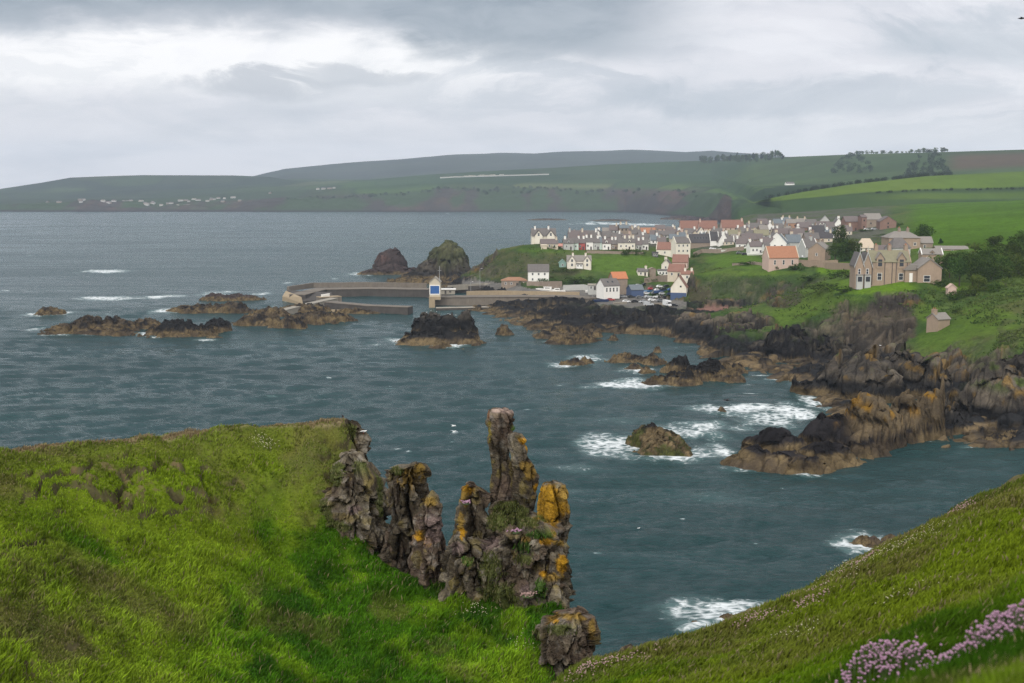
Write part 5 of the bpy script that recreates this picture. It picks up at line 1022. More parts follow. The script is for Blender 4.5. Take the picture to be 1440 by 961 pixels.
# --- scattered white houses across the bay, a few pixels each
def far_house(px, t_, k):
    p = far_at(px, t_); o = empty('far_house', (p[0], p[1], p[2]), R(k * 37 % 50 - 25)); gable_body(o, 9 + k % 4 * 3, 8, 2.6, 3.2, GREYW if k % 3 else RUBBLE, (SLATE, PALER, PURPLE)[k % 3]); return o
rf_ = random.Random(5)
for k in range(46):
    px = 64 + 272 * (k / 45) ** .85 + rf_.uniform(-9, 9); t_ = 1.66 + .42 * (k / 45) + rf_.uniform(-.22, .30)
    tag(far_house(px, t_, k), 'tiny pale house in the town strung along the far shore', 'house', 'houses of the town across the bay')
for k, (px, py, lb) in enumerate([(380, 263, 'row'), (447, 258, 'a'), (455, 258, 'b'), (464, 258, 'c'), (470, 257, 'd')]):
    t_ = np.interp(py, [256, 276], [2.9, 2.0]); tag(far_house(px, float(t_), k), 'tiny pale farm building on the green rise beyond the far shore', 'farm building', 'farm buildings across the bay')
for k in range(84):
    px = 622 + 148 * rf_.random(); r_ = rf_.random() ** 1.3 * (1.0 if 636 < px < 706 else .3); p = far_at(px, 3.94 + .34 * r_)
    o = empty('caravan', p, R(rf_.uniform(-25, 25))); MB().box(-9, 9, -3, 3, -3, 3.6).build('body', GREYW, o); MB().prismx([(-3.3, 3.61), (3.3, 3.61), (0, 4.8)], -9.3, 9.3).build('roof', PALESTONE, o)
    tag(o, 'white caravan in the park on the far hillside', 'caravan', 'caravans on the far hillside')
p = far_at(1110, 4.0); o = empty('far_house', p, .2); gable_body(o, 18, 8, 3.0, 3.2, WHITE, SLATE); tag(o, 'long white farmhouse right of the dark plantation on the ridge', 'farmhouse')

# ================================================================ TREES, HEDGES, WALLS
def leaf_mat(name):
    m, g = newmat(name)
    a = g.n('ShaderNodeAttribute', attribute_name='col').outputs['Color']
    rnd = g.n('ShaderNodeObjectInfo').outputs['Random']
    hs = g.n('ShaderNodeHueSaturation'); g.set(hs.inputs['Color'], a); g.set(hs.inputs['Hue'], g.m('ADD', .485, g.m('MULTIPLY', rnd, .03))); g.set(hs.inputs['Value'], g.m('ADD', .75, g.m('MULTIPLY', rnd, .5)))
    o = g.n('ShaderNodeOutputMaterial'); d = g.n('ShaderNodeBsdfDiffuse'); t = g.n('ShaderNodeBsdfTranslucent'); g.set(d.inputs[0], hs.outputs[0]); g.set(t.inputs[0], hs.outputs[0])
    mx = g.n('ShaderNodeMixShader'); mx.inputs[0].default_value = .22; g.nt.links.new(d.outputs[0], mx.inputs[1]); g.nt.links.new(t.outputs[0], mx.inputs[2]); g.nt.links.new(mx.outputs[0], o.inputs[0]); return m
LEAF = leaf_mat('leaves'); BARK = plain_mat('bark', (.075, .058, .045), .95, .3, 2.0)
def leaf_cloud(rg, centres, radii, n, size, cols, flat=1.0):
    """n leaf sprays spread through lobes; each spray a bent pair of faces"""
    k = len(centres); w_ = np.array([r ** 2 for r in radii]); idx = rg.choice(k, n, p=w_ / w_.sum()); c = np.array(centres)[idx]; r = np.array(radii)[idx][:, None]
    v = rg.normal(size=(n, 3)); v /= np.linalg.norm(v, axis=1)[:, None]; rad = r * (rg.random((n, 1)) ** .28) * rg.uniform(.75, 1.12, (n, 1)); P = c + v * rad * np.array([1, 1, flat])
    a = rg.normal(size=(n, 3)) + v * .6; a /= np.linalg.norm(a, axis=1)[:, None]; b = np.cross(a, rg.normal(size=(n, 3))); b /= np.linalg.norm(b, axis=1)[:, None]; e = np.cross(a, b)
    s = size * rg.uniform(.55, 1.3, (n, 1))
    V = np.stack([P - b * s, P - e * s * .55 + a * s * .2, P + b * s * 1.1, P + e * s * .55 + a * s * .2], 1)
    lob = rg.uniform(.72, 1.28, k)[idx]; t = rg.random(n); col = lerp(cols[0], cols[1], t) * lob[:, None]
    return V.reshape(-1, 3), np.arange(n * 4).reshape(-1, 4), np.repeat(col, 4, 0)
def tree_proto(seed, kind):
    """a tree one metre high and about one wide, scaled when placed"""
    rg = np.random.default_rng(seed); n = 1900; cols = [(.026, .050, .012), (.070, .112, .024)]
    if kind == 'round': cen = [(rg.normal(0, .17), rg.normal(0, .17), rg.uniform(.18, .80)) for _ in range(18)]; rad = [rg.uniform(.15, .25) for _ in cen]
    elif kind == 'spread': cen = [(rg.normal(0, .25), rg.normal(0, .25), rg.uniform(.18, .78) ) for _ in range(20)]; rad = [rg.uniform(.13, .23) for _ in cen]; cols = [(.032, .060, .012), (.086, .130, .026)]
    elif kind == 'light': cen = [(rg.normal(0, .2), rg.normal(0, .2), rg.uniform(.15, .82)) for _ in range(18)]; rad = [rg.uniform(.12, .21) for _ in cen]; cols = [(.048, .080, .014), (.118, .150, .030)]
    elif kind == 'pine': cen = [(rg.normal(0, .10), rg.normal(0, .10), z) for z in np.linspace(.35, .92, 12)]; rad = [.20 * (1.15 - z[2]) + .05 for z in cen]; cols = [(.014, .028, .016), (.032, .055, .026)]; n = 500
    else: cen = [(rg.normal(0, .26), rg.normal(0, .26), rg.uniform(.18, .62)) for _ in range(12)]; rad = [rg.uniform(.16, .30) for _ in cen]; n = 500
    V, f, c = leaf_cloud(rg, cen, rad, n, .034 if n > 900 else .055, cols, .9)
    t = empty('tree' if kind != 'bush' else 'shrub', (0, 0, 0)); mesh_np('crown', V, f, LEAF, c, smooth=False, parent=t)
    b = MB(); top = .55 if kind != 'bush' else .3
    b.tube((0, 0, -.08), (.01, .0, top * .6), .030, .020, 6)
    for i in range(5): a = i * 1.3 + seed; b.tube((.01, 0, top * (.35 + .08 * i)), (.17 * math.cos(a), .17 * math.sin(a), top * (.75 + .09 * i)), .013, .005, 5)
    b.build('trunk', BARK, t)
    return t
PROTO = {k: [tree_proto(10 * i + j, k) for j in range(2)] for i, k in enumerate(('round', 'spread', 'light', 'pine', 'bush'))}
USED = set()
def plant(kind, loc, wm, hm_, label, cat='tree', group=None, name=None, rz=None):
    rr = random.Random(int(loc[0] * 13 + loc[1] * 7)); p = PROTO[kind][rr.randrange(2)]
    t = copy_tree(p) if p.name in USED else p; USED.add(p.name)
    t.location = loc; t.scale = (wm, wm, hm_); t.rotation_euler = (0, 0, rr.uniform(0, 6.28) if rz is None else rz)
    return tag(t, label, cat, group)
def tree(px, py, wpx, hpx, kind, label, group='trees of the grove beside the mansion', dist=None, cat='tree'):
    p = hit(px, py) if dist is None else W(px, py, d=dist); s = p[1] / F
    return plant(kind, (p[0], p[1] + wpx * s * .25, p[2] - .02 * hpx * s), wpx * s * 1.15, hpx * s * 1.06, label, cat, group)
tree(1301, 344, 35, 30, 'round', 'dark round tree standing alone at the edge of the bright pasture', None, 545)
tree(1324, 345, 11, 9, 'pine', 'small dark conifer beside the round tree at the pasture edge', None, 540)
tree(1184, 347, 26, 32, 'round', 'dark round tree rising among the upper village roofs', None, 640)
VT = 'leafy trees below the cream bungalow'
for a in [(1176, 364, 22, 24, 'spread', 'leafy tree at the left of the clump by the brown villa'), (1190, 366, 26, 30, 'round', 'tallest leafy tree in the clump by the brown villa'), (1205, 365, 24, 26, 'spread', 'leafy tree on the right of the clump, below the cream bungalow'), (1199, 352, 18, 16, 'light', 'pale green tree behind the clump by the brown villa')]: tree(*a, group=VT, dist=575)
GR = [(1322,393,30,36,'spread','tree nearest the stone annex at the left end of the grove'),(1338,388,28,34,'round','dark tree behind the left end of the grove'),(1352,399,30,40,'round','dark full crowned tree in front of the lodge side of the grove'),(1371,401,34,46,'round','large dark green tree in the middle front of the grove'),(1354,374,26,22,'spread','broad tree against the long stone range behind the grove'),(1368,372,28,26,'light','pale yellow green tree on the pasture side of the grove'),(1386,384,32,36,'round','dark tree in the heart of the grove'),(1374,352,20,14,'light','small pale tree by the pasture at the top left of the grove'),(1403,354,36,24,'spread','broad dark tree spreading on the pasture skyline of the grove'),(1400,376,36,32,'spread','wide tree below the one on the pasture skyline'),(1397,404,34,40,'round','dark tree low in the grove above the steep bank'),(1414,396,34,40,'spread','leafy tree between the grove heart and its right side'),(1430,388,36,40,'light','lighter green tree near the right side of the grove'),(1436,362,28,34,'round','tall dark tree at the top right of the grove'),(1421,368,30,26,'spread','tree below the tall dark one at the top right'),(1441,404,34,44,'spread','tree cut by the right edge of the picture'),(1420,416,36,32,'light','pale bushy tree at the lower right of the grove'),(1400,420,30,24,'spread','low tree on the bank under the grove'),(1378,412,28,26,'light','low pale tree at the foot of the grove'),(1456,376,34,42,'round','dark tree at the far right behind the cut off one'),(1450,345,28,22,'spread','spreading tree high on the right at the pasture edge')]
for a in GR: tree(*a, dist=470 - (a[1] - 345) * .75 if a[0] > 1335 else None)
BU = 'shrubs about the cliff top and village'
for a in [(1166,409,36,15,'bush','wide dark shrub at the seaward corner of the mansion lawn'),(1190,412,30,10,'bush','low shrub along the front edge of the mansion lawn'),(1176,391,22,14,'bush','dark hedge shrub behind the mansion lawn'),(1194,391,22,16,'bush','dark hedge shrub touching the mansion garden wall'),(1140,396,30,12,'bush','rough shrub on the slope between bluff and mansion'),(1118,381,20,12,'bush','shrub at the right end of the orange roofed house'),(1092,380,8,7,'bush','small shrub in front of the orange roofed house'),(1326,405,24,16,'bush','shrub at the right foot of the stone annex'),(1344,424,24,14,'bush','shrub below the little ruined gable'),(1362,418,26,16,'bush','shrub on the path above the stone hut'),(1346,440,16,9,'bush','shrub right of the stone hut roof'),(887,357,22,9,'bush','dark shrub in front of the wide cream terrace cottage'),(898,358,16,8,'bush','shrub at the right of the terrace gardens'),(880,360,8,9,'bush','small dark bush alone on the green below the terrace'),(776,350,10,7,'bush','dark garden bush beside the seaward villa wing'),(784,350,9,6,'bush','garden bush next to the salmon roofed outhouse'),(862,355,22,5,'bush','low hedge under the middle of the terrace'),(770,400,24,11,'bush','shrub at the right corner of the tall white house'),(800,384,30,9,'bush','hedge below the green shed and cream house'),(808,400,24,14,'bush','bushy scrub above the quay boats'),(826,398,22,12,'bush','bushy scrub left of the grey extension'),(915,397,18,6,'bush','hedge under the small brown stone shed'),(1060,347,8,5,'bush','small bush among the upper cottages'),(1083,341,10,5,'bush','bush below the bright white gable'),(1152,347,10,7,'bush','bush beside the buff dark roofed house'),(1168,352,9,8,'bush','bush at the foot of the dark round tree'),(1215,326,16,5,'bush','hedge below the large farm barn'),(1262,318,18,7,'bush','tree like hedge right of the sandstone barn'),(1255,333,30,5,'bush','hedge behind the big square house'),(978,362,9,8,'bush','bush on the slope right of the stepped houses'),(1050,373,30,6,'bush','hedge at the left of the orange roofed house')]:
    tree(a[0], a[1], a[2], a[3], a[4], a[5], group=BU, cat='shrub')
# trees on the far ridges
for k in range(34):
    px = 982 + 118 * (k / 33) + rf_.uniform(-2, 2); p = far_at(px, 4.80 + rf_.uniform(-.10, .04)); plant('round' if k % 3 else 'pine', p, rf_.uniform(16, 24), rf_.uniform(20, 30), 'dark tree in the plantation along the far ridge', 'tree', 'plantation on the far ridge')
for k in range(40):
    px = 1194 + 136 * (k / 39) + rf_.uniform(-3, 3); p = far_at(px, 4.96 + rf_.uniform(-.04, .03)); hh = rf_.choice([6, 7, 9, 11]) * (1.25 if px > 1280 else 1)
    plant('round' if k % 2 else 'spread', p, hh * rf_.uniform(.9, 1.3), hh, 'tree on the skyline of the nearer far ridge', 'tree', 'trees on the ridge skyline')
for k in range(24):
    px = (888 + 5.4 * k if k < 14 else 996 + 4.2 * (k - 14)) + rf_.uniform(-2, 2); p = far_at(px, 5.98); hh = rf_.uniform(16, 34); plant('spread', (p[0], p[1], p[2] - 4), hh, hh, 'faint hazy tree on the farthest skyline', 'tree', 'trees on the farthest skyline')
def woodland(name, label, x0, x1, t0, t1, n, size):
    rg = np.random.default_rng(int(x0)); c = []; r = []
    for i in range(n):
        px = rg.uniform(x0, x1); m_ = 1 - abs((px - (x0 + x1) / 2) / ((x1 - x0) / 2)) ** 2; p = far_at(px, t0 + (t1 - t0) * rg.random() * (m_ + .15)); c.append((p[0], p[1], p[2] + size * .4)); r.append(size * rg.uniform(.6, 1.1))
    V, f, cc = leaf_cloud(rg, c, r, n * 150, size * .13, [(.020, .034, .020), (.036, .054, .026)])
    tag(mesh_np(name, V, f, LEAF, cc, smooth=False), label, 'woodland', None, 'stuff')
for ps in PROTO.values():
    for p in ps:
        if p.name not in USED:
            for c in list(p.children): bpy.data.objects.remove(c)
            bpy.data.objects.remove(p)
woodland('woodland', 'dark wood on the slope left of the ridge trees', 1170, 1225, 4.35, 4.75, 60, 7)
woodland('woodland', 'dark wood in the hollow under the tallest ridge trees', 1272, 1334, 4.1, 4.8, 90, 7)
woodland('hedgerow', 'dark hedge running along the top of the bright field', 1075, 1335, 3.03, 3.10, 110, 4.5)
woodland('hedgerow', 'thin hedge between the two bright fields', 1230, 1440, 2.39, 2.41, 60, 2.2)
woodland('scrub_strip', 'dark scrub above the cliffs across the bay', 400, 1000, 1.75, 2.05, 120, 7)
# rough scrub over the cliff slopes
def scrub():
    rg = np.random.default_rng(77); n = 26000
    ii = rg.integers(2, len(MD) - 2, n * 3); jj = rg.integers(2, len(MU) - 2, n * 3)
    z = MZ[ii, jj]; px = MPX[ii, jj]; py = MPY[ii, jj]; rk = MROCK[ii, jj]; x = MX[ii, jj]; y = MY[ii, jj]
    dens = sst(fbm2(x / 22, y / 22, 4, 300), -.05, .45) * (1 - rk * .75) * (z > 6.5)
    def sp(cx, cy, rx, ry): return ((px - cx) / rx) ** 2 + ((py - cy) / ry) ** 2 < 1
    ban = sp(1225, 402, 74, 12) | sp(1180, 380, 34, 11) | sp(890, 370, 80, 15) | sp(1040, 366, 50, 13) | (y > 800) | ((px > 770) & (py < 351)) | ((px > 1262) & (py < 356)) | sp(948, 394, 18, 6)
    extra = sp(1000, 410, 50, 20) | sp(1060, 400, 40, 14) | sp(705, 372, 45, 24) | sp(770, 365, 40, 13) | sp(1130, 425, 50, 26) | sp(1240, 420, 60, 6) | sp(1400, 430, 60, 30) | sp(1320, 430, 60, 20)
    p = np.where(ban, 0, np.clip(dens + extra * .45, 0, 1)); k = np.nonzero(rg.random(len(p)) < p)[0][:16000]
    P0 = np.stack([x[k], y[k], z[k]], 1); m = len(k); q = 5
    c = np.repeat(P0, q, 0) + rg.normal(size=(m * q, 3)) * np.array([.7, .7, .25]) + np.array([0, 0, .35]); s = rg.uniform(.22, .55, (m * q, 1))
    a = rg.normal(size=(m * q, 3)); a /= np.linalg.norm(a, axis=1)[:, None]; b = np.cross(a, rg.normal(size=(m * q, 3))); b /= np.linalg.norm(b, axis=1)[:, None]
    V = np.stack([c - a * s, c - b * s * .7, c + a * s, c + b * s * .7], 1).reshape(-1, 3)
    tn = np.clip(.5 + .8 * fbm2(P0[:, 0] / 14, P0[:, 1] / 14, 3, 301), 0, 1); col = lerp((.040, .072, .016), (.085, .105, .028), tn); col = np.repeat(col, q, 0) * rg.uniform(.7, 1.3, (m * q, 1))
    tag(mesh_np('scrub', V, np.arange(len(V)).reshape(-1, 4), LEAF, np.repeat(col, 4, 0), smooth=False), 'rough bracken and scrub growing over the cliff slopes', 'scrub', None, 'stuff')
scrub()
def gwall(label, pts, h=1.4, w=.6, mat=RUBBLE, cap=.15):
    P_ = [hit(a, b) for a, b in pts]; return wall_run('garden_wall', label, 'wall', P_, w, [p[2] - 1.5 for p in P_], [p[2] + h for p in P_], mat, 'garden and field walls', cap, mat, 4)
gwall('pale stone garden wall running behind the mansion lawn', [(1128,374),(1160,377),(1206,379)], 2.6, mat=SAND_)
gwall('brown wall below the little cream cottage and stepped houses', [(906,399),(925,396),(962,393)], 3.0)
gwall('brown wall around the yard of the flat topped white cottage', [(925,392),(945,390.5),(960,389)], 1.6)
gwall('grey wall across the green below the black roofed house', [(975,361),(987,356),(1014,356),(1046,352)], 2.4)
gwall('low wall at the edge of the boat green', [(1030,374),(1060,372),(1074,374)], 1.3)
gwall('wall along the bottom of the terrace gardens', [(825,356),(860,357),(905,358)], 1.5)
gwall('low wall in front of the brown villa', [(1120,370),(1150,371.5),(1178,370.5)], 1.6, mat=SAND_)
gwall('retaining wall under the tall white house', [(741,402),(757,402.5),(790,402)], 2.5)
gwall('retaining wall behind the quay boats', [(792,409),(820,408),(834,410)], 3.0, mat=GREYW)

# ================================================================ CARS
TYRE = plain_mat('tyre', (.02, .02, .02), .8, .05, 3.0); CARG = plain_mat('car_glass', (.02, .024, .03), .08, .05, 1.0, .6)
PAINT = {n: plain_mat(n + '_paint', c, .3, .04, 1.0, .5) for n, c in dict(white=(.72,.72,.72), silver=(.42,.43,.44), black=(.02,.02,.022), grey=(.14,.145,.15), blue=(.04,.09,.26), red=(.36,.05,.05), navy=(.02,.035,.09)).items()}
def make_car(colour, kind='car'):
    t = empty({'car': 'parked_car', 'van': 'parked_van', 'camper': 'camper_van'}[kind], (0, 0, 0)); L = {'car': 4.2, 'van': 5.0, 'camper': 6.4}[kind]; h = L / 2
    if kind == 'car': prof = [(-h, .32), (h, .32), (h, .72), (h - .15, .86), (h - 1.15, .95), (-h + .25, .98), (-h, .75)]; cab = [(h - 1.2, .951), (h - 1.85, 1.43), (-h + .9, 1.45), (-h + .3, .979)]
    elif kind == 'van': prof = [(-h, .35), (h, .35), (h, .95), (h - .9, 1.1), (-h, 1.12)]; cab = [(h - .95, 1.11), (h - 1.6, 1.95), (-h + .02, 1.98), (-h, 1.121)]
    else: prof = [(-h, .4), (h, .4), (h, 1.0), (h - .9, 1.2), (-h, 1.22)]; cab = [(h - .95, 1.21), (h - .9, 2.1), (h - .4, 2.3), (h - .5, 2.85), (-h + .02, 2.9), (-h, 1.221)]
    MB().prism(prof, -.86, .86).build('body', PAINT[colour], t); wd = .78 if kind == 'car' else .84
    cb = MB().prism(cab, -wd, wd).build('cabin', PAINT[colour], t); x0 = cab[-1][0] + .25; x1 = cab[0][0] - .45; z0 = cab[0][1] + .08; z1 = z0 + (.32 if kind == 'car' else .5)
    xs = (x0, x1) if kind == 'car' else (h - 2.2, h - 1.3)
    for sg in (-1, 1): MB().prism([(xs[0], z0), (xs[1] + .2, z0), (xs[1] - .2, z1), (xs[0] + .25, z1)], sg * wd - .012, sg * wd + .012).build('side_window', CARG, cb)
    (ax, az_), (bx, bz) = cab[0], cab[1]; dx, dz = bx - ax, bz - az_; nx, nz = dz, -dx; q = math.hypot(nx, nz); nx, nz = nx / q * .015 * (1 if nx > 0 else -1), nz / q * .015 * (1 if nx > 0 else -1)
    MB().add([(ax + dx*f + nx*k, y * wd * .9, az_ + dz*f + abs(nz)*k) for k in (-1, 1) for f, y in ((.12, -1), (.12, 1), (.9, .94), (.9, -.94))], [(0,1,2,3),(7,6,5,4),(0,4,5,1),(1,5,6,2),(2,6,7,3),(3,7,4,0)]).build('windscreen', CARG, cb)
    for sx in (-h + .8, h - .85):
        for sy in (-.87, .87): MB().tube((sx, sy - .1, .32), (sx, sy + .1, .32), .32, .32, 10).build('wheel', TYRE, t)
    for sy in (-.6, .6): MB().box(h - .02, h + .02, sy - .17, sy + .17, .62, .76).build('headlight', FRAME, t)
    return t
CARS = {}
def car(px, py, colour, rz, label, kind='car', group='vehicles in the harbour car park'):
    k = (colour, kind); c = copy_tree(CARS[k]) if k in CARS else make_car(*k); CARS.setdefault(k, c)
    p = hit(px, py); c.location = (p[0], p[1], p[2] - .05); c.rotation_euler = (0, 0, R(rz)); tag(c, label, 'car' if kind == 'car' else 'van', group); return c
for a in [(859,423,'red',8,'red car at the seaward edge of the car park'),(846,421,'navy',-12,'navy car left of the red one'),(836,420,'silver',20,'silver car at the left end of the car park'),(881,425.5,'white',4,'white car in the front row, right of the red one'),(893,425.5,'black',10,'black car beside the white one in the front row'),(904,426,'silver',-160,'silver car facing left in the front row'),(917,423.5,'white',15,'small white car behind the silver one'),(929,424.5,'grey',10,'grey car left of the white camper van'),(948,431,'black',-20,'black car parked in front of the boat store'),(900,419.5,'grey',0,'grey car in the middle of the second row'),(888,419,'black',6,'black car at the left of the second row'),(876,418.5,'silver',-10,'silver car in the second row behind the red car'),(912,419,'silver',12,'silver car at the right of the second row'),(924,419,'white',170,'white car second from the right in the second row'),(936,419.5,'black',8,'black car at the right end of the second row'),(899,414.5,'white',-6,'white car beside the blue covered boat'),(909,414,'white',5,'white car right behind the blue covered boat'),(921,414,'grey',10,'grey car in the third row'),(932,414.5,'silver',0,'silver car in the third row by the boat store'),(943,415,'navy',-10,'navy car nearest the blue boat store'),(925,409.5,'white',18,'white car in the back row by the steps'),(934,408.5,'black',16,'black car in the back row'),(944,409,'blue',12,'bright blue car in the back row'),(916,407.5,'red',14,'dull red car under the brown wall'),(928,404.5,'white',20,'white car at the top of the car park ramp'),(938,404,'black',20,'black car at the top of the car park ramp'),(908,401.5,'black',15,'black car just below the brown shed'),(898,403,'silver',18,'silver car at the head of the car park'),(868,420.5,'black',14,'black car in front of the white gable'),(884,414.5,'blue',-4,'blue car between the white gable and the boats')]: car(*a)
car(938, 430.5, 'white', -70, 'white camper van with a high roof by the pale sand patch', 'camper')
car(912, 430, 'silver', 5, 'silver van on the pale sand at the front of the car park', 'van')
VCG = 'vehicles on the village streets'
for a in [(1002,351,'white',10,'white car on the street under the black roofed house'),(1040,357,'grey',0,'grey car outside the twin chimneyed cottage'),(1048,359,'black',0,'black car outside the twin chimneyed cottage'),(1219,324,'white',8,'white car in front of the large farm barn'),(1229,323.5,'silver',8,'silver car in front of the large farm barn'),(1131,362,'white',60,'white car between the orange roof and the brown villa'),(995,353.5,'silver',6,'silver car on the street left of the white one')]: car(*a, group=VCG)
car(1206, 398, 'white', 40, 'white van parked behind the mansion wing', 'van', VCG)
# boats on trailers and ashore
def hitboat(px, py, L, rz, m, label): p = hit(px, py); b = boat(px, py, p[2], L, rz, m, label, False); return b
hitboat(1024, 353.5, 9, -.25, WHITE, 'long white boat laid up on the village green')
hitboat(1008, 352.5, 6, -.2, WHITE, 'short white boat laid up behind the long one on the green')
hitboat(1062, 359, 9, .0, WHITE, 'white boat laid up under the twin chimneyed cottage wall')
hitboat(905, 412, 13, .25, plain_mat('blue_cover', (.06, .17, .33), .6, .15, 1), 'long boat under a blue cover in the car park')
hitboat(930, 411, 8, .2, plain_mat('dark_blue_cover', (.035, .07, .17), .6, .15, 1), 'dark blue covered boat behind the long covered one')
hitboat(845, 424.5, 8, -.1, PAINT['navy'], 'dark blue boat on the slip in front of the white house')
hitboat(872, 428, 7, .1, PALESTONE, 'pale upturned boat on the rocks edge of the car park')

# ================================================================ FOREGROUND: grassy headland, near slope
def proj(x, y, z):
    """place of a world point in the photograph's frame (used to lay out colour patches seen there)"""
    yy = (z - EYE); c = y * CA - yy * SA; return 720 + F * x / c, 480.5 - F * (y * SA + yy * CA) / c
HEAD = [(-250,652,41),(-120,644,43),(0,632,46),(80,625,48),(150,617,50),(225,609,52),(300,602,54),(360,597,55.5),(420,592,57),(470,588,58),(492,590,58.5),(505,596,58),
 (0,690,42.5),(0,760,39),(0,850,35.5),(0,961,32),(0,1080,29),(-250,760,36),(-250,961,29),(-250,1080,26),(150,680,47),(150,760,43),(150,860,38.5),(150,961,34.5),(150,1080,31),(300,660,51.5),(300,740,47.5),(300,850,42),(300,961,37),(300,1080,33),
 (400,640,54.5),(400,720,50.5),(400,800,46.5),(400,900,41.5),(400,961,39),(400,1080,34.5),(470,640,54.5),(460,700,52),(450,760,49),(480,800,47.6),(530,800,47.6),(505,700,52),(510,640,56),
 (500,860,44.5),(500,961,40),(500,1080,35),(570,805,47.5),(570,860,45),(600,840,46.2),(640,868,45.2),(600,961,40),(600,1080,35.2),(700,870,45),(700,920,42.6),(700,961,40.8),(700,1080,36),(760,865,45),(800,862,45),(765,900,43),(735,930,42),(735,1000,39),(800,1080,30)]
HP = [W(a, b, d=c) for a, b, c in HEAD]
for a, b, c in HEAD[:12]:          # the seaward drop behind the skyline
    for dd, dz in ((2.5, -.9), (6, -7), (11, -26), (17, -50)): u = float(bear(a, b)); HP.append((u * (c + dd), c + dd, EYE + float(slope(b)) * c + dz))
for px, d0 in [(525, 55), (550, 50.5), (590, 49.2), (620, 48.6), (650, 48.2), (700, 48), (750, 48), (800, 48)]:
    u = (px - 720) / F
    for dd, z in ((0, 42.6), (2.2, 39), (5, 28), (11, 4)): HP.append((u * (d0 + dd), d0 + dd, z))
for d0, z in [(48, 38), (45, 38), (42.5, 37), (40, 34), (37, 30), (33, 24)]:
    u = (842 - 720) / F; HP += [(u * d0, d0, z), (u * d0 + 2.5, d0, z - 9), (u * d0 + 7, d0, z - 28)]
HR = RBF(HP)
def head_z(x, y):
    n = fbm2(x / 2.2, y / 2.2, 4, 401); m = fbm2(x / .75, y / .75, 3, 402)
    z = HR(x, y); t = HR(x, y) + 1.0 * n; led = (t / .85) - np.floor(t / .85)
    px, py = proj(x, y, z)
    er = np.clip(1 - np.hypot((px - 190) / 210, (py - 690) / 60), 0, 1) + np.clip(1 - np.hypot((px - 20) / 90, (py - 790) / 50), 0, 1) + .6 * np.clip(1 - np.hypot((px - 480) / 60, (py - 690) / 100), 0, 1) + .5 * np.clip(1 - np.hypot((px - 60) / 160, (py - 930) / 60), 0, 1)
    er = np.clip(er * 1.6, 0, 1)
    z = np.minimum(z, EYE + slope(np.interp(720 + F * x / y, [-250, 0, 150, 300, 420, 470, 492, 520, 900], [657, 638, 623, 608, 598, 593.5, 594, 598, 640])) * y)
    return z + .24 * n + .15 * m + er * .46 * (sst(led, .0, .22) - sst(led, .75, 1.0)), er, led, n, m, px, py
hu = np.linspace((-260 - 720) / F, (915 - 720) / F, 620); hd = np.linspace(26, 78, 470); HD, HU = np.meshgrid(hd, hu, indexing='ij'); HX, HY = HD * HU, HD
HZ, HER, HLED, hn, hm2, hpx, hpy = head_z(HX, HY)
def grass_cols(x, y, olive, seed):
    a = fbm2(x / 3.2, y / 3.2, 4, seed); b = fbm2(x / .9, y / .9, 3, seed + 5); c = fbm2(x / 8, y / 8, 3, seed + 9)
    C = lerp((.040, .098, .005), (.105, .180, .009), sst(a + .6 * b, -.35, .45))
    C = lerp(C, (.150, .200, .014), sst(c + .5 * a, .05, .55) * .75)
    C = lerp(C, (.022, .062, .006), sst(-(c + .4 * b), .15, .55) * .75)
    return lerp(C, lerp((.135, .130, .034), (.095, .112, .026), .5 + .5 * b), olive)
def head_olive(px, py, x, y):
    n = fbm2(x / 2.5, y / 2.5, 4, 450); top = 1 - sst(py - np.interp(px, [0, 470], [632, 588]), 10, 75 + 30 * n)
    def sp(cx, cy, rx, ry): return np.clip(1.25 - np.hypot((px - cx) / rx, (py - cy) / ry), 0, 1)
    return np.clip(.55 * top + .9 * sp(200, 695, 190, 50) * sst(n, -.35, .25) + 1.0 * sp(90, 900, 150, 110) * sst(n, -.25, .35) + .8 * sp(470, 650, 60, 80) + .45 * sst(n, .2, .6), 0, .92)
HC = grass_cols(HX, HY, head_olive(hpx, hpy, HX, HY), 420)
HC = HC * .78  # ground under the blades darkened, painting shade into the gaps between them
EARTH = np.clip(HER * (1 - sst(HLED, .05, .20)) * 1.3 + HER * sst(hm2 + .6 * hn, .28, .6) * .8, 0, 1)
HC = lerp(HC, lerp((.030, .020, .010), (.120, .088, .048), sst(hm2 - hn * .5, .0, .5)), EARTH)
gyy, gxx = np.gradient(HZ); hs = np.hypot(gyy / (hd[1] - hd[0]), gxx / (HD * (hu[1] - hu[0])))
HC = lerp(HC, np.array((.070, .062, .030)) * (1 + .5 * hm2)[..., None], sst(hs, 1.3, 2.2))
edge = 1 - sst(np.abs(hpy - np.interp(hpx, [-200, 0, 150, 300, 420, 492], [648, 632, 617, 602, 592, 590]) - 2), 2, 9)
HC = lerp(HC, (.20, .16, .095), edge * .8 * (hpx < 500))
GM = attr_mat('turf', 1.6, 9.0, .30, .8, .10)
o = mesh_np('headland', np.stack([HX, HY, HZ], -1).reshape(-1, 3), grid_faces(len(hd), len(hu)), GM, HC.reshape(-1, 3))
tag(o, 'steep grassy headland with crumbling earth scars, on the left', None, None, 'structure')

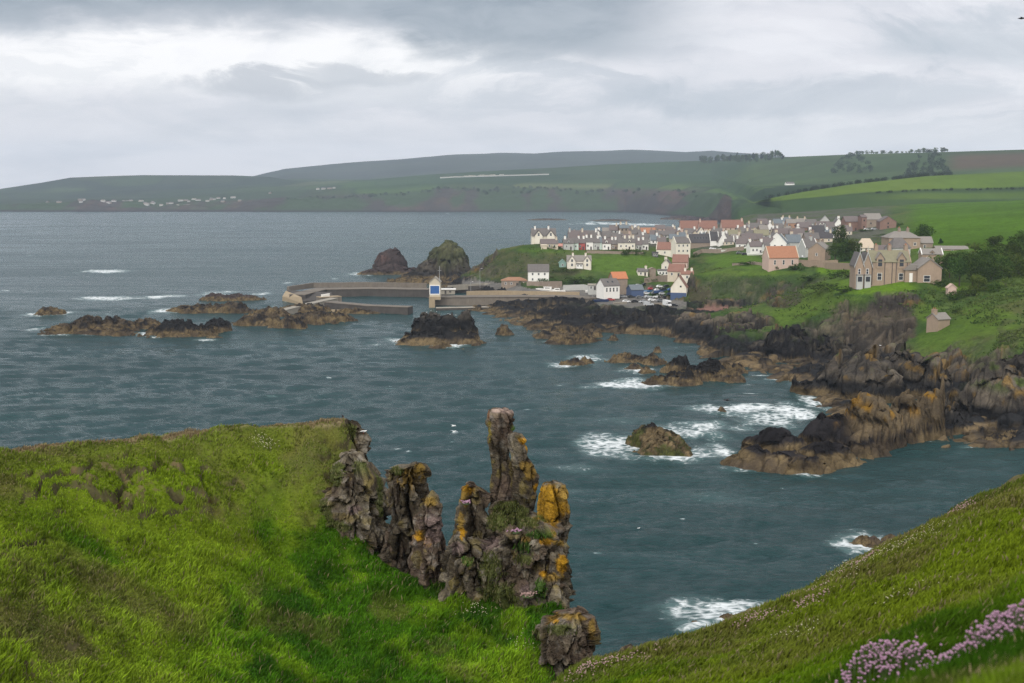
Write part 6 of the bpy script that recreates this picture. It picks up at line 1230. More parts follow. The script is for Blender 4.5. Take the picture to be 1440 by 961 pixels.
NS = [(1900,560,40),(1700,605,36),(1600,630,34),(1500,658,32.5),(1440,680,31.5),(1400,698,31),(1370,707,30.7),(1340,723,30.3),(1300,747,29.7),(1250,772,29),(1200,797,28.2),(1170,812,27.8),(1150,823,27.4),(1100,851,26.5),(1050,873,25.6),(1000,893,24.8),(950,907,24),(900,920,23.3),(860,930,22.7),(820,941,22.2),(790,956,21.6),(760,985,21),(700,1020,20)]
NI = [(1300,800,21.5),(1300,850,15),(1300,900,9.3),(1300,950,5.6),(1300,1050,3.4),(1440,740,22),(1440,800,14.5),(1440,850,10),(1440,905,5.6),(1440,960,4),(1440,1100,2.7),(1200,850,21),(1200,900,15),(1200,950,8.5),(1200,1050,5),(1100,895,20.5),(1100,930,16),(1100,970,12),(1100,1060,8),(1000,925,20.5),(1000,961,16.5),(1000,1060,10),(900,945,20.5),(900,975,17),(900,1080,11),(820,980,19),(820,1080,13),(720,1100,14),(600,1200,9),(400,1300,6),(1600,700,22),(1600,780,12),(1600,900,5),(1700,660,26),(1700,1000,3.4),(1900,640,24),(1900,800,8)]
NP = [W(a, b, d=c) for a, b, c in NS + NI] + [(0, 0, 58.2), (3, 0, 58.5), (-4, 2, 57.2), (-8, 0, 56)]
for a, b, c in NS:
    u = float(bear(a, b)); z = EYE + float(slope(b)) * c
    for dd, dz in ((1.5, -1.0), (3.5, -3.6), (8, -14), (14, -34)): NP.append((u * (c + dd) - dd * .25, c + dd, z + dz))
NR = RBF(NP)
SILX = [a for a, b, c in NS][::-1]; SILY = [b for a, b, c in NS][::-1]
def near_z(x, y):
    a = fbm2(x / 2.4, y / 2.4, 4, 501); b = fbm2(x / .7, y / .7, 3, 502); f = sst(y, 2, 10)
    z0 = np.minimum(NR(x, y), EYE + slope(np.interp(720 + F * x / np.maximum(y, .1), SILX, SILY) + 5) * y)
    return z0 + f * (.24 * a + .12 * b)
nu_ = np.linspace((600 - 720) / F, (1760 - 720) / F, 520); nd_ = np.r_[np.geomspace(2.2, 20, 200), np.linspace(20.1, 46, 230)]; ND, NU = np.meshgrid(nd_, nu_, indexing='ij'); NX, NY = ND * NU, ND; NZ = near_z(NX, NY)
npx, npy = proj(NX, NY, NZ); SIL = np.array(sorted((a, b) for a, b, c in NS))
def near_olive(px, py, x, y):
    n = fbm2(x / 2.0, y / 2.0, 4, 550); e = 1 - sst(py - np.interp(px, SIL[:, 0], SIL[:, 1]), 4, 60 + 30 * n)
    return np.clip(.55 * e + .45 * sst(n, .1, .55), 0, .85)
NC = grass_cols(NX, NY, near_olive(npx, npy, NX, NY), 520) * np.array([.86, .84, .8])
bare = (1 - sst(npy - np.interp(npx, SIL[:, 0], SIL[:, 1]), 2, 12)) * sst(fbm2(NX / 1.5, NY / 1.5, 3, 560), -.2, .3)
NC = NC * .8; NC = lerp(NC, (.15, .115, .07), bare * .7)
o = mesh_np('near_slope', np.stack([NX, NY, NZ], -1).reshape(-1, 3), grid_faces(len(nd_), len(nu_)), GM, NC.reshape(-1, 3))
tag(o, 'grassy cliff top slope falling away in front of the camera', None, None, 'structure')

# ---------------------------------------------------------------- grass blades
BL = leaf_mat('grass_blades')
def blades(name, label, P, h, wd, C, lean, seed):
    rg = np.random.default_rng(seed); n = len(P); th = rg.uniform(0, 6.28, n); d = np.stack([np.cos(th), np.sin(th), 0 * th], 1)
    wind = np.array([.8, .25, 0]); dr = d * rg.uniform(.1, .7, n)[:, None] + wind * lean * rg.uniform(.4, 1.3, n)[:, None]; sd = np.stack([-np.sin(th * 1.7), np.cos(th * 1.7), 0 * th], 1) * wd[:, None]
    up = np.array([0, 0, 1.0]); b = P - up * .04; m = P + up * (h * .58)[:, None] + dr * (h * .30)[:, None]; t = P + up * (h * .92)[:, None] + dr * (h * .85)[:, None]
    V = np.stack([b - sd, b + sd, m + sd * .8, m - sd * .8, t], 1).reshape(-1, 3); i = np.arange(n)[:, None] * 5
    f = np.concatenate([i + np.array([[0, 1, 2]]), i + np.array([[0, 2, 3]]), i + np.array([[3, 2, 4]])], 0)
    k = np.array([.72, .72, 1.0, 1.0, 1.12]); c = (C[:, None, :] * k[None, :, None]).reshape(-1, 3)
    return tag(mesh_np(name, V, f, BL, c, smooth=False), label, 'grass', None, 'stuff')
def bil(Z, U, Dv, u, d):
    return None
rg = np.random.default_rng(900)
n = 400000; u = rg.uniform((-250 - 720) / F, (845 - 720) / F, n); d = 1 / rg.uniform(1 / 61, 1 / 30, n); x, y = u * d, d
zz, er, led, a_, b_, px, py = head_z(x, y)
zf = HR(x + 0, y + .35); zl = HR(x + .35, y); sl_ = np.hypot((zf - HR(x, y)) / .35, (zl - HR(x, y)) / .35)
ok = (sl_ < 2.6) & (rg.random(n) > np.clip(er * (1 - sst(led, .05, .20)) * 1.3 + er * sst(b_ + .6 * a_, .28, .6) * .8, 0, 1) * .92) & (rg.random(n) < .68 + .32 * sst(fbm2(x / 1.1, y / 1.1, 3, 910), -.5, .1)); x, y, zz, px, py, er = x[ok], y[ok], zz[ok], px[ok], py[ok], er[ok]; n = len(x)
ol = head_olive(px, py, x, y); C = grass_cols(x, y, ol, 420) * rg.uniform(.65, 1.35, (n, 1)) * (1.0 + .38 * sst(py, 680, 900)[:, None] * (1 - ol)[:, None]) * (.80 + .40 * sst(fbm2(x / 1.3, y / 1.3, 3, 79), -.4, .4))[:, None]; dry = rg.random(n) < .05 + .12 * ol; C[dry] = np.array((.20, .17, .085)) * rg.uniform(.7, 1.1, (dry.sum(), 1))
lush = sst(py, 700, 850) * (1 - ol)
rim = py - np.interp(px, [0, 150, 300, 420, 470, 492], [632, 617, 602, 592, 588, 590]) < (2 + 7 * rg.random(n)) * sst(fbm2(x / 1.6, y / 1.6, 3, 78), -.6, .3); C[rim] = np.array((.22, .165, .095)) * rg.uniform(.5, 1.2, (rim.sum(), 1))
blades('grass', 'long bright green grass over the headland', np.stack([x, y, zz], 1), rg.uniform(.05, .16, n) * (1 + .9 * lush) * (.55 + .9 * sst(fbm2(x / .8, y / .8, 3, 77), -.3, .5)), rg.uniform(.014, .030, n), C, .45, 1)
n = 520000; u = rg.uniform((640 - 720) / F, (1750 - 720) / F, n); d = np.exp(rg.uniform(math.log(3.6), math.log(34), n)); x, y = u * d, d; zz = near_z(x, y); px, py = proj(x, y, zz)
ok = (py < 1200) & (py > np.interp(px, SIL[:, 0], SIL[:, 1]) - 6) & (px < 1760) & (px > 640); x, y, zz, px, py = x[ok], y[ok], zz[ok], px[ok], py[ok]; n = len(x)
ol = near_olive(px, py, x, y); C = grass_cols(x, y, ol, 520) * np.array([.86, .84, .8]) * rg.uniform(.7, 1.3, (n, 1)); dry = rg.random(n) < .04 + .10 * ol; C[dry] = np.array((.20, .165, .09)) * rg.uniform(.7, 1.1, (dry.sum(), 1))
sc2 = np.clip(y / 22, .22, 1)
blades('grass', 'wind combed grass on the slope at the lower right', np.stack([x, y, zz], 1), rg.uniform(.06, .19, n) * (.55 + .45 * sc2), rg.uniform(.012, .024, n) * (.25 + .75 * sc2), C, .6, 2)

# ---------------------------------------------------------------- flowers
THR = plain_mat('thrift_pink', (.34, .20, .28), .9, .25, 4.0); THD = plain_mat('thrift_faded', (.33, .22, .20), .9, .25, 4.0); STEM = plain_mat('stem_green', (.06, .10, .025), .9, .1, 3.0); CAMP = plain_mat('campion_white', (.46, .42, .28), .9, .1, 4.0); CUSH = plain_mat('thrift_leaves', (.055, .080, .030), .95, .3, 6.0)
def near_hit(px, py):
    s = float(slope(py)); u = float(bear(px, py)); ds = np.r_[np.arange(2.6, 12, .05), np.arange(12, 40, .1)]; z = near_z(u * ds, ds); g = z - (EYE + s * ds); k = np.nonzero(g >= 0)[0]; k = int(k[0]) if len(k) else int(np.argmax(g)); return (u * ds[k], ds[k], float(z[k]))
def head_hit(px, py):
    s = float(slope(py)); u = float(bear(px, py)); ds = np.arange(28, 62, .1); z = head_z(u * ds, ds)[0]; g = z - (EYE + s * ds); k = np.nonzero(g >= 0)[0]; k = int(k[0]) if len(k) else int(np.argmax(g)); return (u * ds[k], ds[k], float(z[k]))
def flower_clump(loc, rad, nh, headr, hgt, mat, label, name='thrift_clump', cat='flowers', group='pink thrift clumps', seed=0, cushion=True):
    if loc[1] < 36: gz = lambda a, b: float(near_z(np.array([loc[0] + a]), np.array([loc[1] + b]))[0]) - loc[2]
    elif name == 'campion_patch': gz = lambda a, b: float(head_z(np.array([loc[0] + a]), np.array([loc[1] + b]))[0][0]) - loc[2]
    else: gz = lambda a, b: 0.0
    t = empty(name, loc); rr = random.Random(seed * 31 + 7); hb = MB(); sb = MB()
    for i in range(nh):
        x, y = rr.gauss(0, rad * .62), rr.gauss(0, rad * .5); g0 = gz(x, y); z = g0 + hgt * rr.uniform(.35, 1.25) + (1.1 * hgt * math.exp(-(x * x + y * y) / (rad * rad * .5)) if mat is THR and nh > 60 else 0)
        hb.ell((x, y, z), (headr * rr.uniform(.8, 1.2), headr * rr.uniform(.8, 1.2), headr * rr.uniform(.6, .9)), 6, 4); sb.add([(x*.98 - .003, y*.98, g0 - .05), (x*.98 + .003, y*.98, g0 - .05), (x + .002, y, z), (x - .002, y, z)], [(0, 1, 2, 3)])
    hb.build('flower_heads', mat, t)['kind'] = 'stuff'; sb.build('stems', STEM, t)['kind'] = 'stuff'
    if cushion: MB().ell((0, 0, -.02), (rad * 1.1, rad * 1.0, hgt * .45), 12, 6).build('leaf_cushion', CUSH, t)
    return tag(t, label, cat, group)
k = 0
for (px, py, rad, nh, lb) in [(1420,908,.34,230,'largest pink thrift clump, at the right edge in front of the slope'),(1385,922,.22,110,'pink thrift clump left of the largest one at the right edge'),(1240,955,.20,130,'pink thrift clump at the bottom edge, right of the leftmost bottom one'),(1208,958,.16,90,'leftmost of the pink thrift clumps along the bottom edge'),(1275,955,.17,80,'pink thrift clump in the middle of the bottom edge row'),(1315,957,.13,40,'sparse thrift clump by the dry earth at the bottom edge')]:
    flower_clump(near_hit(px, py), rad, int(nh * 1.15), .0115, .12, THR, lb, seed=k, cushion=False); k += 1
for (px, py, rad, lb) in [(1352,716,.42,'pale pink thrift on the upper skyline of the near slope'),(1210,789,.36,'faded pink thrift halfway down the slope skyline'),(1128,834,.5,'pink thrift patch on the slope skyline above the heavy foam'),(1138,843,.36,'faded thrift just below the skyline patch above the foam'),(1060,868,.4,'thin thrift on the slope skyline right of the foam rocks'),(880,928,.45,'faded thrift on the lower skyline near the square boulder'),(830,940,.4,'thrift straggling along the lower skyline beside the square boulder')]:
    p = near_hit(px, py + 4); flower_clump(p, rad, 150, .017, .09, THD, lb, seed=k, cushion=False); k += 1
for (px, py, rad, nh, lb) in [(1262,768,1.0,170,'broad drift of cream campion on the upper slope skyline'),(1235,782,.8,130,'cream campion drift below the broad one on the skyline'),(1185,806,.9,160,'bright cream campion drift halfway along the slope edge'),(1168,820,.6,80,'small cream campion drift below the bright one'),(1125,893,.55,60,'little cream campion patch in the grass below the heavy foam'),(1275,840,.4,26,'scattered white campion in the middle of the slope'),(1300,750,.7,90,'cream campion near the top of the slope skyline')]:
    flower_clump(near_hit(px, py + 3), rad, int(nh * 1.3), .011, .10, CAMP, lb, 'campion_patch', 'flowers', 'cream campion on the near slope', seed=k, cushion=False); k += 1
flower_clump(head_hit(372, 632), .42, 60, .022, .42, CAMP, 'tall cream flowered plant alone near the top of the headland', 'campion_patch', 'flowers', None, 71, False)
flower_clump(head_hit(672, 862), .55, 44, .020, .30, CAMP, 'cream flowers at the grassy foot of the rock ridge', 'campion_patch', 'flowers', None, 72, False)
flower_clump(head_hit(738, 905), .5, 22, .018, .25, CAMP, 'few white flowers in the lush grass left of the square boulder', 'campion_patch', 'flowers', None, 73, False)

# ================================================================ FOREGROUND ROCKS
CRAG = attr_mat('crag_rock', 3.5, 14.0, .55, 1.0, .16)
SPOTS = [  # px, py, rx, ry, colour: lichens and turf where they grow on the rocks
 (578,672,15,17,'och'),(590,660,8,8,'och'),(606,706,9,8,'och'),(588,754,8,7,'org'),(602,762,6,6,'org'),(656,690,9,9,'org'),(650,700,9,12,'och'),(648,735,4,16,'och'),(649,752,4,9,'org'),
 (688,604,3,16,'yel'),(687,585,3,8,'rus'),(735,620,6,5,'org'),(741,630,3,8,'org'),(745,663,8,9,'och'),(735,655,6,6,'och'),(770,712,17,32,'org2'),(784,700,16,24,'org2'),(756,688,6,6,'org'),(777,748,7,12,'org2'),(752,732,5,12,'och'),(792,690,10,14,'och'),
 (766,762,8,6,'org'),(787,764,9,6,'och'),(789,792,8,12,'org'),(775,812,14,8,'och'),(764,806,6,5,'org'),(780,873,9,6,'org'),(832,885,5,14,'och'),(800,868,26,6,'och'),(739,759,8,5,'och'),(658,790,7,6,'moss'),
 (718,722,24,14,'turf'),(745,735,18,10,'turf'),(700,735,14,12,'turf'),(760,752,22,6,'turf2'),(735,770,12,8,'turf2'),(690,800,16,24,'turf'),(700,835,24,16,'turf'),(760,830,10,16,'turf2'),(720,850,24,12,'turf'),(736,786,14,8,'turf'),(790,885,24,10,'turf'),(752,905,8,24,'turf'),(690,860,30,10,'turf'),
 (470,665,16,18,'turf'),(455,720,14,18,'turf'),(480,740,16,8,'turf'),(505,655,10,10,'turf'),(535,700,5,26,'turf'),(560,662,8,6,'turf'),(462,740,14,8,'turf'),(490,610,10,12,'turf'),(726,603,7,4,'moss'),(705,578,18,4,'pale'),(690,765,14,10,'pinkr'),(640,770,10,8,'pinkr'),(610,740,16,26,'pinkr'),(498,718,10,8,'pinkr'),(740,840,10,14,'pinkr')]
SC_ = dict(och=(.27,.175,.045), org=(.47,.245,.018), org2=(.36,.20,.022), yel=(.28,.22,.05), rus=(.20,.10,.05), turf=(.075,.092,.024), turf2=(.050,.100,.018), moss=(.12,.14,.04), pale=(.36,.27,.23), pinkr=(.17,.125,.115))
TUFT = []
def rock_col(X, Y, Z, seed, light=1.0):
    a = fbm3(X / .9, Y / .9, Z / 1.2, 4, seed); b = fbm3(X / .22, Y / .22, Z / .25, 3, seed + 7); c = fbm3(X / 2.4, Y / 2.4, Z / 3.0, 3, seed + 13)
    C = lerp((.066, .053, .038), (.165, .140, .102), sst(a + .5 * b, -.4, .5)); C = lerp(C, (.120, .085, .066), sst(c, .0, .5) * .7); C = lerp(C, (.225, .205, .18), sst(b + .5 * a, .25, .65) * .55)
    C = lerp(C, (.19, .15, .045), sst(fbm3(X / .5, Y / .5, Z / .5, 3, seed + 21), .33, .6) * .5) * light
    px, py = proj(X, Y, Z)
    for (sx, sy, rx, ry, k) in SPOTS:
        q = np.hypot((px - sx) / rx, (py - sy) / ry) + .55 * b + .45 * a; m = 1 - sst(q, .75, 1.15); C = lerp(C, np.array(SC_[k]) * (1 + .25 * b)[:, None], m * (.9 if k != 'turf' else .82))
    return C
def pillar(name, d, rows, tr, seed, parent=None, amp=1.0, dense=.052, light=1.0, back=0.0, jit=1.0):
    """rock column: its outline at a given distance, with its own depth, blocky joints and cracks"""
    r = np.array(rows, float); py = np.arange(r[0, 0], r[-1, 0] + .1, dense * F / d); xl = np.interp(py, r[:, 0], r[:, 1]); xr = np.interp(py, r[:, 0], r[:, 2])
    j = fbm2(py / 9, py * 0 + seed, 3, seed) * 3 * jit; k = fbm2(py / 9, py * 0 + seed + 5, 3, seed + 3) * 3 * jit; xl = xl + j; xr = np.maximum(xr + k, xl + 3)
    per = max(20, int(2.6 * (xr - xl).max() * d / F / dense)); th = np.linspace(0, 2 * math.pi, per, endpoint=False)
    cx, sx = np.cos(th), np.sin(th); rgp = np.random.default_rng(seed); npg = int(rgp.integers(5, 8)); ph = (np.arange(npg) + rgp.uniform(-.28, .28, npg)) * 2 * math.pi / npg + rgp.uniform(0, 6.28); dp = rgp.uniform(.82, 1.0, npg)
    rr_p = np.min(np.where(np.cos(th[:, None] - ph) > .08, dp / np.maximum(np.cos(th[:, None] - ph), .08), 9), 1); rr_p = np.minimum(rr_p, 1.45)      # a broken column: five to seven flat sides
    bx = cx * rr_p; by = sx * rr_p; bx = (bx - (bx.max() + bx.min()) / 2) / ((bx.max() - bx.min()) / 2); by = by / np.abs(by).max()
    Vs = []; cut = [(.0, .0), (.55, .0), (.86, .0)]
    hw = (xr - xl) / 2 * d / F; xc = ((xr + xl) / 2 - 720) / F; dep = np.maximum(hw * tr, .35)
    from_top = []
    for i in range(len(py)):
        s = 1.0
        yv = d + back * (i / max(1, len(py) - 1)) + by * dep[i] * s; z = EYE + float(slope(py[i])) * d
        Vs.append(np.stack([xc[i] * d + bx * hw[i] * s, yv, np.full(per, z)], 1))
    top = Vs[0].copy(); c0 = top.mean(0); caps = [c0 + (top - c0) * f * np.array([1, 1, 1]) + np.array([0, 0, .12 * (1 - f)]) for f in (.06, .18, .32, .46, .6, .73, .85, .95)]
    A_ = np.array(caps + Vs); nr, nc = A_.shape[:2]; V = A_.reshape(-1, 3); nrm = np.tile(np.stack([cx, sx, 0 * cx], 1), (nr, 1)); nrm[:nc * 8] = nrm[:nc * 8] * .25 + np.array([0, 0, .8])
    X, Y, Z = V.T; n1 = fbm3(X / 1.1, Y / 1.1, Z / 1.6, 4, seed + 1); n2 = fbm3(X / .33, Y / .33, Z / .4, 3, seed + 2)
    # + .18 * Z / 3 + .35 * n1, Y / .85 + .3 * n1, Z / 2.6 + .25 * n2, seed + 3); g1, g2, idg = worley3(X / .30 + .3 * n2, Y / .34, Z / .85 + .3 * n1, seed + 6)
    jb, pb, ib = facets(X / 1.0 + .12 * Z + .2 * n1, Y / 1.0, Z / 2.8 + .1 * n2, seed + 40, 1.7); js, ps, is_ = facets(X / .42 + .1 * Z, Y / .42, Z / .80 + .15 * n1, seed + 50, 1.7)
    cr = 1 - sst(jb, 0, .11); cr2 = 1 - sst(js, 0, .13)
    dsp = amp * (pb * .52 - .34 * cr + ps * .30 - .09 * cr2 + .06 * n1 + .05 * n2)
    wl = np.r_[np.full(8, min(1, hw[0] / .9)), np.minimum(1, hw / .9)]; V = V + nrm * (dsp * np.repeat(np.clip(wl, .25, 1), nc))[:, None]; X, Y, Z = V.T
    C = rock_col(X, Y, Z, seed + 30, light) * ((1 - .60 * cr) * (1 - .38 * cr2) * (.70 + .60 * is_))[:, None]
    i = np.arange(nr - 1)[:, None] * nc + np.arange(nc)[None]; i2 = np.arange(nr - 1)[:, None] * nc + (np.arange(nc)[None] + 1) % nc
    f = np.stack([i, i + nc, i2 + nc, i2], -1).reshape(-1, 4)
    V = np.vstack([V, A_[0].mean(0)[None]]); C = np.vstack([C, C[:nc].mean(0)[None]]); ap = len(V) - 1; q = np.arange(nc); cf = np.stack([np.full(nc, ap), q, (q + 1) % nc, (q + 1) % nc], 1)
    me_f = np.vstack([f, cf[:, [0, 1, 2, 2]]]); me_f = [tuple(a) for a in f] + [tuple(a[:3]) for a in cf]
    me = bpy.data.meshes.new(name); me.from_pydata(V.tolist(), [], me_f); ca = me.color_attributes.new('col', 'FLOAT_COLOR', 'POINT'); cc = np.ones((len(V), 4), np.float32); cc[:, :3] = C; ca.data.foreach_set('color', cc.ravel())
    me.polygons.foreach_set('use_smooth', [False] * len(me.polygons)); me.materials.append(CRAG); me.update()
    ppx, ppy = proj(X, Y, Z)
    for (sx_, sy_, rx, ry, kk) in SPOTS:
        if kk in ('turf', 'turf2', 'moss'):
            sel = np.nonzero((np.hypot((ppx - sx_) / rx, (ppy - sy_) / ry) < 1) & (Y < d + back + dep.max() * .5))[0]
            for t_ in sel[::2]: TUFT.append((X[t_], Y[t_], Z[t_], 0 if kk == 'turf' else 1))
    return link(name, me, parent)
crag = empty('crag', W(490, 800, d=49)); tag(crag, 'brown ledged crag at the broken end of the grassy headland', 'rock outcrop')
def P_(nm, d, rows, tr, seed, root, **kw):
    o = pillar(nm, d, rows, tr, seed, None, **kw); o.parent = root; o.matrix_parent_inverse = Matrix.Translation(-Vector(root.location)); return o
P_('cliff_edge', 57, [(592,483,500),(600,478,507),(615,482,510),(630,478,508),(650,470,508),(680,462,512)], 1.0, 610, crag)
P_('upper_ledges', 53.5, [(636,476,508),(650,464,513),(665,458,524),(690,452,532),(730,446,536),(760,446,536)], 1.1, 620, crag, back=-1.5)
P_('face', 51.5, [(664,462,520),(685,452,534),(710,446,538),(740,442,538),(758,448,536),(775,480,534),(800,500,530),(812,503,528)], .9, 630, crag, back=-1.0)
P_('buttress', 50.2, [(716,494,528),(740,496,537),(770,498,536),(800,502,533),(814,505,528)], .8, 640, crag)
ridge = empty('rock_ridge', W(660, 860, d=46)); tag(ridge, 'jagged lichened rock ridge with a tall leaning pinnacle above the sea', 'rock outcrop')
P_('pillar', 49.5, [(652,572,590),(658,548,593),(668,542,594),(690,541,595),(710,541,597),(740,540,600),(760,541,592),(785,536,578),(812,536,570)], .8, 650, ridge)
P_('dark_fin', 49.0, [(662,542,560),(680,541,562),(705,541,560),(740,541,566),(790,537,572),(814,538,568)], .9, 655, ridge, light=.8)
P_('spur', 47.8, [(697,599,612),(705,594,615),(720,587,617),(745,582,622),(765,577,628),(790,573,633),(815,576,633),(830,584,628),(842,590,610)], .9, 660, ridge)
P_('notch_wall', 47.0, [(752,638,652),(764,626,690),(780,622,705),(800,621,722),(820,622,740),(845,624,762),(872,636,765)], .55, 670, ridge)
P_('horn', 47.6, [(680,652,668),(686,644,680),(696,641,684),(715,641,685),(740,641,692),(765,641,697),(790,648,702)], .9, 680, ridge)
P_('pinnacle', 48.0, [(577,686,721),(583,684,724),(600,684,725),(613,685,722),(640,689,716),(665,689,719),(682,686,721),(700,686,722),(718,689,722)], .85, 690, ridge, amp=.55, jit=.6)
P_('leaning_slab', 47.3, [(611,713,735),(618,711,740),(640,714,744),(660,717,752),(671,719,758),(690,721,756),(710,724,750),(730,729,747),(746,734,743)], .9, 700, ridge, amp=.55, jit=.6)
P_('lichened_block', 46.8, [(678,760,792),(684,753,801),(698,751,805),(720,751,806),(738,749,805),(750,752,804),(764,756,802)], .75, 710, ridge, amp=.6, jit=.6)
P_('shoulder', 47.2, [(706,690,728),(722,684,744),(740,682,765),(760,682,796),(790,680,798),(830,676,800)], .6, 720, ridge)
P_('stack_base', 46.4, [(742,700,800),(760,694,800),(780,684,800),(805,680,798),(830,678,800),(848,690,805),(868,702,808)], .55, 730, ridge)
for q_, (rows, sd) in enumerate([([(758,742,770),(764,738,776),(776,740,776),(786,744,772)],740),([(776,776,796),(784,772,800),(800,773,800),(812,778,796)],745),([(806,752,786),(814,748,790),(826,750,788),(834,756,784)],750),([(824,764,800),(834,760,806),(850,762,808),(864,768,806)],755),([(818,728,752),(828,724,756),(846,726,756),(858,730,752)],760),([(772,690,716),(782,686,720),(806,688,718),(822,692,714)],765),([(790,640,664),(802,636,668),(824,638,668),(846,642,664)],770)]):
    P_('block', 45.9 if q_ != 6 else 46.3, rows, .85, sd, ridge, amp=.7)
bo = empty('boulder', W(790, 940, d=42.5)); tag(bo, 'square undercut boulder with orange lichen at the lower end of the ridge', 'boulder')
P_('block', 43.2, [(859,800,826),(864,778,836),(875,762,841),(890,755,841),(908,750,841),(922,748,840)], .8, 780, bo, amp=.5)
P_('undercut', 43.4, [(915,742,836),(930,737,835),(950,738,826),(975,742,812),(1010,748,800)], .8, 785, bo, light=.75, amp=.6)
for (px, py, wpx, hpx, d, lb) in [(895,925,34,10,22.6,'pale pink rock on the near slope edge below the boulder'),(612,620,0,0,0,'')][:1]:
    t = pillar('edge_rock', d, [(py-hpx,px-8,px+8),(py-hpx*.4,px-wpx*.4,px+wpx*.4),(py+6,px-wpx*.5,px+wpx*.5)], .8, 790, None, amp=.25, dense=.03, light=1.9); tag(t, lb, 'rock')
# turf tufts on the ledges
TU = np.array(TUFT); rg = np.random.default_rng(44); rep = 2; Pt = np.repeat(TU[:, :3], rep, 0) + rg.normal(size=(len(TU) * rep, 3)) * np.array([.06, .06, .02]); kk = np.repeat(TU[:, 3], rep); m_ = len(Pt)
C = np.where(kk[:, None] > .5, np.array((.055, .115, .018)), np.array((.088, .100, .030))) * rg.uniform(.65, 1.4, (m_, 1)); dry = rg.random(m_) < .15; C[dry] = (.19, .165, .085)
blades('grass', 'grass tufts rooted on the ledges of the rocks', Pt, rg.uniform(.04, .12, m_), rg.uniform(.010, .020, m_), C, .3, 3)
for (px, py, d, r_, lb, mt) in [(724,748,45.6,.20,'bright pink thrift cushion on the ledge under the leaning slab',THR),(499,716,50.6,.32,'faded pink thrift on the face of the headland crag',THD),(742,838,45.2,.24,'pale pink thrift low on the rock ridge by the boulder',THD),(655,708,46.9,.14,'small purple pink thrift below the orange topped horn',THR)]:
    flower_clump(W(px, py, d=d), r_, 46, .035, .10, mt, lb, seed=int(px))

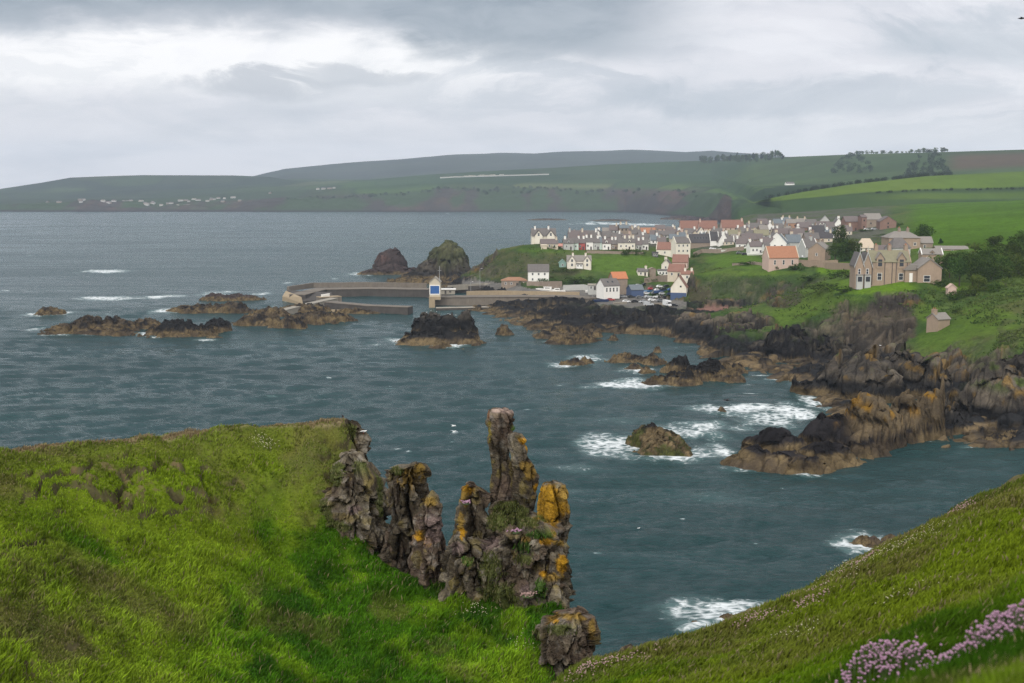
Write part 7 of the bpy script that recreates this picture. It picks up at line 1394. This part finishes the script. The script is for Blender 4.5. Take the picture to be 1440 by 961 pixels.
# ================================================================ BIRDS
GW = plain_mat('gull_white', (.78, .78, .77), .8, .05, 5.0); GG = plain_mat('gull_grey', (.32, .34, .36), .8, .05, 5.0); BK_ = plain_mat('black_feathers', (.016, .016, .018), .7, .05, 5.0); RB = plain_mat('red_bill', (.50, .08, .03), .5, .05, 5.0)
def bird(loc, L, rz, body, wing, label, pose, bill=None, group='birds over the bay'):
    t = empty('seabird', loc, rz); prof = [(-.5, .02), (-.38, .07), (-.15, .13), (.1, .14), (.24, .10), (.33, .085), (.42, .08), (.48, .03)]; vs = []; n = 8
    for x, r in prof:
        zc = .0 if x < .2 else (x - .2) * (.5 if pose != 'fly' else .1)
        for i in range(n): a = 2 * math.pi * i / n; vs.append((x * L, r * L * math.cos(a), (zc + r * math.sin(a)) * L))
    fs = [(i * n + k, i * n + (k + 1) % n, (i + 1) * n + (k + 1) % n, (i + 1) * n + k) for i in range(len(prof) - 1) for k in range(n)] + [tuple(range(n - 1, -1, -1)), tuple(range(len(vs) - n, len(vs)))]
    b = MB().add(vs, fs).build('body', body, t, True); zb = .14 * L if pose != 'fly' else .03 * L
    MB().tube((.47 * L, 0, zb), (.62 * L, 0, zb - .03 * L), .025 * L, .006 * L, 6).build('bill', bill or BK_, t)
    for s in (-1, 1):
        if pose == 'fly': w_ = [(.16, .08, .02), (.10, .5, .16), (-.10, 1.05, .06), (-.12, .5, .12), (-.14, .08, .01)]; wv = [(x * L, s * y * L, z * L) for x, y, z in w_] + [(x * L, s * y * L, z * L - .02 * L) for x, y, z in w_]; wf = [(0, 1, 3, 4), (1, 2, 3), (9, 8, 6, 5), (8, 7, 6), (0, 5, 6, 1), (1, 6, 7, 2), (2, 7, 8, 3), (3, 8, 9, 4)]
        else: w_ = [(.15, .12, .06), (-.1, .135, .07), (-.5, .05, .03), (-.2, .13, -.03), (.1, .13, -.02)]; wv = [(x * L, s * y * L, z * L) for x, y, z in w_] + [(x * L, s * (y + .02) * L, z * L) for x, y, z in w_]; wf = [(0, 1, 2, 3, 4), (9, 8, 7, 6, 5), (0, 5, 6, 1), (1, 6, 7, 2), (2, 7, 8, 3), (3, 8, 9, 4), (4, 9, 5, 0)]
        MB().add(wv, wf).build('wing', wing, t)
        if pose == 'stand': MB().tube((-.02 * L, s * .05 * L, -.10 * L), (0, s * .05 * L, -.34 * L), .015 * L, n=5).build('leg', bill or BK_, t)
    return tag(t, label, 'bird', group)
def on_head(px, py): p = head_hit(px, py); return (p[0], p[1], p[2] + .13)
bird(W(482, 585.5, d=57.5), .36, 1.9, BK_, BK_, 'black bird standing on the top corner of the headland', 'stand')
bird(W(511, 607, d=56.5), .34, .2, GW, BK_, 'white and black bird with a red bill on the cliff edge', 'stand', RB)
bird(W(643, 738, d=46.5), .24, 1.2, BK_, BK_, 'black bird perched in the notch of the rock ridge', 'stand')
bird(W(638, 599, d=120), .55, .6, GW, GG, 'gull flying low over the water left of the pinnacle, upper of two', 'fly'); bird(W(639, 607, d=118), .55, .9, GW, GG, 'gull flying left of the pinnacle, lower of two', 'fly')
bird(W(898, 743, z=.12), .6, .3, GW, GG, 'gull resting on the water right of the rock ridge', 'sit'); bird(W(1022, 563, d=150), .95, 2.6, BK_, BK_, 'dark bird flying over the wide sheet of foam', 'fly')
bird(W(1437, 26, d=38), .22, 2.55, BK_, BK_, 'dark bird flying at the top right corner of the sky', 'fly'); bird(W(1238, 486, d=330), .7, .4, GW, GG, 'gull gliding in front of the dark cliff under the mansion', 'fly')
for k, (px, py) in enumerate([(600,438),(606,436),(614,437),(633,441),(641,442),(630,440)]):
    p = W(px, py, d=476); bird((p[0], p[1], p[2] - .4), .7, k, GW, GG, 'gull sitting along the top of the black rock island', 'sit', group='gulls on the rock island')

# ================================================================ AIR
hm = bpy.data.materials.new('haze'); hm.use_nodes = True; hg = G(hm.node_tree)
ho = hg.n('ShaderNodeOutputMaterial'); hv = hg.n('ShaderNodeVolumePrincipled')
hv.inputs['Color'].default_value = (0.70, 0.83, 1.0, 1); hv.inputs['Density'].default_value = 0.000068; hv.inputs['Anisotropy'].default_value = 0.0
hg.nt.links.new(hv.outputs[0], ho.inputs['Volume'])
hz = MB().box(-9500, 9500, -400, 10500, -9.5, 480).build('haze', hm)
tag(hz, 'thin sea haze fading the far hills', None, None, 'stuff')
